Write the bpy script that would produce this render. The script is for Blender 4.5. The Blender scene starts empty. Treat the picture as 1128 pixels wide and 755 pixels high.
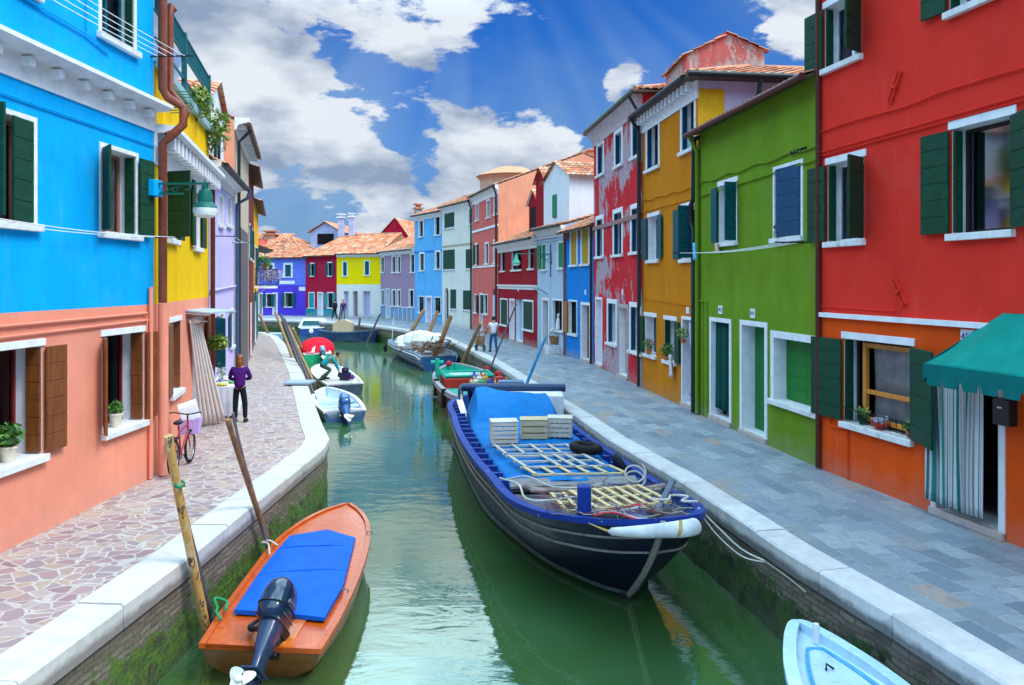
EXPOSURE = 0.85; SUN_E = 1.6; SKY_E = .1; BLUE_TINT = (.06, .34, .80)
import bpy, bmesh, math, random
from mathutils import Vector, Matrix, noise as mnoise
random.seed(7)
SC = bpy.context.scene
COL = SC.collection
F = 860.0; CX = 564.0; HY = 310.0; H = 3.4; WL = -1.2

def G(px, py, z=0.0):
    Y = F*(H-z)/(py-HY)
    return Vector(((px-CX)*Y/F, Y, z))
def AT(px, py, Y):
    return Vector(((px-CX)*Y/F, Y, H-(py-HY)*Y/F))

# ---------------------------------------------------------------- materials
class NT:
    def __init__(s, name):
        s.m = bpy.data.materials.new(name); s.m.use_nodes = True
        s.t = s.m.node_tree; s.t.nodes.clear()
        s.out = s.t.nodes.new('ShaderNodeOutputMaterial')
        s.b = s.t.nodes.new('ShaderNodeBsdfPrincipled')
        s.t.links.new(s.b.outputs[0], s.out.inputs[0])
        s._tc = None
    def tc(s, k='Object'):
        if s._tc is None: s._tc = s.t.nodes.new('ShaderNodeTexCoord')
        return s._tc.outputs[k]
    def set(s, sock, v):
        if hasattr(v, 'links') or hasattr(v, 'is_output'): s.t.links.new(v, sock)
        else:
            if isinstance(v, (tuple, list)) and len(v) == 3 and sock.type == 'RGBA': v = (*v, 1)
            sock.default_value = v
    def n(s, typ, ins=None, **at):
        nd = s.t.nodes.new(typ)
        for k, v in at.items(): setattr(nd, k, v)
        for k, v in (ins or {}).items(): s.set(nd.inputs[k], v)
        return nd
    def math(s, op, a, b=0.0, c=None, clamp=False):
        nd = s.n('ShaderNodeMath', {0: a, 1: b}, operation=op, use_clamp=clamp)
        if c is not None: s.set(nd.inputs[2], c)
        return nd.outputs[0]
    def noise(s, vec=None, scale=5.0, detail=3.0, rough=.55, out='Fac', dist=0.0):
        return s.n('ShaderNodeTexNoise', {'Vector': vec if vec is not None else s.tc(), 'Scale': scale, 'Detail': detail, 'Roughness': rough, 'Distortion': dist}).outputs[out]
    def mapr(s, v, a, b, c=0.0, d=1.0, smooth=False):
        return s.n('ShaderNodeMapRange', {0: v, 1: a, 2: b, 3: c, 4: d}, interpolation_type='SMOOTHSTEP' if smooth else 'LINEAR').outputs[0]
    def mix(s, f, a, b, blend='MIX'):
        nd = s.n('ShaderNodeMix', data_type='RGBA', blend_type=blend)
        s.set(nd.inputs[0], f); s.set(nd.inputs[6], a); s.set(nd.inputs[7], b)
        return nd.outputs[2]
    def scale(s, sx, sy, sz, vec=None, rot=(0,0,0)):
        return s.n('ShaderNodeMapping', {0: vec if vec is not None else s.tc(), 2: rot, 3: (sx, sy, sz)}).outputs[0]
    def sep(s, vec=None):
        return s.n('ShaderNodeSeparateXYZ', {0: vec if vec is not None else s.tc()}).outputs
    def bump(s, h, strength=.3, dist=.01, nrm=None):
        nd = s.n('ShaderNodeBump', {'Height': h, 'Strength': strength, 'Distance': dist})
        if nrm is not None: s.set(nd.inputs['Normal'], nrm)
        s.t.links.new(nd.outputs[0], s.b.inputs['Normal']); return nd.outputs[0]
    def fin(s, col=None, rough=None, **kw):
        if col is not None: s.set(s.b.inputs['Base Color'], col)
        if rough is not None: s.set(s.b.inputs['Roughness'], rough)
        for k, v in kw.items(): s.set(s.b.inputs[k.replace('_', ' ')], v)
        return s.m

def mul(c, k): return tuple(min(1, x*k) for x in c)

def plaster(name, col, var=.16, streak=.3, peel=None, peelcol=(.55,.42,.45), grime=.5, bump=.35, rough=.85):
    t = NT(name)
    n1 = t.noise(scale=.9, detail=5, rough=.6)
    c = t.mix(t.mapr(n1, .3, .7), mul(col, 1-var*1.3), mul(col, 1+var*.8))
    grime = min(.6, grime*1.8) if grime else 0; streak = streak*1.25
    st = t.noise(t.scale(2.6, 2.6, .32), scale=1.6, detail=6, rough=.65)
    c = t.mix(t.mapr(st, .5, .78, 0, streak), c, mul(col, .45))
    st2 = t.noise(t.scale(3.1, 3.1, .5), scale=1.1, detail=5, rough=.7)
    pale = tuple(x*.75+.16 for x in col)
    pat = t.noise(scale=.55, detail=9, rough=.72, dist=.6)
    c = t.mix(t.mapr(pat, .56, .60, 0, .22), c, tuple(x*.82+.05 for x in col))
    c = t.mix(t.mapr(st2, .56, .8, 0, streak*.9), c, pale)
    z = t.sep()[2]
    lowm = t.math('ADD', t.mapr(z, .05, .75, 1, 0), t.math('MULTIPLY', t.noise(scale=3.5, detail=5), 1.1))
    c = t.mix(t.mapr(lowm, 1.0, 1.6, 0, grime), c, (.36, .3, .27))
    fn = t.noise(scale=38, detail=4, rough=.7)
    c = t.mix(t.mapr(fn, .35, .75, 0, .14), c, mul(col, .6))
    hb = t.math('ADD', t.math('MULTIPLY', fn, .5), t.math('MULTIPLY', t.noise(scale=7, detail=3), .8))
    if peel:
        pn = t.noise(t.scale(1.0, 1.0, .55), scale=1.25, detail=9, rough=.68, dist=.35)
        pn2 = t.noise(scale=9, detail=5, rough=.7)
        pv = t.math('ADD', pn, t.math('MULTIPLY', t.math('SUBTRACT', pn2, .5), .28))
        pv = t.math('ADD', pv, t.math('MULTIPLY', t.math('SUBTRACT', t.noise(t.scale(1,1,.8), .42, 2, .5), .52), .75))
        pm = t.mapr(pv, peel, peel+.035)
        pc = t.mix(t.mapr(t.noise(scale=6, detail=4), .35, .65), peelcol, mul(peelcol, .62))
        c = t.mix(pm, c, pc)
        hb = t.math('SUBTRACT', hb, t.math('MULTIPLY', pm, .8))
    t.bump(hb, bump, .012)
    return t.fin(c, rough, Specular_IOR_Level=.12)

def paint(name, col, rough=.45, var=.12, scale=14, wear=0, wearcol=(.5,.48,.45), metallic=0.0):
    t = NT(name)
    n = t.noise(scale=scale, detail=4)
    c = t.mix(t.mapr(n, .3, .7), mul(col, 1-var), mul(col, 1+var))
    if wear:
        w = t.noise(scale=scale*1.7, detail=8, rough=.72)
        c = t.mix(t.mapr(w, .66-wear*.2, .70-wear*.2), c, wearcol)
    t.bump(n, .12, .004)
    return t.fin(c, t.mapr(n, .3, .7, rough-.06, rough+.1), Metallic=metallic, Specular_IOR_Level=.22 if rough > .36 else .5)

def wood(name, col, col2=None, sc=(30, 30, 1.6), rough=.6, bump=.3, coat=0.0):
    t = NT(name); col2 = col2 or mul(col, .5)
    n = t.noise(t.scale(*sc), scale=1.0, detail=5, rough=.6)
    c = t.mix(t.mapr(n, .35, .7), col, col2)
    c = t.mix(t.mapr(t.noise(scale=2.2, detail=3), .35, .7, 0, .35), c, mul(col2, .8))
    t.bump(n, bump, .006)
    return t.fin(c, rough, Coat_Weight=coat, Coat_Roughness=.1)

def stone(name, col, var=.2, sc=6, rough=.8, spot=None):
    t = NT(name)
    n = t.noise(scale=sc, detail=7, rough=.65); n2 = t.noise(scale=sc*7, detail=3)
    c = t.mix(t.mapr(n, .3, .72), mul(col, 1+var*.5), mul(col, 1-var))
    if spot: c = t.mix(t.mapr(t.noise(scale=sc*.5, detail=8, rough=.75), .58, .64, 0, .7), c, spot)
    t.bump(t.math('ADD', n2, n), .3, .008)
    return t.fin(c, rough)

def fabric(name, col, rough=.9, var=.1, stripes=None):
    t = NT(name)
    if stripes:                                # stripes across UV x; list of (pos, colour)
        x = t.math('FRACT', t.n('ShaderNodeSeparateXYZ', {0: t.tc('UV')}).outputs[0])
        r = t.n('ShaderNodeValToRGB', {0: x}); cr = r.color_ramp; cr.interpolation = 'CONSTANT'
        cr.elements[0].position = 0; cr.elements[0].color = (*stripes[0][1], 1)
        cr.elements[1].position = stripes[1][0]; cr.elements[1].color = (*stripes[1][1], 1)
        for p, c_ in stripes[2:]:
            e = cr.elements.new(p); e.color = (*c_, 1)
        col = r.outputs[0]
        c = t.mix(t.mapr(t.noise(scale=7), .3, .7, 0, .15), col, (.2, .2, .2))
    else:
        c = t.mix(t.mapr(t.noise(scale=3.5, detail=4), .3, .7), mul(col, 1-var), mul(col, 1+var))
    t.bump(t.noise(scale=120, detail=2), .15, .003)
    return t.fin(c, rough, Specular_IOR_Level=.15)

def tiles(name, cols=None):
    t = NT(name)
    uv = t.tc('UV'); s = t.n('ShaderNodeSeparateXYZ', {0: uv}).outputs
    fl = t.n('ShaderNodeCombineXYZ', {0: t.math('FLOOR', s[0]), 1: t.math('FLOOR', s[1])}).outputs[0]
    wn = t.n('ShaderNodeTexWhiteNoise', {0: fl}, noise_dimensions='3D').outputs['Value']
    r = t.n('ShaderNodeValToRGB', {0: wn}); cr = r.color_ramp
    cols = cols or [(0, (.34,.085,.035)), (.3, (.62,.17,.06)), (.55, (.52,.2,.1)), (.75, (.72,.33,.18)), (.9, (.24,.1,.07)), (1, (.6,.42,.3))]
    cr.elements[0].position, cr.elements[0].color = 0, (*cols[0][1], 1)
    cr.elements[1].position, cr.elements[1].color = 1, (*cols[-1][1], 1)
    for p, c_ in cols[1:-1]:
        e = cr.elements.new(p); e.color = (*c_, 1)
    n = t.noise(scale=2.2, detail=7, rough=.7)
    c = t.mix(t.mapr(n, .5, .68, 0, .75), r.outputs[0], (.17,.14,.12))
    c = t.mix(t.mapr(t.noise(scale=5, detail=6, rough=.7), .6, .68, 0, .5), c, (.5,.46,.38))
    t.bump(t.noise(scale=30, detail=4), .3, .01)
    return t.fin(c, .85)

def foliage_mat(name, col, col2):
    t = NT(name)
    oi = t.n('ShaderNodeNewGeometry').outputs['Random Per Island']
    c = t.mix(oi, col, col2)
    return t.fin(c, .55, Subsurface_Weight=0.0)

def glass_mat():
    t = NT('window_glass')
    fr = t.n('ShaderNodeFresnel', {0: 1.5}).outputs[0]
    tr = t.n('ShaderNodeBsdfTransparent', {0: (.93,.95,.95,1)}).outputs[0]
    gl = t.n('ShaderNodeBsdfGlossy', {'Color': (.17,.19,.22,1), 'Roughness': .06}).outputs[0]
    mx = t.n('ShaderNodeMixShader', {0: t.math('ADD', fr, .04), 1: tr, 2: gl})
    t.t.links.new(mx.outputs[0], t.out.inputs[0]); t.t.nodes.remove(t.b)
    return t.m

# ---------------------------------------------------------------- mesh builder
class MB:
    def __init__(s): s.v = []; s.f = []; s.mi = []; s.uv = {}; s.cur = 0
    def add(s, pts, faces, uvs=None):
        b = len(s.v); s.v += [Vector(p) for p in pts]
        for f in faces:
            s.f.append([b+i for i in f]); s.mi.append(s.cur)
        if uvs:
            for i, q in enumerate(uvs): s.uv[b+i] = q
        return s
    def quad(s, a, b, c, d): return s.add([a, b, c, d], [[0, 1, 2, 3]])
    def poly(s, pts): return s.add(pts, [list(range(len(pts)))])
    def frame_box(s, o, ex, ey, ez):           # corner o and three edge vectors
        o, ex, ey, ez = map(Vector, (o, ex, ey, ez))
        p = [o, o+ex, o+ex+ey, o+ey]; p += [q+ez for q in p]
        return s.add(p, [[3,2,1,0],[4,5,6,7],[0,1,5,4],[1,2,6,5],[2,3,7,6],[3,0,4,7]])
    def box(s, x0, x1, y0, y1, z0, z1):
        return s.frame_box((x0,y0,z0), (x1-x0,0,0), (0,y1-y0,0), (0,0,z1-z0))
    def prism(s, poly, ext):                   # 3D polygon extruded by a vector
        n = len(poly); poly = [Vector(p) for p in poly]; ext = Vector(ext)
        return s.add(poly+[p+ext for p in poly], [list(range(n))[::-1], list(range(n, 2*n))]+[[i, (i+1)%n, n+(i+1)%n, n+i] for i in range(n)])
    def tube(s, pts, r, n=8, caps=True):
        pts = [Vector(p) for p in pts]; rs = r if isinstance(r, (list, tuple)) else [r]*len(pts)
        rings = []; up = None
        for i, p in enumerate(pts):
            t = (pts[min(i+1, len(pts)-1)]-pts[max(i-1, 0)])
            if t.length < 1e-9: t = Vector((0,0,1))
            t.normalize()
            if up is None: up = t.orthogonal().normalized()
            up = (up-t*up.dot(t))
            if up.length < 1e-6: up = t.orthogonal()
            up.normalize(); w = t.cross(up)
            rings.append([p+(up*math.cos(2*math.pi*k/n)+w*math.sin(2*math.pi*k/n))*rs[i] for k in range(n)])
        v = [q for rg in rings for q in rg]; f = []
        for i in range(len(pts)-1):
            for k in range(n): f.append([i*n+k, i*n+(k+1)%n, (i+1)*n+(k+1)%n, (i+1)*n+k])
        if caps: f.append(list(range(n))[::-1]); f.append([(len(pts)-1)*n+k for k in range(n)])
        return s.add(v, f)
    def lathe(s, prof, c=(0,0,0), n=16, axis='z'):
        c = Vector(c); v = []; f = []
        for r, z in prof:
            for k in range(n):
                a = 2*math.pi*k/n; q = (r*math.cos(a), r*math.sin(a), z)
                if axis == 'x': q = (q[2], q[0], q[1])
                if axis == 'y': q = (q[0], q[2], q[1])
                v.append(c+Vector(q))
        m = len(prof)
        for i in range(m-1):
            for k in range(n): f.append([i*n+k, i*n+(k+1)%n, (i+1)*n+(k+1)%n, (i+1)*n+k])
        f.append(list(range(n))[::-1]); f.append([(m-1)*n+k for k in range(n)])
        return s.add(v, f)
    def ball(s, c, r, n=10, sq=(1,1,1)):
        m = n//2; prof = [(max(1e-4, math.sin(math.pi*i/m)), -math.cos(math.pi*i/m)) for i in range(m+1)]
        b = len(s.v); s.lathe(prof, (0,0,0), n)
        for i in range(b, len(s.v)):
            q = s.v[i]; s.v[i] = Vector((c[0]+q.x*r*sq[0], c[1]+q.y*r*sq[1], c[2]+q.z*r*sq[2]))
        return s
    def grid(s, fn, nu, nv, uvfn=None):
        v = []; uvs = []
        for j in range(nv+1):
            for i in range(nu+1):
                v.append(fn(i/nu, j/nv))
                if uvfn: uvs.append(uvfn(i/nu, j/nv))
        f = [[j*(nu+1)+i, j*(nu+1)+i+1, (j+1)*(nu+1)+i+1, (j+1)*(nu+1)+i] for j in range(nv) for i in range(nu)]
        return s.add(v, f, uvs or None)
    def torus(s, c, R, r, axis=(0,0,1), n=24, m=8):
        ax = Vector(axis).normalized(); e = ax.orthogonal().normalized(); g = ax.cross(e)
        pts = [Vector(c)+(e*math.cos(2*math.pi*k/n)+g*math.sin(2*math.pi*k/n))*R for k in range(n)]
        v = []
        for k, p in enumerate(pts):
            rad = (p-Vector(c)).normalized()
            for q in range(m):
                a = 2*math.pi*q/m; v.append(p+(rad*math.cos(a)+ax*math.sin(a))*r)
        f = [[k*m+q, k*m+(q+1)%m, ((k+1)%n)*m+(q+1)%m, ((k+1)%n)*m+q] for k in range(n) for q in range(m)]
        return s.add(v, f)
    def leaves(s, c, rad, n, size, seed=0, flat=.0):
        rnd = random.Random(seed); c = Vector(c)
        for _ in range(n):
            while True:
                q = Vector((rnd.uniform(-1,1), rnd.uniform(-1,1), rnd.uniform(-1,1)))
                if .25 < q.length < 1: break
            q = q*(.72+.28*rnd.random())
            p = c+Vector((q.x*rad[0], q.y*rad[1], q.z*rad[2]))
            d = Vector((rnd.uniform(-1,1), rnd.uniform(-1,1), rnd.uniform(-.6,.9))).normalized()
            w = d.orthogonal().normalized(); w = (Matrix.Rotation(rnd.uniform(0,6.28), 3, d) @ w)
            L = size*rnd.uniform(.6,1.3)
            s.add([p-d*L*.5, p+w*L*.28, p+d*L*.6, p-w*L*.28], [[0,1,2,3]])
        return s
    def build(s, name, mats, parent=None, W=False, smooth=False, bevel=0, solid=0, recalc=True, ang=40):
        if not isinstance(mats, (list, tuple)): mats = [mats]
        if W and parent is not None:
            inv = root_matrix(parent).inverted(); vs = [inv @ p for p in s.v]
        else: vs = s.v
        me = bpy.data.meshes.new(name); me.from_pydata([tuple(p) for p in vs], [], s.f)
        for m in mats: me.materials.append(m)
        for p, mi in zip(me.polygons, s.mi): p.material_index = mi
        if s.uv:
            ul = me.uv_layers.new(name='UVMap')
            for lp in me.loops: ul.data[lp.index].uv = s.uv.get(lp.vertex_index, (0, 0))
        if recalc:
            bm = bmesh.new(); bm.from_mesh(me); bmesh.ops.recalc_face_normals(bm, faces=bm.faces); bm.to_mesh(me); bm.free()
        if smooth:
            me.shade_smooth(); me.set_sharp_from_angle(angle=math.radians(ang))
        o = bpy.data.objects.new(name, me); COL.objects.link(o)
        if parent is not None: o.parent = parent
        if bevel:
            b = o.modifiers.new('bevel', 'BEVEL'); b.width = bevel; b.segments = 2; b.limit_method = 'ANGLE'; b.angle_limit = math.radians(40)
        if solid:
            q = o.modifiers.new('solid', 'SOLIDIFY'); q.thickness = solid; q.offset = 0
        return o

def root_matrix(o):
    m = o.matrix_basis.copy()
    while o.parent is not None:
        o = o.parent; m = o.matrix_basis @ m
    return m
def tag(o, label=None, cat=None, group=None, kind=None):
    if label: o['label'] = label
    if cat: o['category'] = cat
    if group: o['group'] = group
    if kind: o['kind'] = kind
    return o
def thing(name, label, cat, loc=(0,0,0), rotz=0.0, group=None):
    o = bpy.data.objects.new(name, None); COL.objects.link(o)
    o.location = loc; o.rotation_euler = (0, 0, rotz); o.empty_display_size = .3
    o.matrix_basis = Matrix.Translation(Vector(loc)) @ Matrix.Rotation(rotz, 4, 'Z')
    return tag(o, label, cat, group)
def crom(pts, n=6):
    pts = [Vector(p) for p in pts]; out = []
    P = [pts[0]*2-pts[1]]+pts+[pts[-1]*2-pts[-2]]
    for i in range(1, len(P)-2):
        for k in range(n):
            t = k/n; a, b, c, d = P[i-1], P[i], P[i+1], P[i+2]
            out.append(.5*((2*b)+(c-a)*t+(2*a-5*b+4*c-d)*t*t+(3*b-a-3*c+d)*t**3))
    out.append(pts[-1]); return out
def text_mesh(body, size, mat, name, parent, mtx, extrude=.002):
    cu = bpy.data.curves.new('tmp', 'FONT'); cu.body = body; cu.size = size; cu.extrude = extrude
    cu.align_x = 'CENTER'; cu.align_y = 'CENTER'
    o = bpy.data.objects.new('tmp', cu); COL.objects.link(o)
    dg = bpy.context.evaluated_depsgraph_get(); me = bpy.data.meshes.new_from_object(o.evaluated_get(dg))
    bpy.data.objects.remove(o); me.transform(mtx); me.materials.clear(); me.materials.append(mat)
    q = bpy.data.objects.new(name, me); COL.objects.link(q); q.parent = parent; return q
def skin_mesh(name, verts, edges, radii, mats, parent, root=0, sub=1, facemat=None):
    me = bpy.data.meshes.new('tmp'); me.from_pydata([tuple(v) for v in verts], edges, [])
    o = bpy.data.objects.new('tmp', me); COL.objects.link(o)
    sk = o.modifiers.new('s', 'SKIN'); sk.use_smooth_shade = True
    for i, r in enumerate(radii):
        d = me.skin_vertices[0].data[i]; d.radius = (r, r) if not isinstance(r, tuple) else r; d.use_root = (i == root)
    su = o.modifiers.new('u', 'SUBSURF'); su.levels = sub; su.render_levels = sub
    dg = bpy.context.evaluated_depsgraph_get(); m2 = bpy.data.meshes.new_from_object(o.evaluated_get(dg))
    bpy.data.objects.remove(o)
    m2.materials.clear()
    for m in (mats if isinstance(mats, (list, tuple)) else [mats]): m2.materials.append(m)
    if facemat:
        for p in m2.polygons: p.material_index = facemat(p.center)
    m2.shade_smooth()
    q = bpy.data.objects.new(name, m2); COL.objects.link(q); q.parent = parent; return q

# ---------------------------------------------------------------- palette
WHITE = paint('white_paint', (.76,.76,.80), .6, .10, 5, wear=.1, wearcol=(.5,.49,.5))
ISTRIA = stone('white_stone', (.72,.72,.73), .18, 5, spot=(.35,.34,.33))
GSHUT = paint('dark_green_paint', (.006,.05,.026), .55, .25, 9)
GSHUT2 = paint('blue_green_paint', (.004,.08,.105), .5, .25, 9)
BSHUT = paint('dark_blue_paint', (.005,.055,.13), .5, .25, 9)
BROWN = wood('brown_shutter_wood', (.26,.075,.014), (.13,.035,.008), (24,24,2), .45)
DKRED = paint('dark_red_frame', (.16,.012,.012), .4)
WINDARK = paint('dark_window_frame', (.03,.02,.02), .45)
GLASS = glass_mat()
LACE = fabric('lace_curtain', (.6,.6,.6), var=.3)
DARK = paint('dark_interior', (.006,.006,.008), .9)
PIPE_BR = paint('copper_brown_pipe', (.22,.055,.03), .4, .2)
PIPE_DK = paint('dark_gutter_metal', (.02,.028,.035), .4, .3)
PIPE_RB = paint('red_brown_gutter', (.1,.022,.015), .45, .3)
ROOF = tiles('terracotta_tiles')
ROOF2 = tiles('bright_terracotta_tiles', [(0,(.5,.12,.04)),(.3,(.72,.2,.07)),(.55,(.62,.24,.12)),(.75,(.78,.34,.18)),(.9,(.36,.12,.07)),(1,(.7,.5,.36))])
METAL = paint('grey_metal', (.3,.31,.33), .35, .1, metallic=.8)
IRON = paint('black_iron', (.012,.012,.014), .5, .2)
GREENIRON = paint('green_painted_iron', (.01,.13,.1), .4, .2)
TERRA = paint('terracotta_pot', (.55,.17,.07), .8)
POTW = paint('cream_pot', (.7,.62,.5), .7)
BARKP = None
LEAFG = foliage_mat('green_leaves', (.03,.13,.02), (.12,.3,.04))
LEAFY = foliage_mat('yellow_green_leaves', (.07,.16,.015), (.28,.34,.03))
FLRED = foliage_mat('red_flowers', (.6,.02,.03), (.8,.1,.12))
FLMIX = foliage_mat('lilac_white_flowers', (.25,.15,.45), (.7,.65,.8))
ROPE = fabric('pale_rope', (.55,.52,.48), var=.2)
SKIN = paint('skin', (.5,.26,.17), .55, .08)
# ---------------------------------------------------------------- camera, light, sky
cam = bpy.data.cameras.new('camera'); co = bpy.data.objects.new('camera', cam); COL.objects.link(co)
co.location = (0, 0, H); co.rotation_euler = (math.radians(90), 0, 0)
cam.sensor_width = 36; cam.lens = 36*F/1128; cam.shift_y = -(377.5-HY)/1128; cam.clip_end = 3000; cam.clip_start = .05
SC.camera = co
SC.view_settings.view_transform = 'Standard'; SC.view_settings.look = 'None'; SC.view_settings.gamma = 1
SC.view_settings.exposure = EXPOSURE
SUN_EL, SUN_AZ = math.radians(52), math.radians(118)      # azimuth from +Y towards +X
sl = bpy.data.lights.new('sun', 'SUN'); so = bpy.data.objects.new('sun', sl); COL.objects.link(so)
sl.energy = SUN_E; sl.angle = math.radians(20); sl.color = (1, .95, .88)
sd = Vector((math.sin(SUN_AZ)*math.cos(SUN_EL), math.cos(SUN_AZ)*math.cos(SUN_EL), math.sin(SUN_EL)))
so.rotation_euler = sd.to_track_quat('Z', 'Y').to_euler()

w = bpy.data.worlds.new('World'); SC.world = w; w.use_nodes = True
class WT(NT):
    def __init__(s, tree):
        s.t = tree; s.t.nodes.clear(); s._tc = None; s.m = None
t = WT(w.node_tree)
out = t.n('ShaderNodeOutputWorld'); bg = t.n('ShaderNodeBackground'); bg.inputs[1].default_value = SKY_E
t.t.links.new(bg.outputs[0], out.inputs[0])
sky = t.n('ShaderNodeTexSky', sky_type='NISHITA', sun_disc=False, sun_elevation=SUN_EL, sun_rotation=SUN_AZ, air_density=1.0, dust_density=.6, ozone_density=3.0).outputs[0]
gen = t.tc('Generated')
gs = t.sep(gen)
zc = t.math('MAXIMUM', t.math('ABSOLUTE', gs[2]), .02)
# clouds seen as a layer: coordinates squeezed towards the horizon
den = t.math('ADD', zc, .55)
lay = t.n('ShaderNodeCombineXYZ', {0: t.math('DIVIDE', gs[0], den), 1: t.math('DIVIDE', gs[1], den), 2: t.math('MULTIPLY', gs[2], 2.2)}).outputs[0]
big = t.noise(lay, 3.1, 8, .56, dist=.25)
fine = t.noise(lay, 9.5, 8, .62, dist=.2)
def blob(px, py, r, k):
    d = Vector(((px-CX)/F, 1, (HY-py)/F)).normalized()
    dp = t.n('ShaderNodeVectorMath', {0: gen, 1: tuple(d)}, operation='DOT_PRODUCT').outputs['Value']
    return t.mapr(dp, math.cos(math.radians(r)), 1.0, 0, k, smooth=True)
BL = [(395,200,11,.32),(300,200,11,.24),(250,90,9,.06),(340,60,4,-.18),(475,105,5,.22),(400,110,5,-.16),(455,170,4,-.14),(450,235,7,.1),(700,90,3,.35),(560,185,6.5,.46),(630,155,5.5,.5),(520,195,4,.25),(330,110,8,.10),(455,15,6,.26),(560,5,6,.24),(620,20,4,.16),(440,130,16,-.12),(430,90,4,-.1),(560,95,6,-.2),(480,150,4,-.12),
      (345,240,4.5,-.30),(310,255,4,-.22),(700,50,12,-.34),(780,120,10,-.30),(690,88,2.6,.55),(870,20,5,.30),(720,28,3,.30),(640,90,7,-.3),(245,40,9,.2),(440,250,5,.16),(860,60,5,.1)]
acc = t.math('ADD', t.math('MULTIPLY', t.math('SUBTRACT', big, .5), 1.9), t.math('MULTIPLY', t.math('SUBTRACT', fine, .5), 1.55))
for b in BL: acc = t.math('ADD', acc, blob(*b))
# extra cloud added overhead, above the view, to light scene and water
acc = t.math('ADD', acc, t.mapr(gs[2], .34, .52, -.04, .42, smooth=True))
cov = t.mapr(acc, .03, .2, smooth=True)
veil = t.mapr(t.noise(t.n('ShaderNodeVectorMath', {0: lay, 1: (1, 1, .35)}, operation='MULTIPLY').outputs[0], 2.0, 4, .5), .36, .66, 0, .55, smooth=True)
shade = t.noise(t.n('ShaderNodeVectorMath', {0: lay, 1: (.03, .05, .12)}, operation='ADD').outputs[0], 4.2, 5, .52)
ccol = t.mix(t.mapr(t.math('ADD', t.math('MULTIPLY', shade, .72), t.math('MULTIPLY', t.noise(lay, 11.0, 5, .55), .28)), .40, .57), (1.5, 2.0, 2.9), (4.5, 4.8, 5.2))
ccol = t.mix(t.mapr(acc, .4, 1.0, 0, .35), ccol, (5.0, 5.1, 5.3))
gain = t.mapr(gs[2], .31, .52, 1.0, 4.2, smooth=True)  # cloud above the view brightened to raise the light on the scene
ccol = t.mix(t.mapr(gs[2], .31, .45), ccol, t.mix(1.0, ccol, (.70, 1.0, 1.04), 'MULTIPLY'))  # added overhead cloud tinted cyan to colour the water reflections
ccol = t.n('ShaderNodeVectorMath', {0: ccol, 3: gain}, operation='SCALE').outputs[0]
blue = t.mix(1.0, sky, BLUE_TINT, 'MULTIPLY')
low = t.mix(t.mapr(gs[2], .0, .30, .8, 0), blue, (.75, 1.5, 2.6))
c = t.mix(t.math('MULTIPLY', veil, t.mapr(gs[0], -.1, .35, 1.0, .35)), low, (1.5, 2.35, 3.4))
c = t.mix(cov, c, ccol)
# sun rays fanning down between the clouds
D0 = Vector(((520-CX)/F, 1, (HY+160)/F)).normalized(); ex_ = Vector((1,0,0)); ez_ = ex_.cross(D0).normalized()*1.0
if ez_.z < 0: ez_ = -ez_
def dotn(v): return t.n('ShaderNodeVectorMath', {0: gen, 1: tuple(v)}, operation='DOT_PRODUCT').outputs['Value']
xx = dotn(ex_); zz = t.math('MULTIPLY', dotn(ez_), -1.0)
xx = t.math('SUBTRACT', xx, D0.dot(ex_)); zz = t.math('ADD', zz, .0)
an = t.math('ARCTAN2', xx, t.math('MAXIMUM', zz, .001)); rr_ = t.math('SQRT', t.math('ADD', t.math('MULTIPLY', xx, xx), t.math('MULTIPLY', zz, zz)))
rn = t.noise(t.n('ShaderNodeCombineXYZ', {0: t.math('MULTIPLY', an, 2.0), 1: t.math('MULTIPLY', rr_, .8), 2: 3.3}).outputs[0], 2.0, 2, .5)
rm_ = t.math('MULTIPLY', t.mapr(rn, .38, .70, 0, 1, smooth=True), t.math('MULTIPLY', t.mapr(rr_, .12, .3), t.mapr(rr_, .62, .35, 0, .26)))
rm_ = t.math('MULTIPLY', rm_, t.math('SUBTRACT', 1.0, t.math('MULTIPLY', cov, .75)))
c = t.mix(rm_, c, (2.6, 3.6, 4.5))
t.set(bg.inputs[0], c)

# ---------------------------------------------------------------- water
t = NT('canal_water')
p = t.tc()
r1 = t.noise(t.scale(1, 1.9, 1), 1.5, 3, .5, dist=.4)
r2 = t.noise(t.scale(1, 2.4, 1), 7.0, 3, .55, dist=.6)
r3 = t.noise(t.scale(1, 1.6, 1), 26.0, 2, .5)
amp = t.mapr(t.noise(p, .28, 3, .5), .38, .66, .25, 1.0)
h = t.math('ADD', t.math('MULTIPLY', r1, 1.0), t.math('MULTIPLY', t.math('MULTIPLY', r2, amp), .11))
h = t.math('ADD', h, t.math('MULTIPLY', t.math('MULTIPLY', r3, amp), .028))
t.bump(h, .15, .045)
mur = t.noise(p, .35, 5, .6)
c = t.mix(t.mapr(mur, .3, .7), (.036,.086,.016), (.048,.135,.052))
WATER = t.fin(c, .035, IOR=3.0)
wm = MB(); wm.quad((-400,-60,WL), (400,-60,WL), (400,900,WL), (-400,900,WL))
tag(wm.build('water', WATER), kind='structure')
gm = MB(); gm.quad((-1500,-200,-3.2), (1500,-200,-3.2), (1500,2600,-3.2), (-1500,2600,-3.2))
tag(gm.build('canal_bed', stone('mud', (.06,.06,.04))), kind='structure')

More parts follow.
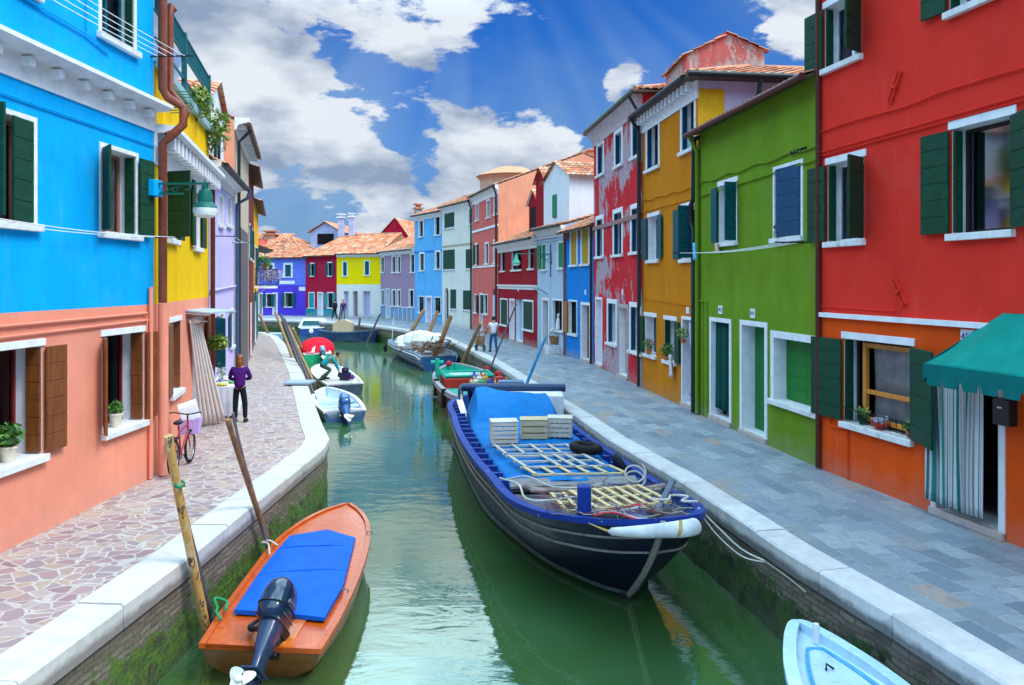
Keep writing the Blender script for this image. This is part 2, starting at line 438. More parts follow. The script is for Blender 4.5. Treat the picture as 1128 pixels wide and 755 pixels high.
# ---------------------------------------------------------------- banks
QL = [(-4.55,-6), (-4.32,3), (-4.19,6.57), (-3.98,9.5), (-3.82,15.9), (-3.95,16.9), (-4.55,18.7), (-5.36,21.3), (-7.6,28.5), (-10.0,35.7), (-12.8,43.8), (-14.6,48.6), (-16.3,51.6), (-19,53.3), (-60,56)]
QR = [(6.6,-6), (4.75,3.4), (4.32,5.7), (3.88,7.97), (3.43,9.83), (3.16,11.5), (2.82,13.5), (2.05,16.9), (1.70,19.2), (.41,26.1), (-.76,32.6), (-2.35,39.6), (-4.2,47.2), (-6.7,52.9), (-9.0,57.3), (-12.7,62.6), (-17,66.6), (-22,69.6), (-60,71)]
def V2(p): return Vector((p[0], p[1]))
def offs(poly, d):                 # offset to the right of travel for d>0
    out = []
    for i, p in enumerate(poly):
        a = V2(poly[max(i-1, 0)]); b = V2(poly[min(i+1, len(poly)-1)]); t_ = (b-a).normalized()
        out.append((p[0]+t_.y*d, p[1]-t_.x*d))
    return out
def dens(poly, step):
    out = [V2(poly[0])]
    for a, b in zip(poly[:-1], poly[1:]):
        a, b = V2(a), V2(b); n = max(1, int((b-a).length/step))
        for k in range(1, n+1): out.append(a.lerp(b, k/n))
    return out
def quay(poly, sgn, label, side):
    # quay wall material: brick courses above, weed below
    t = NT('quay_brick')
    uv = t.tc('UV')
    br = t.n('ShaderNodeTexBrick', {'Vector': uv, 'Color1': (.20,.13,.095,1), 'Color2': (.32,.25,.19,1), 'Mortar': (.13,.12,.10,1), 'Scale': 1.0, 'Mortar Size': .012, 'Brick Width': .27, 'Row Height': .075})
    n1 = t.noise(t.scale(1.2, 1.2, 2.2), 2.0, 8, .68); n2 = t.noise(scale=14, detail=6, rough=.7)
    z = t.sep()[2]
    m = t.math('ADD', t.mapr(z, -1.25, -.22, 1.2, .0), t.math('MULTIPLY', t.math('SUBTRACT', n1, .5), 1.5))
    m = t.math('ADD', m, t.math('MULTIPLY', t.math('SUBTRACT', n2, .5), .7))
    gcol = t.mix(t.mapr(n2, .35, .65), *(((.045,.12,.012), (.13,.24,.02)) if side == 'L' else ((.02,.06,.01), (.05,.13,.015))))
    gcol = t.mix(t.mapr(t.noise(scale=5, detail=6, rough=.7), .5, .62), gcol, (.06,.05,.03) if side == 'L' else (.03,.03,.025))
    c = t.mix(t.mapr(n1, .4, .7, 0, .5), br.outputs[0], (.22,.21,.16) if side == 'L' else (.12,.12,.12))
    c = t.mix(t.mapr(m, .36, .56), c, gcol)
    c = t.mix(t.mapr(z, -1.22, -1.0, .85, 0), c, (.03,.045,.012))
    hh = t.math('ADD', t.math('MULTIPLY', br.outputs['Fac'], -.6), t.math('MULTIPLY', n2, 1.3))
    t.bump(hh, 1.0, .05)
    qm = t.fin(c, t.mapr(z, -1.2, -.7, .35, .85))
    root = thing('quay_wall', label, 'quay wall', (poly[3][0], poly[3][1], 0))
    d = dens(poly, .18); mb = MB(); L = 0; zs = [-.24, -.4, -.6, -.8, -1.0, -1.2, -1.5, -2.4, -3.3]
    v = []; uvs = []
    for i, p in enumerate(d):
        if i: L += (p-d[i-1]).length
        a = d[max(i-1, 0)]; b = d[min(i+1, len(d)-1)]; tt = (b-a).normalized(); nn = Vector((tt.y, -tt.x))*sgn
        for j, z_ in enumerate(zs):
            k = mnoise.noise(Vector((p.x*2.3, p.y*2.3, z_*3)))*.06+mnoise.noise(Vector((p.x*7, p.y*7, z_*9)))*.035 if 0 < j < 7 else 0
            q = p-nn*(.05-k)
            v.append((q.x, q.y, z_)); uvs.append((L, z_))
    m_ = len(zs); f = [[i*m_+j, (i+1)*m_+j, (i+1)*m_+j+1, i*m_+j+1] for i in range(len(d)-1) for j in range(m_-1)]
    mb.add(v, f, uvs); mb.build('brickwork', qm, root, W=True, smooth=True, ang=70)
    # coping stones, separate blocks with fine joints
    cm = NT('coping_stone')
    n = cm.noise(scale=4, detail=8, rough=.7); n2 = cm.noise(scale=45, detail=3)
    z = cm.sep()[2]
    bc = (.66,.635,.62) if side == 'L' else (.74,.68,.69)
    c = cm.mix(cm.mapr(n, .3, .75), bc, mul(bc, .72))
    ri = cm.n('ShaderNodeNewGeometry').outputs['Random Per Island']
    c = cm.mix(cm.mapr(ri, 0, 1, 0, .38), c, mul(bc, .6))
    c = cm.mix(cm.mapr(cm.noise(scale=1.6, detail=8, rough=.75), .52, .66, 0, .55), c, mul((.95,.88,.8), .42))
    c = cm.mix(cm.mapr(cm.noise(scale=9, detail=8, rough=.8), .64, .68, 0, .75), c, (.2,.19,.18))
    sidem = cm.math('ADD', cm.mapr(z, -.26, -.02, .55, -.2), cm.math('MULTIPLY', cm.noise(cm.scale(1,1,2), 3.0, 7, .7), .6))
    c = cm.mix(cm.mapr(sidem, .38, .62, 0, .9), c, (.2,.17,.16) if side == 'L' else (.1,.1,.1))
    cm.bump(cm.math('ADD', n2, n), .35, .008); cmt = cm.fin(c, .8)
    mb = MB(); acc_ = []; step = 1.15
    d = dens(poly, .05); rnd = random.Random(3); Ld = 0; nxt = step
    cuts = [0]
    for i in range(1, len(d)):
        Ld += (d[i]-d[i-1]).length
        if Ld > nxt: cuts.append(i); nxt = Ld+step*rnd.uniform(.75, 1.35)
    cuts.append(len(d)-1)
    wd = .5 if side == 'L' else .42
    for ci, (a, b) in enumerate(zip(cuts[:-1], cuts[1:])):
        dz = rnd.uniform(-.008, .008)
        idx = list(range(a, b, 6))+[b]
        if len(idx) < 2: continue
        rows = []
        for k, i in enumerate(idx):
            p = d[i].copy(); t0 = (d[min(i+3, len(d)-1)]-d[max(i-3, 0)]).normalized(); nn = Vector((t0.y, -t0.x))*sgn
            if k == 0: p += t0*.007
            if k == len(idx)-1: p -= t0*.007
            o_ = p+nn*.0; q = p-nn*wd
            zt = .014+dz
            rows.append([(o_.x, o_.y, -.25), (o_.x, o_.y, zt-.03), (p.x-nn.x*.025, p.y-nn.y*.025, zt), (q.x, q.y, zt), (q.x, q.y, -.25)])
        v = [x for r in rows for x in r]; k5 = 5; nr = len(rows)
        f = [[i*k5+j, (i+1)*k5+j, (i+1)*k5+(j+1)%k5, i*k5+(j+1)%k5] for i in range(nr-1) for j in range(k5)]
        f += [[4,3,2,1,0], [(nr-1)*k5+j for j in range(k5)]]
        mb.add(v, f)
    mb.build('coping', cmt, root, W=True)
    return root
quay(QL, 1, 'left brick quay wall green with weed under a white stone edge', 'L')
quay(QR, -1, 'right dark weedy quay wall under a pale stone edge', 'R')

# crazy paving on the left
t = NT('crazy_paving')
p0 = t.tc()
ns = t.n('ShaderNodeVectorMath', {0: t.noise(p0, 2.2, 3, .5, out='Color'), 1: (.5,.5,.5)}, operation='SUBTRACT').outputs[0]
pv = t.n('ShaderNodeVectorMath', {0: p0, 1: t.n('ShaderNodeVectorMath', {0: ns, 3: .22}, operation='SCALE').outputs[0]}, operation='ADD').outputs[0]
pv = t.n('ShaderNodeVectorMath', {0: pv, 1: (4.8, 5.6, 0)}, operation='MULTIPLY').outputs[0]
ve = t.n('ShaderNodeTexVoronoi', {'Vector': pv, 'Scale': 1.0, 'Randomness': 1.0}, feature='DISTANCE_TO_EDGE').outputs[0]
vc = t.n('ShaderNodeTexVoronoi', {'Vector': pv, 'Scale': 1.0, 'Randomness': 1.0}, feature='F1').outputs['Color']
cs = t.n('ShaderNodeSeparateColor', {0: vc}).outputs
r = t.n('ShaderNodeValToRGB', {0: cs[0]}); cr = r.color_ramp
for i, (ps, cl) in enumerate([(0,(.23,.135,.15)),(.25,(.37,.24,.24)),(.42,(.25,.19,.22)),(.6,(.45,.35,.32)),(.78,(.40,.28,.20)),(1,(.31,.21,.22))]):
    e = cr.elements[0] if i == 0 else (cr.elements[-1] if i == 5 else cr.elements.new(ps)); e.position = ps; e.color = (*cl, 1)
sn = t.noise(p0, 9, 7, .65)
c = t.mix(t.mapr(sn, .35, .7, 0, .45), r.outputs[0], (.30,.21,.22))
mort = t.math('ADD', ve, t.math('MULTIPLY', t.math('SUBTRACT', t.noise(p0, 14, 4), .5), .05))
mm = t.mapr(mort, .03, .075, 1, 0)
c = t.mix(mm, c, t.mix(t.mapr(sn, .3, .7), (.54,.49,.46), (.40,.36,.35)))
t.bump(t.math('ADD', t.math('MULTIPLY', mm, -.7), t.math('MULTIPLY', sn, .35)), .5, .012)
PAVE_L = t.fin(c, .72)
# squared stone paving on the right
t = NT('stone_slab_paving')
uv = t.tc('UV')
wv = t.n('ShaderNodeVectorMath', {0: uv, 1: t.n('ShaderNodeVectorMath', {0: t.noise(uv, 1.3, 2, out='Color'), 3: .05}, operation='SCALE').outputs[0]}, operation='ADD').outputs[0]
br = t.n('ShaderNodeTexBrick', {'Vector': wv, 'Color1': (0,0,0,1), 'Color2': (1,1,1,1), 'Mortar': (.5,.5,.5,1), 'Scale': 1.0, 'Mortar Size': .011, 'Mortar Smooth': .3, 'Brick Width': .62, 'Row Height': .31}, offset=.43)
r = t.n('ShaderNodeValToRGB', {0: br.outputs[0]}); cr = r.color_ramp
for i, (ps, cl) in enumerate([(0,(.15,.19,.26)),(.3,(.29,.34,.42)),(.55,(.20,.24,.29)),(.8,(.37,.41,.47)),(.9,(.28,.28,.30)),(1,(.42,.29,.23))]):
    e = cr.elements[0] if i == 0 else (cr.elements[-1] if i == 5 else cr.elements.new(ps)); e.position = ps; e.color = (*cl, 1)
sn = t.noise(scale=7, detail=8, rough=.68); sp = t.noise(scale=.9, detail=4)
c = t.mix(t.mapr(sn, .35, .72, 0, .5), r.outputs[0], (.16,.17,.19))
c = t.mix(t.mapr(sp, .5, .75, 0, .35), c, (.40,.38,.40))
c = t.mix(t.mapr(t.noise(scale=2.6, detail=7, rough=.7), .56, .66, 0, .5), c, (.14,.15,.17))
c = t.mix(br.outputs['Fac'], c, t.mix(t.mapr(sn, .35, .65), (.11,.12,.14), (.46,.47,.5)))
t.bump(t.math('ADD', t.math('MULTIPLY', br.outputs['Fac'], -.8), t.math('MULTIPLY', sn, .5)), .5, .012)
PAVE_R = t.fin(c, t.mapr(sn, .3, .7, .45, .75))
def strip(poly, d0, d1, z, mat, name):
    a = offs(poly, d0); b = offs(poly, d1); mb = MB(); L = 0; v = []; uvs = []
    for i in range(len(poly)):
        if i: L += (V2(a[i])-V2(a[i-1])).length
        v += [(*a[i], z), (*b[i], z)]; uvs += [(L, 0), (L, abs(d1-d0))]
    mb.add(v, [[2*i, 2*i+2, 2*i+3, 2*i+1] for i in range(len(poly)-1)], uvs)
    return tag(mb.build(name, mat), kind='structure')
strip(QR, .39, 8.5, 0, PAVE_R, 'pavement')
o1 = offs(QL, -.47); o1[-1] = (-60, 54)
pm_ = MB(); pm_.poly([(x, y, 0) for x, y in o1]+[(-60,-6,0)]); tag(pm_.build('pavement', PAVE_L), kind='structure')
lm = MB(); o1 = offs(QL, -.46); o1[-1] = (-60, 54)
lm.poly([(x, y, -.006) for x, y in o1]+[(-700,54,-.006), (-700,-6,-.006)])
rm = MB(); o2 = offs(QR, .41)
rm.poly([(x, y, -.006) for x, y in o2]+[(-700,72,-.006), (-700,1200,-.006), (900,1200,-.006), (900,-6,-.006)])
EARTH = stone('yard_ground', (.28,.26,.24))
tag(lm.build('ground', EARTH), kind='structure'); tag(rm.build('ground', EARTH), kind='structure')
# ---------------------------------------------------------------- house kit
def tile_sheet(mb, o, eu, ev, L, W, clip=None, tw=.22, tr=.36, hgt=.045):
    # pan-tile surface: o eave corner, eu along eave (unit), ev up the slope (unit); clip(u,v)->bool
    eu, ev = Vector(eu).normalized(), Vector(ev).normalized(); nn = eu.cross(ev)
    if nn.z < 0: nn = -nn
    o = Vector(o); nu = max(1, int(round(L/tw))); tw = L/nu; nr = max(1, int(round(W/tr))); tr = W/nr
    for r in range(nr):
        for k in range(nu):
            if clip and not clip((k+.5)*tw, (r+.5)*tr): continue
            pts = []; uvs = []
            for (dv, up) in ((0, .035), (1.0, .004)):
                for j in range(5):
                    x = k*tw+tw*j/4; h = hgt*math.sin(math.pi*j/4)**.8*(1 if True else 0)
                    pts.append(o+eu*x+ev*((r+dv)*tr)+nn*(h+up)); uvs.append((k+.5, r+.5+7.3))
            f = [[j, j+1, j+6, j+5] for j in range(4)]
            pts += [p-nn*.04 for p in pts[:5]]; uvs += uvs[:5]
            f += [[10+j, 11+j, 1+j, j] for j in range(4)]
            mb.add(pts, f, uvs)

class House:
    def __init__(s, name, label, A, B, top, zones, depth=7, cat='house', group='painted houses along the canal', rev=None):
        s.A = V2(A); s.B = V2(B); s.L = (s.B-s.A).length; s.d = (s.B-s.A)/s.L; s.n = Vector((s.d.y, -s.d.x))
        s.root = thing(name, label, cat, (s.A.x, s.A.y, 0), math.atan2(s.d.y, s.d.x), group)
        s.top, s.zones, s.depth = top, zones, depth; s.ops = []; s.far = 'R' if s.B.y > s.A.y else 'L'; s.rev = rev or WHITE
        s.arches = []
    def u(s, px, off=0):
        P = s.A+s.n*off; t = (px-CX)/F; return (t*P.y-P.x)/(s.d.x-t*s.d.y)
    def z(s, px, py, off=0):
        return H-(py-HY)*((s.A+s.n*off).y+s.u(px, off)*s.d.y)/F
    def world(s, u, v, z):
        p = s.A+s.d*u-s.n*v; return Vector((p.x, p.y, z))
    def rect(s, xl, xr, yt, yb, ref='L', w=None):
        px = xl if ref == 'L' else xr
        u0, u1 = s.u(xl), s.u(xr)
        if w and ref == 'R': u0 = u1-w
        if w and ref == 'L': u1 = u0+w
        return u0, u1, s.z(px, yb), s.z(px, yt)
    def leaf(s, win, hu, hv, du, dv, w, z0, z1, mat, boards=.25):
        l = math.hypot(du, dv); du, dv = du/l, dv/l; e = Vector((du, dv, 0)); p = Vector((-dv, du, 0)); o = Vector((hu, hv, 0))
        mb = MB(); mb.frame_box(o-p*.011+Vector((0,0,z0+.004)), e*w, p*.022, (0,0,z1-z0-.008))
        n = max(1, int(round((z1-z0)/boards))); h = (z1-z0)/n
        for i in range(n):
            mb.frame_box(o-p*.019+e*.003+Vector((0,0,z0+i*h+.006)), e*(w-.006), p*.038, (0,0,h-.012))
        return mb.build('shutter', mat, win, bevel=.004 if s.A.y < 30 and s.B.y < 30 else 0)
    def window(s, xl, xr, yt, yb, ref='L', w=None, d=.22, frame=None, sur=0.0, lintel=.12, sill=True, far=None, near=None, shut=None,
               curtain=None, closed=None, mull=True, sillw=.05, rect=None, ang=50, lw=None, iw=None, fang=None, bars=0, halfcurtain=False):
        u0, u1, z0, z1 = rect or s.rect(xl, xr, yt, yb, ref, w); W = u1-u0
        if s.A.y > 30 and s.B.y > 30: d = min(d, .12); frame = frame or WINDARK
        s.ops.append((u0, u1, z0, z1)); fr = frame or WHITE
        mb = MB(); t = .05; v0, v1 = d, d+.06
        mb.box(u0+.003, u0+t, v0, v1, z0+.003, z1-.003); mb.box(u1-t, u1-.003, v0, v1, z0+.003, z1-.003)
        mb.box(u0+t, u1-t, v0, v1, z0+.003, z0+t); mb.box(u0+t, u1-t, v0, v1, z1-t, z1-.003)
        if mull and W > .5: mb.box((u0+u1)/2-.035, (u0+u1)/2+.035, v0-.01, v1-.01, z0+t, z1-t)
        for b in range(bars):
            zz = z0+(z1-z0)*(b+1)/(bars+1); mb.box(u0+t, u1-t, v0+.005, v1-.02, zz-.015, zz+.015)
        win = mb.build('window', fr, s.root)
        if not closed:
            pb = MB(); pb.quad((u0+t,d+.03,z0+t), (u1-t,d+.03,z0+t), (u1-t,d+.03,z1-t), (u0+t,d+.03,z1-t)); pb.build('pane', GLASS, win)
        if sur:
            q = MB(); e = .022
            q.box(u0-sur, u0, -e, .01, z0, z1+sur); q.box(u1, u1+sur, -e, .01, z0, z1+sur); q.box(u0, u1, -e, .01, z1, z1+sur)
            q.build('surround', WHITE, win, bevel=.005)
        elif lintel:
            q = MB(); q.box(u0-.06, u1+.06, -.022, .01, z1, z1+lintel); q.build('lintel', WHITE, win, bevel=.005)
        if sill:
            q = MB(); q.box(u0-sillw-sur, u1+sillw+sur, -.09, .0 if not sur else .0, z0-.1, z0-.001); q.box(u0+.002, u1-.002, 0, d, z0-.03, z0+.004)
            q.build('sill', ISTRIA, win, bevel=.008)
        if curtain:
            q = MB(); zb = z0+t if not halfcurtain else z0+(z1-z0)*.5
            q.grid(lambda a, b: (u0+t+(W-2*t)*a, d+.08+.025*math.sin(a*W*42+math.sin(b*3)), zb+(z1-t-zb)*b), max(16, int(W*40)), 6)
            q.build('curtain', curtain, win, smooth=True)
        sm = shut or GSHUT; lw = lw or W/2
        def do(side, mode):
            if not mode or mode == 'none': return
            hu = u1 if side == 'R' else u0; sg = 1 if side == 'R' else -1
            if mode in ('wrap', 'inner'):
                s.leaf(win, hu-sg*.03, 0.0, 0, 1, iw or d*.62, z0+.02, z1-.02, sm)
            if mode in ('wrap', 'flat'):
                s.leaf(win, hu+sg*.015, -.075 if sur else -.05, sg, -.04, lw, z0+.01, z1-.01, sm)
            if mode == 'ang':
                a = math.radians(ang); s.leaf(win, hu+sg*.0, -.03, sg*math.cos(a), -math.sin(a), lw, z0+.01, z1-.01, sm)
            if mode == 'in':
                a = math.radians(ang); s.leaf(win, hu-sg*.03, -.02, -sg*math.cos(a), -math.sin(a), lw, z0+.01, z1-.01, sm)
        fs = s.far; nang = ang; nsd = 'L' if fs == 'R' else 'R'
        ang = fang or nang; do(fs, far); ang = nang; do(nsd, near)
        if closed:
            for k in (0, 1):
                s.leaf(win, u0+.02+k*(W/2-.02), d*closed, 1, 0, W/2-.025, z0+.01, z1-.01, sm)
        return win, (u0, u1, z0, z1)
    def door(s, xl, xr, yt, yb, mat, d=.25, sur=.12, step=.12, vert=True, rect=None, glass=False, sm=None, name='door', panels=5, zbot=None):
        u0, u1, z0, z1 = rect or s.rect(xl, xr, yt, yb); z0 = step if zbot is None else zbot; W = u1-u0
        s.ops.append((u0, u1, z0 if step else 0, z1))
        mb = MB()
        if mat is not None:
            mb.box(u0+.004, u1-.004, d, d+.05, z0+.005, z1-.004)
            n = panels
            for i in range(n): mb.box(u0+.01+i*(W-.02)/n+.004, u0+.01+(i+1)*(W-.02)/n-.004, d-.014, d, z0+.03, z1-.03)
        else:
            mb.box(u0+.004, u0+.05, d, d+.06, z0+.005, z1-.004); mb.box(u1-.05, u1-.004, d, d+.06, z0+.005, z1-.004); mb.box(u0+.05, u1-.05, d, d+.06, z1-.06, z1-.004)
        dr = mb.build(name, mat or WINDARK, s.root)
        if mat is not None and s.A.y < 30:
            q = MB(); q.tube([(u1-.09, d-.05, z0+1.0), (u1-.09, d-.05, z0+1.12)], .012); q.build('handle', METAL, dr)
        if sur:
            q = MB(); e = .025
            q.box(u0-sur, u0, -e, .01, 0.005, z1+sur); q.box(u1, u1+sur, -e, .01, 0.005, z1+sur); q.box(u0, u1, -e, .01, z1, z1+sur)
            q.build('surround', sm or WHITE, dr, bevel=.005)
        if step:
            q = MB(); q.box(u0-sur, u1+sur, -.07, d+.3, 0.001, step-.004); q.build('step', STEPM, dr, bevel=.01)
        return dr, (u0, u1, z0, z1)
    def arch(s, xl, xr, yt, yb, mat, name='door', d=.2):
        u0, u1, z0, z1 = s.rect(xl, xr, yt, yb); z0 = max(z0, .05)
        dr, q = s.door(0, 0, 0, 0, mat, d=d, sur=0, rect=(u0, u1, z0, z1), step=0, zbot=z0, name=name)
        s.arches.append((u0, u1, z1)); return dr
    def part(s, mb, name, mat, **k): return mb.build(name, mat, s.root, **k)
    def pipe(s, name, pts, r, mat, n=10, brackets=True):
        mb = MB(); mb.tube(pts, r, n); return s.part(mb, name, mat, smooth=True)
    def plate(s, px, py, txt, w=.22, h=.2, size=.12):
        u, z = s.u(px), s.z(px, py); mb = MB(); mb.box(u-w/2, u+w/2, -.02, .0, z-h/2, z+h/2)
        p = s.part(mb, 'number_plate', WHITE, bevel=.004)
        if txt: text_mesh(txt, size, paint('plate_blue', (.02,.06,.4)), 'number', p, Matrix.Translation((u, -.024, z)) @ Matrix.Rotation(math.radians(90), 4, 'X'))
    def finish(s, roof='gable', slope=22, over=.3, tmat=None, sidemat=None, gutter=None, ins=.003, tw=.22, sidewin=None, gut_r=.065):
        L, top = s.L, s.top
        us = sorted(set([0, L]+[x for o in s.ops for x in o[:2] if 0 < x < L]))
        zs = sorted(set([-.05, top]+[x for o in s.ops for x in o[2:] if -.05 < x < top]+[z for z, _ in s.zones if z < top]))
        mats = []
        for _, m in s.zones:
            if m not in mats: mats.append(m)
        mb = MB(); nz = len(mats); mats2 = mats+[s.rev, sidemat or s.zones[-1][1]]
        for a, b in zip(us[:-1], us[1:]):
            for c, e in zip(zs[:-1], zs[1:]):
                mu, mz = (a+b)/2, (c+e)/2
                if any(o[0] < mu < o[1] and o[2] < mz < o[3] for o in s.ops): continue
                mb.cur = mats.index(next(m for z_, m in s.zones if mz < z_))
                mb.quad((a,0,c), (b,0,c), (b,0,e), (a,0,e))
        mb.cur = nz
        for u0, u1, z0, z1 in s.ops:
            R = .45
            mb.quad((u0,0,z0), (u0,R,z0), (u0,R,z1), (u0,0,z1)); mb.quad((u1,0,z0), (u1,0,z1), (u1,R,z1), (u1,R,z0))
            mb.quad((u0,0,z1), (u0,R,z1), (u1,R,z1), (u1,0,z1)); mb.quad((u0,0,z0), (u1,0,z0), (u1,R,z0), (u0,R,z0))
        for u0, u1, z1 in s.arches:
            r = (u1-u0)/2; cu = (u0+u1)/2; mb.cur = mats.index(next(m for z_, m in s.zones if z1 < z_))
            for k in range(8):
                a0, a1 = math.pi*k/8, math.pi*(k+1)/8
                x0, x1 = cu-r*math.cos(a0), cu-r*math.cos(a1)
                mb.prism([(x0,.002,z1-r+r*math.sin(a0)), (x1,.002,z1-r+r*math.sin(a1)), (x1,.002,z1), (x0,.002,z1)], (0,.2,0))
        # side and back walls
        D = s.depth; mb.cur = nz+1
        if roof == 'gable' : rz = top+math.tan(math.radians(slope))*D/2
        for x in (ins, L-ins):
            for i, (z_, m) in enumerate(s.zones):
                zb = -.05 if i == 0 else s.zones[i-1][0]
                mb.cur = nz+1 if sidemat else mats.index(m)
                mb.quad((x,.0,zb), (x,D,zb), (x,D,min(z_, top)), (x,.0,min(z_, top)))
            if roof == 'gable': mb.poly([(x,.0,top), (x,D,top), (x,D/2,rz)])
        mb.cur = nz+1
        mb.quad((ins,D,-.05), (L-ins,D,-.05), (L-ins,D,top), (ins,D,top))
        mb.quad((ins,.0,top), (L-ins,.0,top), (L-ins,D,top), (ins,D,top))
        s.part(mb, 'wall', mats2, recalc=False)
        tm = tmat or ROOF; T = math.tan(math.radians(slope)); cs = math.cos(math.radians(slope)); sn = math.sin(math.radians(slope))
        if roof == 'gable':
            W = (D/2+over)/cs
            rb = MB(); rb.cur = 0
            tile_sheet(rb, (0, -over, top-over*T+.03), (1,0,0), (0,cs,sn), L, W, tw=tw)
            tile_sheet(rb, (0, D+over, top-over*T+.03), (1,0,0), (0,-cs,sn), L, W, tw=tw)
            rb.cur = 1; e = .05
            rb.prism([(.001,-over,top-over*T-e), (.001,D/2,top+D/2*T-e), (.001,D/2,top+D/2*T+.02), (.001,-over,top-over*T+.02)], (L-.002,0,0))
            rb.prism([(.001,D+over,top-over*T-e), (.001,D/2,top+D/2*T-e), (.001,D/2,top+D/2*T+.02), (.001,D+over,top-over*T+.02)], (L-.002,0,0))
            r = s.part(rb, 'roof', [tm, DKW])
            q = MB(); q.tube([(0,D/2,top+D/2*T+.06), (L,D/2,top+D/2*T+.06)], .1, 10); q.build('ridge_cap', tm, r)
        elif roof == 'hip':
            h = D/2; W = (h+over)/cs; rb = MB(); o = over
            z0 = top-over*T+.03
            rl = (h+over)
            tile_sheet(rb, (-o,-o,z0), (1,0,0), (0,cs,sn), L+2*o, W, clip=lambda u, v: v*cs-.05 < u < L+2*o-v*cs+.05, tw=tw)
            tile_sheet(rb, (-o,D+o,z0), (1,0,0), (0,-cs,sn), L+2*o, W, clip=lambda u, v: v*cs-.05 < u < L+2*o-v*cs+.05, tw=tw)
            Ws = min(W, (L/2+o)/cs)
            tile_sheet(rb, (-o,-o,z0), (0,1,0), (cs,0,sn), D+2*o, Ws, clip=lambda u, v: v*cs-.05 < u < D+2*o-v*cs+.05, tw=tw)
            tile_sheet(rb, (L+o,-o,z0), (0,1,0), (-cs,0,sn), D+2*o, Ws, clip=lambda u, v: v*cs-.05 < u < D+2*o-v*cs+.05, tw=tw)
            rb.cur = 1; rb.box(-o, L+o, -o, D+o, z0-.09, z0-.03)
            m_ = min(h, L/2); zr = top+m_*T
            for a, b in (((-o,-o), (m_,m_)), ((L+o,-o), (L-m_,m_)), ((-o,D+o), (m_,D-m_)), ((L+o,D+o), (L-m_,D-m_))):
                rb.cur = 0; rb.tube([(*a, z0), (*b, zr+.05)], .09, 8)
            if L > D: rb.tube([(h,h,zr+.05), (L-h,h,zr+.05)], .09, 8)
            else: rb.tube([(L/2,m_,zr+.05), (L/2,D-m_,zr+.05)], .09, 8)
            # solid under the tiles
            rb.cur = 1; zz = z0-.03; zr2 = zr-.03
            P = [(-o,-o,zz), (L+o,-o,zz), (L+o,D+o,zz), (-o,D+o,zz)]
            if L > D: R0, R1 = (h,h,zr2), (L-h,h,zr2); rb.add(P+[R0, R1], [[0,1,5,4], [1,2,5], [2,3,4,5], [3,0,4]])
            else: R0, R1 = (L/2,m_,zr2), (L/2,D-m_,zr2); rb.add(P+[R0, R1], [[0,1,4], [1,2,5,4], [2,3,5], [3,0,4,5]])
            r = s.part(rb, 'roof', [tm, DKW])
        elif roof == 'flat':
            rb = MB(); rb.box(0, L, -.02, D, top+.005, top+.08); r = s.part(rb, 'roof', EARTH)
        if gutter:
            q = MB(); zz = top-over*T-.0
            q.tube([(-.02, -over-.05, zz), (L+.02, -over-.05, zz)], gut_r, 10); s.part(q, 'gutter', gutter, smooth=True)
        return s
    def cornice(s, z0, z1, out, mat=None, name='cornice', dent=0, dz=(.3,.75), dw=.1, bd=.8, u0=0, u1=None, prof=None):
        u1 = s.L if u1 is None else u1; mb = MB(); h = z1-z0
        prof = prof or [(0,0), (.12,0), (.16,.25), (.3,.45), (.85,.6), (1,.75), (1,1), (0,1)]
        mb.prism([(u0, -a*out-(.01 if a else 0), z0+b*h) for a, b in prof], (u1-u0,0,0))
        c = s.part(mb, name, mat or WHITE, smooth=True, ang=35)
        if dent:
            n = int((u1-u0)/dent)
            for i in range(n+1):
                x = u0+dent*(i+.4)
                if x+dw < u1: q = MB(); q.box(x, x+dw, -out*bd, -.02, z0+h*dz[0], z0+h*dz[1]); q.build('bracket', mat or WHITE, c, bevel=.01)
        return c
STEPM = stone('pinkish_step', (.5,.4,.38))
DKW = wood('dark_eave_wood', (.1,.06,.04))
def M_(name, col, **k): return plaster(name, col, **k)
# ================================================================= LEFT BANK
SALMON = plaster('salmon_plaster', (.86,.30,.20), var=.1, streak=.14, grime=.12)
A = House('blue_house', 'tall bright blue house with salmon ground floor, nearest on the left bank', (-6.66,3.0), (-6.23,13.57), 10.6,
          [(3.0, SALMON), (99, plaster('bright_blue_plaster', (.0,.39,.86), var=.10, streak=.24, grime=0))], depth=6)
BR = dict(shut=BROWN, frame=DKRED, d=.36, iw=.2, lintel=.1, sill=True)
A.window(0, 46, 381, 500, ref='R', w=1.25, far='wrap', near='ang', lw=.42, **BR)
A.window(113, 158, 371, 478, far='wrap', near='ang', ang=35, lw=.32, **BR)
A.window(0, 36, 135, 247, ref='R', w=1.2, far='in', fang=9, near='in', ang=100, sur=.07, curtain=LACE, frame=paint('pinkish_frame', (.5,.25,.2)), d=.26, lw=.5)
A.window(112, 149, 162, 255, far='wrap', near='ang', ang=42, sur=.07, lw=.42, iw=.16, curtain=LACE, frame=paint('brown_frame', (.3,.15,.1)), d=.26)
A.window(111, 147, -85, 36, far='inner', near='none', closed=None, sur=.07, shut=GSHUT, d=.2, frame=GSHUT2)
A.window(0, 36, -150, -8, ref='R', w=1.2, far='inner', near='none', sur=.07, d=.2)
A.window(-260, -190, 371, 478, w=1.2, rect=(1.2, 2.4, 1.25, 2.75), far='flat', near='flat', **BR)
A.window(0, 0, 0, 0, rect=(1.2, 2.4, 3.9, 5.4), far='flat', near='flat', sur=.07, d=.25)
A.finish(roof='gable', gutter=PIPE_RB)
A.cornice(6.0, 6.46, .34, dent=.62, dz=(.40,.66), dw=.12, bd=.5, prof=[(0,0),(.06,0),(.08,.3),(.1,.72),(.7,.74),(.85,.8),(1,.84),(1,.97),(.9,1.0),(0,1.06)])
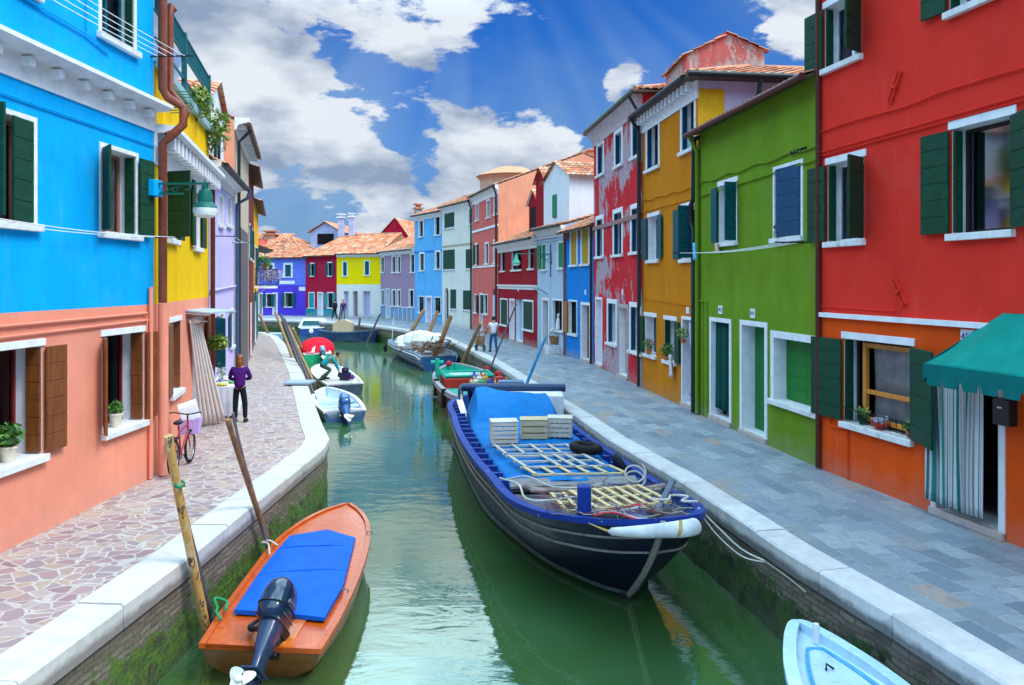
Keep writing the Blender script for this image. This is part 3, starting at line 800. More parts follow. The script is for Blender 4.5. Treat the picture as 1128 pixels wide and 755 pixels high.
c_ = MB(); c_.tube([(0,-.03,5.75),(A.L,-.03,5.75)], .012, 6); A.part(c_, 'conduit', A.zones[1][1])
c_ = MB(); c_.tube([(0,-.035,2.80),(A.L-.3,-.035,2.86),(A.L-.3,-.035,2.4)], .02, 6); c_.tube([(0,-.035,2.62),(3,-.035,2.66),(A.L-.1,-.035,2.74)], .016, 6); A.part(c_, 'conduit', SALMON)
c_ = MB(); c_.tube([(0,-.04,7.25),(A.u(93),-.04,7.05),(A.u(118),-.04,6.95)], .016, 6); c_.tube([(A.u(93),-.04,7.05),(A.u(93),-.04,10.6)], .012, 6); A.part(c_, 'conduit', A.zones[1][1])
# downpipe at the corner of the blue house: brown above, painted salmon below
uP = A.u(178, .12); 
A.pipe('downpipe', [(uP,-.14,10.6),(uP,-.14,6.75),(uP+.05,-.2,6.62),(uP+.12,-.45,6.45),(uP+.12,-.45,6.15),(uP+.02,-.3,5.95),(uP,-.14,5.8),(uP,-.14,3.02)], .075, PIPE_BR)
A.pipe('downpipe', [(uP+.02,-.14,3.0),(uP+.02,-.14,.02)], .085, SALMON)
A.pipe('downpipe', [(uP+.45,-.05,8.25),(uP+.45,-.12,8.3),(uP+.3,-.14,8.3),(uP+.27,-.14,8.1),(uP+.27,-.14,6.8),(uP+.27,-.3,6.6),(uP+.25,-.45,6.4),(uP+.2,-.36,6.1),(uP+.03,-.2,5.95)], .06, PIPE_BR)
A.pipe('downpipe', [(uP-.26,-.06,3.3),(uP-.26,-.06,.02)], .035, SALMON)

B = House('yellow_house', 'yellow house with salmon ground floor and planted roof terrace beside the blue house', (-6.23,13.59), (-7.73,19.9), 7.15,
          [(3.0, SALMON), (99, plaster('yellow_plaster', (.88,.50,.0), var=.08, streak=.18, grime=0))], depth=6)
B.window(183, 193, 188, 262, far='flat', near='ang', ang=60, w=1.0, d=.2)
B.window(213, 223, 200, 272, far='flat', near='flat', w=.95, d=.2)
B.window(187, 201, 356, 436, w=1.15, far='inner', near='flat', lw=.5, **BR)
B.door(212, 222, 350, 452, None, d=.4, sur=0, step=.06)
B.finish(roof='flat')
u_ = B.u(225); q = MB(); q.box(B.L-.75, B.L-.18, -.09, -.05, 1.0, 2.62); B.part(q, 'shutter', BROWN)
B.cornice(5.62, 6.12, .38, dent=.4, dz=(.2,.74), dw=.17, prof=[(0,-.35),(.05,-.35),(.06,.1),(.1,.74),(.8,.78),(1,.84),(1,1),(0,1.06)])
q = MB()
for uu in (0.6, 2.3, 4.0, B.L-.25): q.box(uu, uu+.09, -.025, .0, 6.2, 7.15)
B.part(q, 'pilaster', B.zones[1][1])
B.pipe('downpipe', [(B.L-.02,-.1,6.1),(B.L-.02,-.1,.02)], .06, PIPE_RB)
# roof terrace railing
q = MB()
for uu in (.75, 2.9, B.L-.1): q.box(uu-.05, uu+.05, -.06, .04, 7.1, 8.62)
for z_ in (8.56, 8.12, 7.62, 7.2): q.box(.0, B.L, -.03, .01, z_, z_+.04)
for i in range(int(B.L/.11)): q.box(.02+i*.11, .035+i*.11, -.02, .0, 8.14, 8.56)
rail = B.part(q, 'terrace_railing', paint('teal_green_iron', (.015,.11,.12), .45, .2))
q = MB()
for k in range(14):
    x = .0+k*.3
    q.tube([(B.L-.02, .1+k*.26, 7.2), (B.L-.02, .1+k*.26+.26, 7.62)], .018, 5); q.tube([(B.L-.02, .36+k*.26, 7.2), (B.L-.02, .1+k*.26, 7.62)], .018, 5)
q.build('lattice', GREENIRON, rail)
q = MB(); q.box(0, B.L, -.12, .35, 7.152, 7.3); B.part(q, 'planter_edge', paint('bluish_planter', (.3,.45,.5)))

def bush(name, label, c, rad, n, size, mat, cat='plant', group=None, pot=None, stems=True):
    o = thing(name, label, cat, (c[0], c[1], c[2]-rad[2]), 0, group)
    mb = MB(); mb.leaves((0,0,rad[2]), rad, n, size, seed=hash(label) % 999); mb.build('foliage', mat, o, recalc=False)
    q = MB()
    for k in range(5):
        a = k*1.3; q.tube([(0,0,-.02), (.3*rad[0]*math.cos(a), .3*rad[1]*math.sin(a), rad[2]*.8), (.6*rad[0]*math.cos(a), .6*rad[1]*math.sin(a), rad[2]*1.5)], [.012,.008,.003], 5)
    q.build('stem', paint('stem', (.1,.08,.03)), o)
    if pot:
        q = MB(); r = pot; q.lathe([(r*.7,-r*1.5),(r,-.02),(r*1.08,-.02),(r*1.08,.03),(r*.9,.03),(r*.88,-.02)], (0,0,0), 16); q.build('pot', TERRA, o, smooth=True)
    return o
import zlib
def hash(s): return zlib.crc32(s.encode())
bush('climbing_plant', 'yellow-green climber spilling over the near end of the roof terrace', B.world(.55,-.0,9.6), (.42,.4,.95), 700, .14, LEAFY)
bush('terrace_plant', 'leafy green plant with yellow tips hanging at the middle of the roof terrace', B.world(4.2,-.05,7.45), (.5,.3,.42), 400, .12, LEAFY, group=None)
bush('terrace_plant', 'bushy plant drooping from the far corner of the roof terrace', B.world(B.L-.3,-.1,7.25), (.6,.35,.6), 500, .12, LEAFY)
bush('terrace_plant', 'small flowering plant behind the terrace lattice', B.world(5.2,.9,7.65), (.7,.6,.4), 300, .12, LEAFG)
# curled iron flower brackets under the terrace
for uu, lb in ((1.0,'curled green iron flower bracket under the near part of the terrace'), (B.L-.5,'curled green iron flower bracket under the far corner of the terrace')):
    o = thing('flower_bracket', lb, 'bracket', B.world(uu, 0, 6.75), math.atan2(B.d.y, B.d.x), 'flower brackets on the yellow house')
    q = MB()
    for k in range(3):
        x = k*.22
        q.tube([(x,0,.2),(x,-.4,.2),(x,-.42,0),(x,-.2,-.1),(x,0,-.12)], .01, 5); q.torus((x,-.2,.08), .09, .008, (1,0,0), 14, 5)
    q.tube([(0,-.41,.2),(.44,-.41,.2)], .01, 5); q.tube([(0,-.42,0),(.44,-.42,0)], .01, 5)
    q.build('scrollwork', GREENIRON, o)

LAV = plaster('lavender_plaster', (.60,.49,.86), var=.06, streak=.12, grime=.2)
Cc = House('lavender_house', 'lavender house with narrow white-framed windows and dark gutter, left bank', (-7.74,19.93), (-9.03,25.4), 6.55, [(99, LAV)], depth=7)
for a, b in ((241, 245), (250, 254)):
    Cc.window(a, b, 215, 247, d=.2, sur=.06)
Cc.window(232, 236.5, 350, 405, d=.2, shut=GSHUT2, far='flat', near='ang', ang=70)
Cc.window(253, 256.5, 345, 382, d=.2, shut=GSHUT2, near='flat', far='none')
Cc.door(241.5, 246, 347, 430, DARK, sur=.08)
Cc.finish(roof='gable', slope=24, over=.38, gutter=PIPE_DK)
Cc.cornice(6.1, 6.5, .3)
c_ = MB(); c_.tube([(0,-.05,3.15),(Cc.L,-.05,3.25)], .03, 6); Cc.part(c_, 'conduit', LAV)
Cc.pipe('downpipe', [(Cc.L-.05,-.5,6.35),(Cc.L-.05,-.4,6.1),(Cc.L-.1,-.1,5.9),(Cc.L-.1,-.1,.02)], .06, paint('slate_blue_pipe', (.05,.09,.16)))
# white dormer with a tiled gable roof over the lavender house
def dormer(hs, name, mat, u0, u1, vf, vb, z0, ze, zr, tmat, over=.22, win=None, winmat=None, sidew=None):
    q = MB(); um = (u0+u1)/2
    q.prism([(u0,vf,z0),(u1,vf,z0),(u1,vf,ze),(um,vf,zr),(u0,vf,ze)], (0,vb-vf,0))
    d_ = hs.part(q, name, mat)
    sl = Vector((um-u0, 0, zr-ze)); W = sl.length; sl.normalize(); q = MB()
    Wt = W+over
    tile_sheet(q, Vector((u0,vf-.15,ze+.05))-sl*over, (0,1,0), sl, vb-vf+.15, Wt, tw=.24)
    sr = Vector((-sl.x,0,sl.z)); tile_sheet(q, Vector((u1,vf-.15,ze+.05))-sr*over, (0,1,0), sr, vb-vf+.15, Wt, tw=.24)
    q.build('dormer_roof', tmat, d_)
    return d_
ua, ub = Cc.u(239), Cc.u(254)
dd = dormer(Cc, 'dormer', WHITE, .9, 4.1, .15, 3.6, 6.4, 8.35, 9.05, ROOF2)
q = MB(); q.box(2.0,2.28,.10,.145,6.9,7.9); q.box(2.75,3.03,.10,.145,6.9,7.9); q.build('dormer_window', DARK, dd)

# peach-walled house behind, exposed brick, then red-brown and yellow ones, foreshortened
def brickmat(name, c1, c2, mo, sc=1.0):
    t = NT(name); v = t.tc(); s_ = t.n('ShaderNodeSeparateXYZ', {0: v}).outputs
    v2 = t.n('ShaderNodeCombineXYZ', {0: t.math('ADD', s_[0], s_[1]), 1: s_[2]}).outputs[0]
    br = t.n('ShaderNodeTexBrick', {'Vector': v2, 'Color1': (*c1,1), 'Color2': (*c2,1), 'Mortar': (*mo,1), 'Scale': sc, 'Mortar Size': .01, 'Brick Width': .26, 'Row Height': .075})
    n = t.noise(scale=3, detail=7, rough=.7)
    c = t.mix(t.mapr(n, .45, .7, 0, .6), br.outputs[0], mo)
    t.bump(t.math('MULTIPLY', br.outputs['Fac'], -1), .4, .01); return t.fin(c, .85)
PEACH = plaster('peach_plaster', (.82,.33,.20), var=.1, streak=.25, grime=0)
D1 = House('brick_house', 'narrow old house with bare brick front and peach side wall beyond the lavender house', (-9.05,25.45), (-11.0,32.6), 8.7,
           [(99, brickmat('bare_brick', (.5,.33,.22), (.62,.45,.3), (.5,.42,.34)))], depth=7)
D1.window(262, 264, 230, 260, w=.8, d=.2, far='none'); D1.window(266, 268, 330, 360, w=.8, d=.2)
D1.door(269.5, 271.5, 330, 400, BROWN, sur=.08)
D1.finish(roof='gable', sidemat=PEACH, slope=20, over=.5)
D1.cornice(8.35, 8.75, .45, dent=.5, dz=(.1,.6))
q = MB(); q.box(.7, 4.4, -.16, -.03, .05, 5.2); D1.part(q, 'board_screen', wood('weathered_boards', (.16,.12,.13), (.07,.05,.055), (40,40,1.2)))
D1.pipe('downpipe', [(.3,-.5,8.4),(.3,-.12,8.0),(.3,-.12,.05)], .055, PIPE_DK)
D2 = House('maroon_house', 'narrow maroon house with small windows, left bank between bare brick and yellow walls', (-11.02,32.65), (-13.1,39.6), 8.3, [(99, plaster('maroon_plaster', (.2,.03,.03)))], depth=7)
D2.window(0,0,0,0, rect=(1.0,1.8,4.4,5.8), far='flat', near='flat', shut=GSHUT2); D2.window(0,0,0,0, rect=(4.2,5.0,4.4,5.8), far='flat', near='flat', shut=GSHUT2)
D2.door(0,0,0,0, GSHUT, rect=(2.4,3.3,.1,2.3)); D2.finish(over=.35, gutter=PIPE_RB)
D3 = House('ochre_house', 'slim yellow house with flower balcony and green ground floor, farthest on the left bank', (-13.12,39.65), (-15.6,48.0), 7.6,
           [(2.8, plaster('dark_teal_plaster', (.02,.12,.12))), (99, plaster('ochre_yellow_plaster', (.85,.42,.01)))], depth=7)
D3.window(0,0,0,0, rect=(2.2,3.1,3.2,5.2), far='flat', near='flat', shut=GSHUT2, sill=False)
D3.window(0,0,0,0, rect=(5.6,6.4,3.9,5.3), far='flat', near='flat', shut=GSHUT2)
D3.door(0,0,0,0, GSHUT2, rect=(2.3,3.2,.1,2.2)); D3.finish(over=.35, gutter=PIPE_RB)
# curved balcony
q = MB(); cu = 2.65; 
pr = [(cu-1.1,0),(cu-1.05,-.55),(cu-.6,-1.0),(cu,-1.15),(cu+.6,-1.0),(cu+1.05,-.55),(cu+1.1,0)]
q.prism([(x,y,3.02) for x,y in pr], (0,0,.14)); q.prism([(cu-.5,0,2.6),(cu+.5,0,2.6),(cu+.5,-.5,2.95),(cu-.5,-.5,2.95)], (0,0,.07)); bal = D3.part(q, 'balcony', WHITE)
q = MB(); cr_ = crom([(x,y,4.05) for x,y in pr], 4); q.tube(cr_, .025, 6); q.tube([p-Vector((0,0,.85)) for p in cr_], .02, 6)
for p in cr_: 
    m_ = p-Vector((0,0,.45)); o2_ = Vector((p.x-cu, p.y, 0)).normalized()*.12
    q.tube([p, m_+o2_, p-Vector((0,0,.88))], .012, 5)
q.build('balcony_railing', IRON, bal)
bush('balcony_flowers', 'mass of lilac and white flowers hanging from the curved balcony', D3.world(cu,-.75,3.75), (.9,.55,.45), 700, .11, FLMIX)
bush('balcony_plant', 'green leafy plant above the balcony flowers', D3.world(cu-.4,-.5,4.45), (.45,.4,.4), 300, .12, LEAFG)
bush('balcony_plant', 'orange flowering plant at the far end of the balcony', D3.world(cu+.8,-.5,4.2), (.25,.25,.3), 150, .1, foliage_mat('orange_flowers', (.7,.15,.02), (.8,.3,.05)))
D4 = House('cream_house', 'low cream house with brown eaves at the end of the left bank', (-15.62,48.05), (-17.6,52.6), 5.6, [(99, plaster('cream_plaster', (.6,.5,.35)))], depth=7)
D4.window(0,0,0,0, rect=(1.5,2.3,3.4,4.6)); D4.door(0,0,0,0, BROWN, rect=(2.6,3.5,.1,2.2)); D4.finish(over=.9, slope=18)

# street lamp on the blue house
o = thing('street_lamp', 'green bell street lamp on a scrolled arm on the blue house', 'street lamp', A.world(A.L-.2, 0, 4.85), math.atan2(A.d.y, A.d.x))
q = MB(); q.box(-.17,.12,-.2,0,.0,.28); q.build('junction_box', A.zones[1][1], o, bevel=.01)
q = MB(); q.box(-.03,.03,-1.08,-.18,.2,.235); q.box(-.02,.02,-.62,-.18,.03,.06); q.tube([(0,-.2,.05),(0,-.6,.2)], .012, 6)
for k in range(2): q.torus((0,-.3-.17*k,.12), .055-.012*k, .008, (1,0,0), 16, 5)
q.tube([(0,-1.0,.22),(0,-1.0,.3)], .012, 6); q.tube([(0,-.75,.17),(0,-.7,.1),(0,-.64,.12)], .012, 6); q.build('arm', GREENIRON, o)
q = MB(); q.lathe([(.02,.22),(.05,.2),(.05,.12),(.1,.1),(.12,.02),(.125,-.1),(.19,-.17),(.2,-.2),(.17,-.2),(.1,-.1)], (0,-1.0,0), 20); q.build('lamp_shade', GREENIRON, o, smooth=True)
q = MB(); q.lathe([(.195,-.2),(.2,-.26),(.18,-.33),(.12,-.36),(.01,-.37)], (0,-1.0,0), 20); q.build('diffuser', paint('milk_glass', (.75,.78,.75), .2), o, smooth=True)

# clothes lines on the left houses
LINE = paint('white_line', (.85,.85,.88), .5)
def clothesline(label, hs, ua_, ub_, z, outs, hs2=None, rodlen=.75, zb=None, items=None):
    o = thing('clothesline', label, 'clothesline', hs.world(ua_, 0, z)); hs2 = hs2 or hs; zb = z if zb is None else zb
    q = MB(); q.tube([hs.world(ua_,0,z), hs.world(ua_,-rodlen,z)], .014, 6); q.build('rod', IRON, o, W=True)
    q = MB(); q.tube([hs2.world(ub_,0,zb), hs2.world(ub_,-rodlen,zb)], .014, 6); q.build('rod', IRON, o, W=True)
    for d_ in outs:
        a, b = hs.world(ua_,-d_,z), hs2.world(ub_,-d_,zb); q = MB()
        q.tube([a.lerp(b,k/8)-Vector((0,0,.06*math.sin(math.pi*k/8))) for k in range(9)], .006, 5); q.build('line', LINE, o, W=True)
    return o
clothesline('four white washing lines high up across the blue house front', A, 5.0, A.L-.1, 7.28, (.12,.28,.44,.6), zb=7.28)
clothesline('pair of washing lines below the blue house first-floor windows', A, 5.3, A.L-.25, 4.15, (.15,.5), rodlen=.6)
clothesline('three short washing lines under the lavender house windows', Cc, 1.2, 4.9, 4.62, (.2,.35,.5), rodlen=.6)

def potplant(label, loc, r=.09, h=.16, fr=.16, leaf=LEAFG, pot=POTW, cat='potted plant', flower=None, n=130, sz=.07, fz=1.0):
    o = thing('potted_plant', label, cat, loc)
    q = MB(); q.lathe([(r*.72,0),(r*.98,h*.85),(r*1.08,h*.85),(r*1.08,h),(r*.92,h),(r*.9,h*.85)], (0,0,0), 18); q.build('pot', pot, o, smooth=True)
    q = MB(); q.leaves((0,0,h+fr*.7*fz), (fr,fr,fr*fz), n, sz, seed=hash(label) % 999); q.build('foliage', leaf, o, recalc=False)
    if flower:
        q = MB(); q.leaves((0,0,h+fr*.95*fz), (fr*1.05,fr*1.05,fr*.9*fz), n//3, sz*.8, seed=5); q.build('flowers', flower, o, recalc=False)
    return o
uz = A.s_ = A.rect(0, 46, 381, 500, ref='R', w=1.25)
potplant('basil-like green plant in a cream pot on the nearest salmon window sill', A.world(A.u(8,-.13), .12, uz[2]+.006), .1, .2, .19, n=260, sz=.085)
uz2 = A.rect(113, 158, 371, 478)
potplant('small green plant in a cream pot on the second salmon window sill', A.world(uz2[0]+.55, .1, uz2[2]+.006), .1, .22, .13, n=160, sz=.07)
uz3 = B.rect(187, 201, 356, 436, w=1.15)
potplant('spindly green plant in a small pot on the third salmon window sill', A.world(A.L+.9, .0, 0)+Vector((0,0,uz3[2]+.01)) if False else B.world(uz3[0]+.3, .1, uz3[2]+.006), .06, .12, .1, n=60, sz=.06, fz=1.6)
# ================================================================= RIGHT BANK
ORED = plaster('orange_red_plaster', (.80,.085,.008), var=.1, streak=.15, grime=.12)
RED = plaster('scarlet_plaster', (.76,.035,.022), var=.08, streak=.16, grime=0)
R = House('red_house', 'scarlet house with orange-red ground floor and awning, nearest on the right bank', (5.59,14.15), (7.8,4.05), 10.8, [(2.78, ORED), (99, RED)], depth=7)
AQ = dict(near='ang', ang=62)
CUR = fabric('grey_lilac_curtain', (.20,.17,.21), var=.3)
R.window(912, 952, 182, 267, far='wrap', curtain=CUR, **AQ)
R.window(1049, 1116, 143, 258, far='wrap', curtain=CUR, mull=False, frame=WINDARK, near='ang', ang=25)
R.window(909, 949, 10, 77, far='wrap', curtain=CUR, **AQ)
R.window(1046, 1105, -110, 14, far='wrap', near='ang', ang=25)
w_, rr = R.window(930, 1005, 373, 464, far='wrap', near='ang', ang=20, frame=paint('dark_frame', (.03,.03,.03)), mull=False, d=.24)
# orange inner casement with lace and a low iron grille
q = MB(); a, b = R.u(953,-.22), rr[1]-.06; z0_, z1_ = rr[2]+.04, rr[3]-.05; OW = wood('orange_window_wood', (.75,.3,.04), (.5,.16,.02), rough=.4)
for x in (a, b-.09): q.box(x, x+.09, .17, .235, z0_, z1_)
for z_ in (z0_+.02, z0_+(z1_-z0_)*.36, z1_-.08): q.box(a+.09, b-.09, .175, .23, z_, z_+.075)
q.build('casement', OW, w_, bevel=.004)
q = MB(); q.grid(lambda i, j: (a+.1+(b-a-.2)*i, .33+.018*math.sin(i*44+math.sin(j*4)), z0_+.05+(z1_-z0_-.1)*j), 60, 4); q.build('curtain', LACE, w_, smooth=True)
q = MB()
for z_ in (z0_+.02, z0_+.2): q.tube([(rr[0]+.02,-.02,z_),(rr[1]-.02,-.02,z_)], .008, 5)
for k in range(12): x = rr[0]+.05+k*(rr[1]-rr[0]-.1)/11; q.tube([(x,-.02,z0_),(x,-.02,z0_+.2)], .006, 5)
q.build('grille', IRON, w_)
dr, dq = R.door(1032, 1101, 424, 582, None, d=.3, sur=.1, step=.11)
R.window(0,0,0,0, rect=(7.4,8.5,1.2,2.5), far='flat', near='flat')
R.window(0,0,0,0, rect=(8.0,9.2,4.2,5.8), far='flat', near='flat')
R.finish(gutter=PIPE_DK)
R.cornice(2.76, 2.84, .07, u1=R.u(1100), name='string_course', prof=[(0,0),(1,0),(1,1),(0,1)])
q = MB(); pts = [(x*R.L/14, -.03, 6.1+.02*math.sin(x*1.7)-.012*(x%2)+.004*x) for x in range(15)]
q.tube(crom(pts, 4), .016, 6); q.tube([(0,-.03,5.72),(R.L,-.03,5.82)], .016, 6); q.tube([(0,-.03,5.66),(R.L,-.03,5.75)], .012, 6)
q.tube([(0,-.03,2.95),(2.0,-.03,2.93),(2.05,-.05,2.98)], .012, 6)
R.part(q, 'conduit', RED)
q = MB(); q.tube([(R.u(916),-.03,1.0),(R.u(916),-.03,.85),(R.u(935),-.03,.85),(R.u(935),-.03,.02)], .018, 6); R.part(q, 'conduit', ORED)
def tie(px, py, ang, L=.5):
    u, z = R.u(px), R.z(px, py); q = MB(); e = Vector((math.cos(ang), 0, math.sin(ang))); p = Vector((-e.z, 0, e.x))
    for k in (-.035, .035): q.frame_box(Vector((u,-.05,z))-e*L/2+p*(k-.016), e*L, p*.032, (0,.05,0))
    q.frame_box(Vector((u,-.07,z))-p*.07-e*.02, e*.05, p*.14, (0,.04,0))
    R.part(q, 'wall_tie', RED)
tie(987, 96, math.radians(62)); tie(992, 321, math.radians(-58))
R.plate(1067, 371.5, '453', w=.25, h=.21, size=.15)
q = MB(); um, zm = R.u(1112), R.z(1112, 454); q.box(um-.13, um+.13, -.14, -.01, zm-.17, zm+.17); mbx = R.part(q, 'mailbox', paint('black_mailbox', (.015,.018,.02), .35), bevel=.01)
q = MB(); q.box(um-.05, um+.02, -.146, -.142, zm+.05, zm+.07); q.build('slot', WHITE, mbx)
q = MB(); q.tube([(.02,-.06,10.6),(.02,-.06,.03)], .05, 8); R.part(q, 'downpipe', PIPE_RB)
# awning and its striped curtain
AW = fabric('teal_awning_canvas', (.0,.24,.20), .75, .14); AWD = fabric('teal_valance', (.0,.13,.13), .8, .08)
o = thing('awning', 'teal green canvas awning with scalloped valance over the red house door', 'awning', R.world(0,0,0), math.atan2(R.d.y, R.d.x))
uA = R.u(1018, .78)+.0; uw = uA+.0; uE = uA+2.6; zf, zt_ = 2.28, 2.98
q = MB(); 
def cf(i, j):
    x = uA+(uE-uA)*i; zt2 = zt_-.28*max(0, 1-i/.2); sg = .035*math.sin(math.pi*j)*(1+.4*math.sin(i*23))
    return (x+.02*j*(1-i), -.78+.75*j, zf+(zt2-zf)*j-sg+.006*math.sin(i*60)*(1-j))
q.grid(cf, 60, 12)

q.build('canopy', AW, o, smooth=True, solid=.012)
def vz(i): 
    k = (i*2.6/.31) % 1.0; return .0 if k > .2 else .09
q = MB(); N_ = 130; v = []
for i in range(N_+1): x = uA+2.6*i/N_; v += [(x,-.79,zf+.012), (x,-.8+.006*math.sin(i*.5),zf-.27+vz(i/N_))]
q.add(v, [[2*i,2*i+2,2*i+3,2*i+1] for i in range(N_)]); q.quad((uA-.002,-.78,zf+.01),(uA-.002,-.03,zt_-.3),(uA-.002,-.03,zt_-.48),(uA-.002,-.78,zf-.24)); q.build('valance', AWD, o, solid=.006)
q = MB(); q.tube([(uA+.02,-.76,zf-.01),(uE,-.76,zf-.01)], .016, 6); q.tube([(uA+.02,-.76,zf-.01),(uA+.02,-.02,zf+.2)], .014, 6); q.build('frame', METAL, o)
STR = fabric('striped_cotton', None, stripes=[(0,(.62,.62,.62)),(.1,(.02,.2,.2)),(.22,(.6,.58,.6)),(.3,(.45,.3,.3)),(.36,(.6,.6,.62)),(.48,(.25,.28,.3)),(.54,(.62,.62,.65)),(.66,(.03,.24,.22)),(.8,(.5,.42,.36)),(.88,(.6,.6,.64))])
def curtain(name, label, hs, ua_, ub_, v_, z0, z1, mat, amp=.05, waves=9, rep=3, cat='curtain', tie=0, group=None):
    o = thing(name, label, cat, hs.world(ua_,0,0), math.atan2(hs.d.y, hs.d.x), group); W = ub_-ua_
    def fn(i, j):
        sq = 1-tie*math.sin(math.pi*min(1, j*1.15))**2 if tie else 1
        ph = (i+.035*math.sin(i*17)+.02*math.sin(i*41+2))*waves*2*math.pi+.9*math.sin(j*3+i*5)
        return (W*(i*sq+(1-sq)*1.0) if tie > 0 else W*i, v_-amp*(.7+.5*math.sin(i*11))*math.sin(ph)*(.6+.5*(1-j)), z0+(z1-z0)*j+.02*math.sin(ph)*(1-j))
    q = MB(); q.grid(fn, waves*14, 14, uvfn=lambda i, j: (i*rep, j)); q.build('cloth', mat, o, smooth=True, solid=.004)
    q = MB(); q.tube([(0,v_,z1+.01),(W,v_,z1+.01)], .01, 6); q.build('rail', IRON, o); return o
ca = R.u(1021, .14); cb = R.u(1083, .14)
curtain('door_curtain', 'green, white and pink striped door curtain under the awning', R, ca, cb, -.14, .22, 2.3, STR, .045, 8, 5.5)

GRN = plaster('leaf_green_plaster', (.15,.265,.014), var=.14, streak=.22, grime=.15)
Gn = House('green_house', 'leaf green house with white window frames and green ground-floor doors, right bank', (4.78,20.0), (5.585,14.19), 7.22, [(99, GRN)], depth=7)
BLIND = fabric('slatted_blind', (.2,.2,.26), var=.3)
Gn.window(792, 812, 206, 268, w=None, far='flat', near='ang', ang=78, curtain=BLIND, lintel=.12, lw=.3, shut=GSHUT2)
Gn.window(854, 883, 188, 263, far='none', near='none', closed=None, sur=.07, lintel=0)
u0_, u1_, z0_, z1_ = Gn.rect(854, 883, 188, 263); 
Gn.leaf(Gn.root, u1_-.02, -.01, -1, -.12, (u1_-u0_)*.74, z0_+.02, z1_-.01, BSHUT)
dk, dkr = Gn.door(784, 804, 354, 460, None, sur=.1, step=.14, d=.3)
Gn.door(818, 843, 358, 478, paint('bright_green_door', (.005,.15,.03), .4), sur=.11, step=.12, d=.3)
Gn.window(853, 899, 372, 440, closed=.9, shut=paint('leaf_green_shutter', (.01,.17,.02), .4), sur=.14, d=.3, mull=False)
Gn.finish(slope=20, over=.3, gutter=PIPE_RB, tmat=tiles('dark_tiles', [(0,(.12,.04,.03)),(.3,(.2,.07,.05)),(.6,(.3,.1,.06)),(.8,(.14,.06,.05)),(.9,(.25,.12,.09)),(1,(.35,.2,.15))]))
q = MB(); pts = [(x*Gn.L/12, -.03, 5.88+.03*math.sin(x*2.1)) for x in range(13)]; q.tube(crom(pts, 4), .017, 6); q.tube([(0,-.03,5.55),(Gn.L,-.03,5.62)], .017, 6)
Gn.part(q, 'conduit', GRN)
q = MB()
for k in range(5): q.box(Gn.L-1.0+k*.13, Gn.L-.93+k*.13, -.05, -.02, 5.86, 5.92)
Gn.part(q, 'cable_clips', IRON)
Gn.pipe('downpipe', [(.12,-.3,7.1),(.1,-.08,6.7),(.1,-.08,3.2),(.1,-.08,.03)], .055, GRN)
q = MB(); q.box(.28,.34,-.03,0,.02,2.9); q.tube([(.12,-.06,2.9),(.62,-.03,2.9),(.62,-.03,.05)], .014, 6); Gn.part(q, 'conduit', GRN)
Gn.plate(794, 341.5, '455', size=.12); Gn.plate(829.5, 345.5, '454', size=.12)
curtain('door_curtain', 'dark green door curtain in the left doorway of the leaf green house', Gn, dkr[0]+.02, dkr[0]+(dkr[1]-dkr[0])*.86, .12, .3, dkr[3]-.03, fabric('dark_green_cloth', (.004,.07,.06)), .04, 6)
cl = clothesline('washing lines with small clothes strung below the leaf green house windows', Gn, .0, Gn.u(893), 4.12, (.2,.35,.5), rodlen=.7)
def cloth(label, p, w, h, mat, rz=0, cat='laundry', name='hanging_cloth'):
    o = thing(name, label, cat, p, rz); q = MB()
    q.grid(lambda i, j: (w*(i-.5)*(1+.15*(1-j)), .03*math.sin(i*9+j*2), -h*(1-j)), 12, 6); q.build('cloth', mat, o, smooth=True, solid=.004); return o
cloth('small light blue cloth hanging at the far end of the green house line', Gn.world(.62,-.35,4.35), .2, .42, fabric('light_blue_cloth', (.12,.5,.75)), math.atan2(Gn.d.y,Gn.d.x))
cloth('pale pink cloth draped on the green house sill', Gn.world(1.45,-.12,4.3), .22, .2, fabric('pale_pink_cloth', (.65,.4,.35)), math.atan2(Gn.d.y,Gn.d.x))
o = thing('cat_figure', 'small black and white cat figure sitting on the sill behind the dark blue shutter', 'cat', Gn.world(u0_+.12,-.04,z0_+.005), math.atan2(Gn.d.y, Gn.d.x))
q = MB(); q.lathe([(.045,0),(.06,.05),(.045,.14),(.03,.19),(.012,.2)], (0,0,0), 10); q.ball((0,-.02,.22), .042, 10); q.add([(-.035,-.02,.24),(-.01,-.02,.25),(-.028,-.02,.29)], [[0,1,2]]); q.add([(.035,-.02,.24),(.01,-.02,.25),(.028,-.02,.29)], [[0,1,2]])
q.tube([(.0,.05,.02),(.06,.02,.01),(.1,-.03,.02)], [.014,.012,.006], 6); q.build('body', paint('black_and_white_fur', (.3,.3,.3), .8, 1.0, 6), o, smooth=True)

ORG = plaster('orange_ochre_plaster', (.58,.19,.004), var=.1, streak=.2, grime=.1)
LIL = plaster('lilac_white_plaster', (.55,.5,.72), var=.08, streak=.3, grime=0)
Or = House('orange_house', 'tall orange ochre house with white scalloped eaves, hipped tile roof and dark gutter, right bank', (4.17,24.9), (4.775,20.04), 8.75, [(99, ORG)], depth=9)
Or.window(713, 725.5, 137, 188, sur=.12, lintel=0, shut=BSHUT, far='inner', d=.2)
Or.window(751.5, 765, 112, 168, sur=.12, lintel=0, shut=BSHUT, far='inner', d=.2)
Or.window(714, 726, 240, 287, far='flat', near='flat', shut=GSHUT2, lw=.4)
Or.window(750.5, 765, 230, 286, far='flat', near='in', ang=100, shut=GSHUT2, lw=.45)
Or.window(710.5, 723, 348, 389, far='flat', near='inner', d=.25)
Or.window(732, 745, 352, 396, far='inner', near='flat', d=.25, lw=.4)
dd_, dqr = Or.door(752.5, 765, 352, 448, None, sur=.09, step=.14, d=.3)
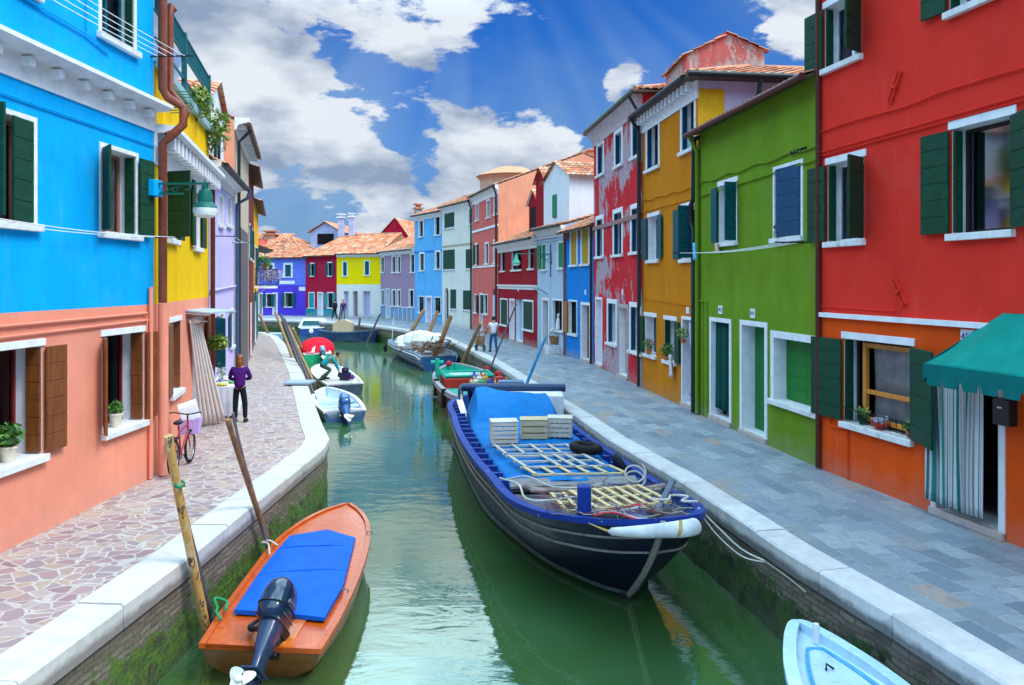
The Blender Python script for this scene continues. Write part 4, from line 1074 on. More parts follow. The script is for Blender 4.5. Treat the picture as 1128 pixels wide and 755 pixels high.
ob = MB(); ob.quad((dqr[0],.42,.1),(dqr[1],.42,.1),(dqr[1],.42,dqr[3]),(dqr[0],.42,dqr[3])); ob.build('inner_door', LIL, dd_)
Or.finish(roof='hip', slope=19, over=.38, sidemat=LIL, gutter=PIPE_DK, tw=.26)
q = MB(); q.tube([(Or.L+.42,-.43,8.62),(Or.L+.42,9.3,8.62)], .075, 10); Or.part(q, 'gutter', PIPE_DK, smooth=True)
q = MB(); q.box(Or.L-.002, Or.L+.012, .0, .7, 5.0, 8.35); Or.part(q, 'corner_band', plaster('yellow_band', (.75,.42,.02)))
Or.cornice(8.1, 8.72, .3, dent=.34, dz=(.38,.78), dw=.16, prof=[(0,0),(.1,0),(.14,.3),(.2,.8),(1,.86),(1,1),(0,1)])
Or.cornice(8.1, 8.72, .02, name='frieze', u0=-.01, u1=Or.L+.015)
Or.pipe('downpipe', [(Or.L+.42,1.5,8.55),(Or.L+.3,1.5,8.2),(Or.L+.15,1.3,7.6),(Or.L+.1,.5,7.2),(Or.L+.06,-.1,7.05),(Or.L+.02,-.12,6.8),(Or.L-.02,-.12,5.5),(Or.L-.22,-.12,5.35),(Or.L-.22,-.12,4.9),(Or.L-.02,-.12,4.75),(Or.L-.02,-.12,.03)], .06, PIPE_DK)
q = MB(); pts = [(x*Or.L/10, -.03, 5.95+.03*math.sin(x*2.3)-.012*x) for x in range(11)]; q.tube(crom(pts, 4), .015, 6); q.tube([(0,-.03,5.6),(Or.L,-.03,5.55)], .013, 6); q.tube([(0,-.03,2.85),(Or.L,-.03,2.75)], .01, 6)
Or.part(q, 'conduit', ORG)
Or.pipe('downpipe', [(.02,-.42,8.6),(.02,-.12,8.1),(.02,-.12,5.0),(.02,-.12,2.6)], .05, PIPE_DK)
Or.plate(758, 342, None, size=.11, w=.2, h=.18)
# rendered attic lantern above the tiles
tp = MB(); Pa = Vector((5.05,22.3,8.9)); 
lan = thing('roof_attic', 'pink peeling gabled attic wall rising above the orange house roof', 'attic', (5.05,22.6,8.9), math.radians(3))
q = MB(); q.prism([(0,0,0),(2.3,0,0),(2.3,0,1.22),(1.15,0,1.75),(0,0,1.05)], (0,2.4,0)); q.build('wall', plaster('pink_peeling', (.62,.14,.12), peel=.46, peelcol=(.6,.42,.38)), lan)
q = MB(); tile_sheet(q, (-.12,-.1,1.0), (0,1,0), (1.27,0,.62), 2.6, 1.42); tile_sheet(q, (2.42,-.1,1.17), (0,1,0), (-1.27,0,.55), 2.6, 1.4); q.build('roof', ROOF, lan)
ub_ = [Or.rect(710.5,723,348,389), Or.rect(732,745,352,396)]
potplant('red geranium in a pot on the far orange house window sill', Or.world(ub_[0][0]+.45,-.02,ub_[0][2]+.01), .1, .16, .2, flower=FLRED, pot=TERRA, n=160)
potplant('green plant in a pot on the orange house sill beside the pink cloth', Or.world(ub_[1][0]+.25,-.02,ub_[1][2]+.01), .1, .12, .24, pot=TERRA, n=220)
cloth('pink and white cloth hanging from the orange house window sill', Or.world(ub_[1][1]-.12,-.13,ub_[1][2]+.22), .26, .62, fabric('pink_white_cloth', None, stripes=[(0,(.7,.6,.65)),(.5,(.7,.1,.3)),(.7,(.75,.7,.72))]), math.atan2(Or.d.y,Or.d.x))
potplant('hanging basket plant in the orange house doorway', Or.world(dqr[0]+.3,-.1,1.75), .08, .1, .22, leaf=LEAFY, n=160, pot=TERRA)
curtain('door_curtain', 'white and green striped curtain tied back in the orange house doorway', Or, dqr[0]+.35, dqr[1]-.02, .05, .35, 2.35, fabric('white_green_stripes', None, stripes=[(0,(.65,.68,.68)),(.4,(.05,.35,.25)),(.55,(.65,.68,.68))]), .03, 4, 2, tie=.55)

PEEL = plaster('peeling_red_plaster', (.60,.02,.03), var=.12, streak=.3, peel=.495, peelcol=(.50,.36,.42), grime=.3)
Pe = House('peeling_red_house', 'tall red house with badly flaking paint and pale blue-grey frames, right bank', (3.33,31.8), (4.165,24.94), 9.55, [(99, PEEL)], depth=9)
for a, b, c, d_ in ((658.5,664.5,162,194),(678,685,149,184),(697,704.5,136,174),(657.5,664,243,283),(676.5,685,236,281),(696,705,231,278)):
    Pe.window(a, b, c, d_, sur=.16, lintel=0, shut=BSHUT, far='inner', d=.2, frame=BSHUT)
Pe.door(657, 663, 330, 401, LIL, sur=.1); Pe.window(670, 678.5, 334, 377, sur=.16, shut=BSHUT, far='inner', lintel=0)
Pe.door(682, 691, 339, 415, paint('weathered_pink_door', (.42,.25,.24), .7, .3, 8, wear=.5), sur=.14, sm=stone('worn_stone', (.42,.34,.35)))
Pe.window(695, 705.5, 338, 386, sur=.16, shut=BSHUT, far='inner', near='none', lintel=0)
Pe.finish(roof='hip', slope=18, over=.35, gutter=paint('weathered_copper_gutter', (.1,.14,.1)), tw=.26)
Pe.cornice(8.85, 9.5, .3, mat=stone('flaking_cornice', (.55,.46,.5), .3), prof=[(0,0),(.12,0),(.2,.3),(.7,.6),(1,.8),(1,1),(0,1)])
Pe.pipe('downpipe', [(Pe.L-.1,-.4,9.3),(Pe.L-.1,-.1,8.8),(Pe.L-.1,-.1,.03)], .05, PIPE_DK)
q = MB(); q.box(0, Pe.L, -.06, -.01, 5.45, 5.6); Pe.part(q, 'string_course', stone('worn_band', (.3,.15,.15)))
Pe.plate(686, 322, None, w=.16, h=.22, size=.1)

BL2 = plaster('cobalt_blue_plaster', (.01,.20,.62), var=.08, streak=.12)
B2 = House('small_blue_house', 'low cobalt blue house with ochre closed shutters and tiled roof, right bank', (2.45,35.7), (3.325,31.84), 5.75, [(5.25, BL2), (99, wood('brown_lintel', (.2,.09,.05)))], depth=7)
OCH = paint('ochre_shutter', (.42,.26,.01), .5)
for a, b, c, d_ in ((629,635.5,255,292),(641,648.5,253,291)): B2.window(a, b, c, d_, sur=.13, lintel=0, closed=.3, shut=OCH, mull=False)
B2.window(627, 635.5, 332, 367, shut=wood('orange_shutter', (.5,.16,.02)), far='flat', near='none', lw=.55, sur=.07, lintel=0)
B2.door(641, 649.5, 336, 396, paint('brown_door', (.2,.05,.03)), sur=.12)
B2.finish(roof='gable', slope=24, over=.45, tw=.28); B2.pipe('downpipe', [(B2.L-.05,-.1,5.6),(B2.L-.05,-.1,.03)], .05, PIPE_DK); B2.pipe('downpipe', [(.04,-.08,5.6),(.04,-.08,.03)], .05, paint('pink_brown_pipe', (.3,.1,.1)))
B2.plate(645, 322, None, w=.16, h=.2, size=.1)

GB = plaster('pale_blue_grey_plaster', (.42,.52,.68), var=.1, streak=.4, grime=.35)
Gb = House('pale_blue_house', 'weathered pale blue-grey house with white dormer attic and green shutters, right bank', (1.29,39.5), (2.445,35.74), 6.05, [(99, GB)], depth=8)
Gb.window(597, 601.5, 270, 297, far='flat', near='none', shut=paint('mid_green_shutter', (.01,.2,.09), .5), sur=.06, lw=.45, closed=.3); Gb.window(615, 620.5, 268, 295, near='flat', sur=.08, shut=paint('mid_green_shutter', (.01,.2,.09), .5), closed=.3)
Gb.door(598, 604, 331, 392, DARK, sur=.13); Gb.window(609, 619.5, 331, 363, sur=.09, d=.25)
Gb.finish(roof='gable', slope=15, over=.35, gutter=PIPE_DK)
Gb.cornice(5.5, 5.98, .22)
DW = plaster('white_dormer_plaster', (.74,.76,.82), var=.06, streak=.2, grime=0)
dm = dormer(Gb, 'dormer', DW, .1, Gb.L-.3, .3, 6.5, 5.9, 8.35, 9.15, ROOF, over=.3)
q = MB(); q.box(1.5,2.0,.24,.295,6.5,7.6); q.build('dormer_shutter', paint('mid_green_shutter', (.01,.2,.09), .5), dm)
ux = Gb.L-.3; q = MB(); q.box(ux+.005,ux+.05,2.6,3.6,7.1,7.95); q.build('dormer_shutter', paint('dark_green_frame', (.02,.12,.02)), dm); q = MB(); q.box(ux+.05,ux+.07,2.72,3.48,7.22,7.83); q.build('dormer_shutter', paint('lime_green_panel', (.08,.35,.02)), dm)
q = MB()
for z_ in (5.25,5.4,5.55): q.tube([(.1,-.3,z_),(Gb.L-.2,-.3,z_)], .012, 5)
q.tube([(2,-.03,5.2),(2,-.03,3.6)], .02, 5); Gb.part(q, 'cable_rack', IRON)
q = MB(); q.tube(crom([(.2,-.03,2.75),(.35,-.3,2.95),(1.0,-.42,3.02),(1.5,-.3,2.95),(1.6,-.03,2.75)], 5), .018, 5); Gb.part(q, 'iron_hoop', IRON)

DR = plaster('deep_red_plaster', (.32,.008,.018), var=.1, streak=.15)
Dr = House('deep_red_house', 'deep red house with white trim, dark green shutters and small gabled dormer, right bank', (-.83,47.5), (1.285,39.54), 5.75, [(99, DR)], depth=7)
Dr.window(551.5, 556.5, 273, 298.5, near='none', far='none', sur=.0, d=.15); Dr.window(563.5, 574.5, 269.5, 297.5, near='none', far='none'); Dr.window(582, 588, 266.5, 296, d=.15)
Dr.window(551.5, 559, 330, 357, far='none', closed=.3, shut=GSHUT, sur=.08); Dr.door(562, 566.5, 331, 375, LIL, sur=.1); Dr.door(568.5, 576, 330, 377, paint('pale_blue_door', (.3,.5,.65)), sur=.0)
Dr.window(576.5, 587, 332, 362, closed=.1, shut=GSHUT, sur=.1)
Dr.finish(roof='gable', slope=24, over=.4, gutter=PIPE_DK, tmat=ROOF2, tw=.28); Dr.cornice(5.1, 5.7, .3, name='cornice'); Dr.cornice(2.95, 3.2, .1, name='string_course')
dm = dormer(Dr, 'dormer', DR, 3.6, 5.6, .9, 4.5, 5.9, 7.7, 8.45, ROOF)
q = MB(); q.box(4.0,5.2,.84,.895,6.3,7.5); q.build('dormer_window', DARK, dm); q = MB(); q.tube([(3.5,.82,7.65),(4.6,.82,8.5),(5.7,.82,7.65)], .05, 5); q.build('bargeboard', WHITE, dm)
dm = dormer(Dr, 'dormer', DR, 6.3, 8.1, .5, 5.5, 5.9, 8.6, 9.3, ROOF)
Dr.plate(571, 319, None, w=.18, h=.2, size=.1)
# iron street lamp on the pale blue house
LL = Gb.world(Gb.u(608), 0, 4.55); oo = thing('street_lamp', 'green iron street lamp bracket on the pale blue house wall', 'street lamp', LL, math.atan2(Gb.d.y, Gb.d.x))
q = MB(); q.tube([(0,0,.15),(0,-1.85,.15)], .02, 6); q.tube(crom([(0,-.02,-.3),(0,-.35,-.15),(0,-.6,.1)], 5), .018, 6); q.torus((0,-.25,-.0), .12, .014, (1,0,0), 14, 5); q.torus((0,-.45,.05), .07, .012, (1,0,0), 14, 5); q.tube([(0,0,.25),(0,0,-.35)], .025, 6); q.build('arm', GREENIRON, oo)
q = MB(); q.lathe([(.03,.14),(.07,.05),(.1,-.1),(.22,-.28),(.2,-.3),(.08,-.12)], (0,-1.8,0), 14); q.build('lamp_shade', paint('sea_green_shade', (.05,.35,.22)), oo, smooth=True)
q = MB(); q.lathe([(.17,-.29),(.16,-.38),(.02,-.42)], (0,-1.8,0), 12); q.build('diffuser', WHITE, oo, smooth=True)

SAL2 = plaster('coral_plaster', (.66,.14,.12), var=.08, streak=.15)
Sa = House('coral_house', 'coral pink house with arched doorway and peach gable side wall, right bank', (-2.76,54.6), (-.835,47.54), 9.35, [(99, SAL2)], depth=11)
for a, b, c, d_ in ((524.5,527,226,243),(536.5,539.5,222,240),(544.5,548,217.5,236.5),(534.5,538,269,290.5),(544,547,266,290)): Sa.window(a, b, c, d_, sur=.1, lintel=0)
Sa.window(523.5, 526, 270, 292, far='flat', near='flat', sur=0); Sa.window(522.5, 525.5, 325, 344, far='none', near='flat', sur=.06, lw=.5); Sa.window(533, 537, 325, 345.5, sur=.06, far='flat')
Sa.door(529, 531.5, 325, 364, BROWN, sur=.12); Sa.arch(542.5, 546, 318, 369, LIL)
Sa.finish(roof='gable', slope=21, over=.3, gutter=PIPE_DK, sidemat=PEACH); Sa.cornice(8.7, 9.3, .2)
q = MB(); q.box(0, Sa.L, -.05, 0, 6.75, 6.9); Sa.part(q, 'string_course', WHITE); q = MB(); q.box(0, Sa.L, -.04, 0, 4.3, 4.42); Sa.part(q, 'string_course', WHITE)
Sa.pipe('downpipe', [(Sa.L-.1,-.3,9.2),(Sa.L-.1,-.12,8.7),(Sa.L-.1,-.12,.05)], .06, PIPE_DK)
WHP = plaster('cream_white_plaster', (.74,.70,.66), var=.06, streak=.12, grime=.3)
Wh = House('white_house', 'cream white house with paired dark green shutters and arched door, right bank', (-5.4,60.3), (-2.765,54.64), 9.15, [(99, WHP)], depth=9)
for a, b, c, d_ in ((489.5,500.5,236,252),(488,501,276,297),(496,502.5,319,340),(510,519,320,341),(513,520,275,296)): Wh.window(a, b, c, d_, closed=.1, shut=GSHUT, sur=0, lintel=0)
Wh.window(516.5, 520, 231, 247, sur=.08, lintel=0); Wh.arch(490, 494, 317, 357, DARK)
Wh.finish(roof='gable', slope=21, over=.3, gutter=PIPE_DK); Wh.cornice(8.6, 9.1, .2); q = MB(); q.box(0, Wh.L, -.03, 0, 5.98, 6.12); Wh.part(q, 'string_course', stone('tan_band', (.45,.38,.28)))
Wh.pipe('downpipe', [(Wh.L-.05,-.3,9.0),(Wh.L-.05,-.1,8.5),(Wh.L-.05,-.1,.05)], .06, PIPE_DK)
SKB = plaster('sky_blue_plaster', (.12,.42,.80), var=.1, streak=.35)
Bl = House('sky_blue_house', 'sky blue three-storey house with narrow white-framed windows, right bank', (-8.1,65.0), (-5.405,60.34), 8.9, [(99, SKB)], depth=9)
for a, b, c, d_ in ((462,466,244,261),(479.5,484.5,239.5,259),(462.5,467,280,298),(480,484.5,278,296.5)): Bl.window(a, b, c, d_, sur=.14, lintel=0)
Bl.window(461, 467, 327, 344, sur=.08, curtain=fabric('blue_curtain', (.02,.4,.55)), halfcurtain=True, lintel=0); Bl.window(478.5, 485.5, 328, 345, sur=.08, curtain=fabric('blue_curtain', (.02,.4,.55)), halfcurtain=True, lintel=0)
Bl.door(469.5, 475, 328, 355, LIL, sur=.15); Bl.finish(roof='gable', slope=21, over=.3, gutter=PIPE_DK); Bl.cornice(8.4, 8.86, .2)
q = MB(); q.box(0, Bl.L, -.02, 0, 5.7, 5.85); Bl.part(q, 'string_course', plaster('darker_blue', (.02,.2,.6)))
MAU = brickmat('mauve_painted_brick', (.26,.14,.25), (.38,.2,.3), (.34,.26,.36))
Ma = House('mauve_house', 'low mauve brick house with white frames and grey-blue base panels, across the canal', (-12.1,71.8), (-8.105,65.04), 6.2, [(1.15, plaster('grey_blue_base', (.2,.33,.5), streak=.4)), (99, MAU)], depth=8)
for a, b, c, d_ in ((420,423,284,300),(432,435.5,283,300),(438,441,283,300),(452.5,456.5,281,300),(420,423,320,336),(432,435.5,320,337),(438,441,320,337),(451,455.5,320,338)): Ma.window(a, b, c, d_, sur=.1, lintel=0)
Ma.door(425.5, 428.5, 319, 350, paint('blue_door', (.03,.2,.5)), sur=.1); Ma.finish(roof='gable', slope=25, over=.4, tmat=ROOF2, tw=.3); Ma.cornice(5.7, 6.2, .3)
q = MB()
for k in range(6): x = 2.4+k*.95; q.box(x, x+.07, -.03, 0, .05, 1.15)
q.box(0, 1.0, -.03, 0, 1.13, 1.2); q.box(2.2, Ma.L, -.03, 0, 1.13, 1.2); Ma.part(q, 'base_panel_strips', WHITE)
YEL = plaster('lemon_yellow_plaster', (.92,.68,.0), var=.05, streak=.08, grime=0)
Ye = House('lemon_yellow_house', 'lemon yellow house over a white arcaded ground floor, across the canal', (-16.5,73.5), (-12.105,71.84), 6.1, [(3.1, WHP), (99, YEL)], depth=8)
Ye.window(378, 382, 289, 304, sur=.1, lintel=0, closed=.3, shut=GSHUT2); Ye.window(402, 406.5, 288, 303, sur=.1, lintel=0, closed=.3, shut=GSHUT2)
Ye.door(378.5, 384, 321, 348, LIL, sur=0, d=.35); Ye.door(388.5, 394, 321, 349, paint('mauve_door', (.3,.2,.25)), sur=0, d=.35); Ye.door(400, 408, 321, 350, LIL, sur=0, d=.35)
Ye.finish(roof='gable', slope=25, over=.4, tmat=ROOF2, tw=.3, sidemat=plaster('clay_side', (.5,.2,.1))); Ye.cornice(5.65, 6.05, .25)
CRI = plaster('crimson_plaster', (.42,.01,.04), var=.08, streak=.1)
Re = House('crimson_house', 'small crimson house with teal shutters and teal base, across the canal', (-20.35,77.0), (-16.505,73.54), 6.0, [(.75, plaster('teal_base', (.02,.3,.35))), (99, CRI)], depth=8)
for a, b, c, d_ in ((342,346,291,304),(361,365.5,290,304)): Re.window(a, b, c, d_, far='flat', near='flat', shut=GSHUT2, lw=.35)
TEAL = paint('teal_shutter', (.01,.28,.3)); Re.window(340.5, 346, 323, 339, closed=.1, shut=TEAL, sur=.1, lintel=0); Re.window(361, 367, 323, 339, far='flat', near='flat', shut=TEAL, sur=.1, lintel=0)
Re.door(350.5, 355.5, 323, 347, WHITE, sur=.1); Re.finish(roof='gable', slope=25, over=.4, tmat=ROOF2, tw=.3)
VIO = plaster('violet_plaster', (.10,.05,.62), var=.08, streak=.1, grime=0); VIO2 = plaster('cornflower_plaster', (.14,.20,.78), var=.12, streak=.3, grime=0)
Pu = House('violet_house', 'violet and cornflower blue house with hipped tile roof, across the canal on the left', (-28.2,79.4), (-20.355,77.04), 5.85, [(3.0, VIO), (99, VIO2)], depth=9)
for a, b, c, d_ in ((296,300.5,292,305),(314,320.5,292,305)): Pu.window(a, b, c, d_, sur=.2, lintel=0, shut=GSHUT2, closed=.3)
Pu.window(293.5, 299, 324, 338, far='flat', near='flat', sur=.08, lintel=0, shut=GSHUT2, lw=.4); Pu.window(314, 321.5, 323, 338, far='flat', near='flat', sur=.08, lintel=0, shut=GSHUT2, lw=.4); Pu.door(285.5, 288.5, 324, 347, wood('tan_door', (.4,.28,.12)), sur=.12)
Pu.door(301.5, 304.5, 324, 347, WHITE, sur=.14); Pu.finish(roof='hip', slope=27, over=.3, tw=.34)
q = MB(); u_ = Pu.u(316); q.box(u_-.8,u_+.9,-.05,0,3.12,3.45); Pu.part(q, 'sign_board', WHITE); q = MB(); u_ = Pu.u(333); q.box(u_-.35,u_+.35,-.05,0,2.45,2.85); Pu.part(q, 'sign_board', WHITE)
# things over the far roofs
def chimney(label, loc, w, h, mat, rz=0, cap=ROOF, group='chimneys on the roofs'):
    o = thing('chimney', label, 'chimney', loc, rz, group); q = MB(); q.box(-w/2,w/2,-w/2,w/2,-1.4,h); q.build('stack', mat, o)
    q = MB(); q.box(-w*.75,w*.75,-w*.75,w*.75,h,h+.12); q.box(-w*.35,w*.35,-w*.35,w*.35,h+.12,h+.35); q.box(-w*.7,w*.7,-w*.7,w*.7,h+.35,h+.45); q.build('cap', cap, o); return o
PINKCH = plaster('pinkish_chimney', (.6,.4,.35))
chimney('pinkish chimney on the sky blue house roof', (-8.0,66.5,9.2), .5, .35, PINKCH, .5)
chimney('brick chimney with tiled cap at far left above the hipped roof', (-26.6,86,7.6), 1.1, .9, PINKCH)
chimney('blue-white forked chimney pot tower above the crimson house', (-17.6,80.5,7.4), .55, 2.5, plaster('lilac_white_chimney', (.5,.52,.75)), 0, WHITE)
chimney('slender blue-white chimney beside the taller one', (-16.6,80.8,7.4), .5, 2.6, plaster('lilac_white_chimney', (.5,.52,.75)), 0, WHITE)
o = thing('crimson_gable_house', 'crimson gabled house with terracotta roof rising behind the mauve house', 'house', (-15.6,86,0), math.radians(-12))
q = MB(); q.prism([(0,0,0),(5.2,0,0),(5.2,0,7.3),(2.9,0,10.3),(0,0,7.3)], (0,14,0)) ; q.build('wall', CRI, o)
sl_ = Vector((2.3,0,3.0)).normalized(); q = MB(); tile_sheet(q, Vector((5.2,-.2,7.35))-Vector((-sl_.x,0,sl_.z))*.4, (0,1,0), (-2.3,0,3.0), 14.4, 4.15, tw=.34)
sl2 = Vector((2.9,0,3.0)).normalized(); tile_sheet(q, Vector((0,-.2,7.35))-sl2*.4, (0,1,0), sl2, 14.4, 4.5, tw=.34); q.build('roof', ROOF2, o)
q = MB(); q.box(3.6,4.5,-.05,.02,6.6,7.5); q.build('window', WHITE, o)
o = thing('blue_dormer_house', 'small blue attic dormer with red gable above the hipped roof', 'dormer', (-21.3,82.5,6.0), math.radians(-10))
q = MB(); q.prism([(0,0,0),(3.4,0,0),(3.4,0,2.6),(1.7,0,3.6),(0,0,2.6)], (0,5,0)); q.build('wall', plaster('pale_blue_plaster', (.4,.5,.75)), o)
q = MB(); tile_sheet(q, (-.3,-.3,2.5), (0,1,0), (1.7,0,1.0), 5.5, 2.35, tw=.34); tile_sheet(q, (3.7,-.3,2.5), (0,1,0), (-1.7,0,1.0), 5.5, 2.35, tw=.34); q.build('roof', ROOF2, o)
q = MB(); q.box(.8,2.6,-.06,.0,1.3,2.4); q.build('window', DARK, o)
o = thing('round_brick_tower', 'squat round brick drum with a low orange tiled cone behind the coral house', 'tower', (-.1,66,0))
q = MB(); q.lathe([(2.6,0),(2.6,11.9),(2.75,12.0),(2.75,12.2)], (0,0,0), 14); q.build('wall', brickmat('tower_brick', (.5,.25,.16), (.6,.32,.2), (.5,.38,.3)), o)
q = MB(); q.lathe([(2.95,12.2),(1.2,12.95),(.02,13.15)], (0,0,0), 28); q.build('roof', ROOF2, o)
o = thing('peach_gable_house', 'peach gable wall rising behind the white dormer', 'house', (2.6,52,0), math.radians(-15))
q = MB(); q.prism([(0,0,0),(6,0,0),(6,0,11.6),(2.6,0,12.0),(0,0,10.9)], (0,8,0)); q.build('wall', PEACH, o); q = MB(); q.tube([(-.1,-.05,10.9),(2.6,-.05,12.05),(6,-.05,11.6)], .09, 6); q.build('roof_edge', ROOF, o)
o = thing('background_house', 'low house with orange tiled roof at the far left beyond the balcony', 'house', (-33.5,84,0), 0)
q = MB(); q.box(0,9,0,6,0,7.2); q.build('wall', WHP, o); q = MB(); tile_sheet(q, (-.3,-.4,7.1), (1,0,0), (0,3,1.4), 9.6, 3.8, tw=.34); q.build('roof', ROOF2, o)
# more house rows closing the view across the far canal on the left
Fl = House('far_pink_house', 'pink house at the far left end of the cross canal', (-40,83.5), (-28.25,79.45), 6.2, [(99, SAL2)], depth=9)
for k in range(4): Fl.window(0,0,0,0, rect=(1.5+k*2.8,2.4+k*2.8,3.7,5.1), far='flat', near='flat'); Fl.window(0,0,0,0, rect=(1.5+k*2.8,2.4+k*2.8,1.1,2.4), far='flat', near='flat')
Fl.finish(tw=.34)
# ================================================================= BOATS
def gel(name, col, rough=.25, coat=.3, wear=0): 
    m = paint(name, col, rough, .08, 5, wear=wear); m.node_tree.nodes['Principled BSDF'].inputs['Coat Weight'].default_value = coat; return m
def boat(name, label, loc, st, hullm, gunm, deckm, deck_z=.12, inset=.09, gun_h=.05, bands=(), dens_=5, inner=None, wlm=None, transom=True, cat='boat', solid_deck_top=False, group=None, keel=-.35, flare=.35):
    # st: stations stern->bow: (Lrim xyz, Rrim xyz, Lwl xy, Rwl xy) in world coordinates
    o = thing(name, label, cat, (loc[0], loc[1], WL), 0, group)
    LR = crom([s_[0] for s_ in st], dens_); RR = crom([s_[1] for s_ in st], dens_)
    LW = crom([(*s_[2], WL) for s_ in st], dens_); RW = crom([(*s_[3], WL) for s_ in st], dens_)
    n = len(LR); q = MB(); rows = []; K = 5
    def sec(rim, wl, sgn):
        out = []
        for k in range(K+1):
            f = k/K; b = rim.lerp(wl, f)
            bul = math.sin(math.pi*f)*.10*flare/.35*(rim.xy-wl.xy).length
            dirv = (wl.xy-rim.xy); dirv = dirv.normalized() if dirv.length > 1e-5 else Vector((0,0))
            out.append(Vector((b.x-dirv.x*bul, b.y-dirv.y*bul, b.z)))
        return out
    v = []; m = 2*(K+1)+1
    for i in range(n):
        c = (LW[i]+RW[i])/2; l = sec(LR[i], LW[i], -1); r = sec(RR[i], RW[i], 1)
        v += l+[Vector((c.x, c.y, WL+keel))]+r[::-1]
    f = [[i*m+j, (i+1)*m+j, (i+1)*m+j+1, i*m+j+1] for i in range(n-1) for j in range(m-1)]
    q.add(v, f)
    q.add(v[:m], [list(range(m))]); q.add(v[-m:], [list(range(m))])
    hull = q.build('hull', hullm, o, W=True, smooth=True, ang=45)
    # gunwale: closed band around the rim
    ctr = [(a+b)/2 for a, b in zip(LR, RR)]
    def ins(p, c, d):
        w_ = (c-p); w_.z = 0; L = w_.length
        return p+w_*(min(d, L*.98)/L) if L > 1e-6 else p.copy()
    LI = [ins(p, c, inset) for p, c in zip(LR, ctr)]; RI = [ins(p, c, inset) for p, c in zip(RR, ctr)]
    ring_o = LR+RR[::-1]; ring_i = LI+RI[::-1]; N = len(ring_o); q = MB(); v = []
    for a, b in zip(ring_o, ring_i):
        d = (a-b); d.z = 0; d = d.normalized()*.02 if d.length > 1e-6 else Vector((0,0,0))
        v += [a+d+Vector((0,0,gun_h)), b+Vector((0,0,gun_h)), b-Vector((0,0,.02)), a+d-Vector((0,0,.03))]
    q.add(v, [[i*4+j, ((i+1)%N)*4+j, ((i+1)%N)*4+(j+1)%4, i*4+(j+1)%4] for i in range(N) for j in range(4)])
    gun = q.build('gunwale', gunm, o, W=True)
    # inner sides and floor
    q = MB(); dz = WL+deck_z if not solid_deck_top else None; v = []
    for i in range(n):
        zl = LI[i].z-.005 if solid_deck_top else dz; zr = RI[i].z-.005 if solid_deck_top else dz
        a, b = LI[i], RI[i]
        if solid_deck_top: ai, bi = a, b
        else:
            fl_ = max(0, (LR[i].z-dz)/(LR[i].z-WL)); c2 = ctr[i].lerp((LW[i]+RW[i])/2, fl_); ai = ins(LR[i].lerp(LW[i], fl_), c2, inset*.5+.08); bi = ins(RR[i].lerp(RW[i], fl_), c2, inset*.5+.08)
        cm_ = (ai+bi)/2 if not solid_deck_top else ctr[i]
        v += [a, Vector((ai.x, ai.y, zl)), Vector((cm_.x, cm_.y, (zl+zr)/2+(.03 if solid_deck_top else 0))), Vector((bi.x, bi.y, zr)), b]
    q.add(v, [[i*5+j, (i+1)*5+j, (i+1)*5+j+1, i*5+j+1] for i in range(n-1) for j in range(4)])
    q.add(v[:5], [[0,1,2,3,4]]); 
    q.build('deck' if solid_deck_top else 'interior', deckm, o, W=True, smooth=True, ang=35)
    for (fr, r, mat, nm) in bands:               # rub rails at a fraction of the side height
        for side in (0, 1):
            rim, wl = (LR, LW) if side == 0 else (RR, RW); pts = []
            for i in range(n):
                s_ = sec(rim[i], wl[i], 0); x = fr*K; k = min(K-1, int(x)); p = s_[k].lerp(s_[k+1], x-k)
                d = p-ctr[i]; d.z = 0; pts.append(p+(d.normalized()*r*.4 if d.length > 1e-5 else Vector((0,0,0))))
            q = MB(); q.tube(pts, r, 6); q.build(nm, mat, o, W=True, smooth=True)
    o_info = dict(root=o, LR=LR, RR=RR, LI=LI, RI=RI, ctr=ctr, hull=hull, gun=gun, n=n)
    return o_info
def symst(stern, bow, prof):
    # prof: (t, half width at rim, rim z, half width at waterline, forward shift of rim at bow)
    a, b = V2(stern), V2(bow); d = (b-a); L = d.length; d /= L; nl = Vector((-d.y, d.x)); st = []
    for t_, hw, z, ww, sh in prof:
        p = a+d*L*t_; pr = p+d*sh; 
        l = pr+nl*hw; r = pr-nl*hw; lw = p+nl*ww; rw = p-nl*ww
        st.append(((l.x, l.y, z), (r.x, r.y, z), (lw.x, lw.y), (rw.x, rw.y)))
    return st

# ---- big blue cargo boat
NAVY = gel('black_navy_hull', (.002,.004,.022), .42, .0)
ROYAL = gel('royal_blue_paint', (.006,.036,.25), .5, .0, wear=.12); CREAM = paint('cream_rub_rail', (.26,.245,.22), .6, wear=.5, wearcol=(.06,.06,.08)); BOOT = paint('grey_green_boot_top', (.07,.10,.09), .6, .4)
st = [((-1.2,23.9,-.02),(.7,24.0,-.02),(-1.0,23.5),(.5,23.6)), ((-1.78,22.2,-.08),(1.0,22.4,-.08),(-1.62,22.4),(.85,22.4)), ((-1.55,20.2,-.12),(1.35,20.3,-.12),(-1.32,20.3),(1.12,20.3)),
      ((-1.28,18.1,-.12),(1.65,18.1,-.12),(-1.0,18.3),(1.4,18.3)), ((-.81,15.5,-.1),(2.06,15.4,-.05),(-.46,15.5),(1.75,15.5)), ((-.42,13.6,-.02),(2.33,13.5,.03),(.1,13.9),(2.0,13.9)),
      ((-.09,12.0,.06),(2.5,12.2,.12),(.62,12.75),(2.05,12.8)), ((.3,11.05,.13),(2.6,11.3,.2),(1.05,12.1),(2.0,12.15)), ((.74,10.5,.2),(2.6,10.6,.28),(1.36,11.7),(1.85,11.75)),
      ((1.27,10.07,.28),(2.42,10.1,.34),(1.58,11.5),(1.74,11.5)), ((1.85,9.85,.36),(1.95,9.85,.36),(1.66,11.4),(1.68,11.4))]
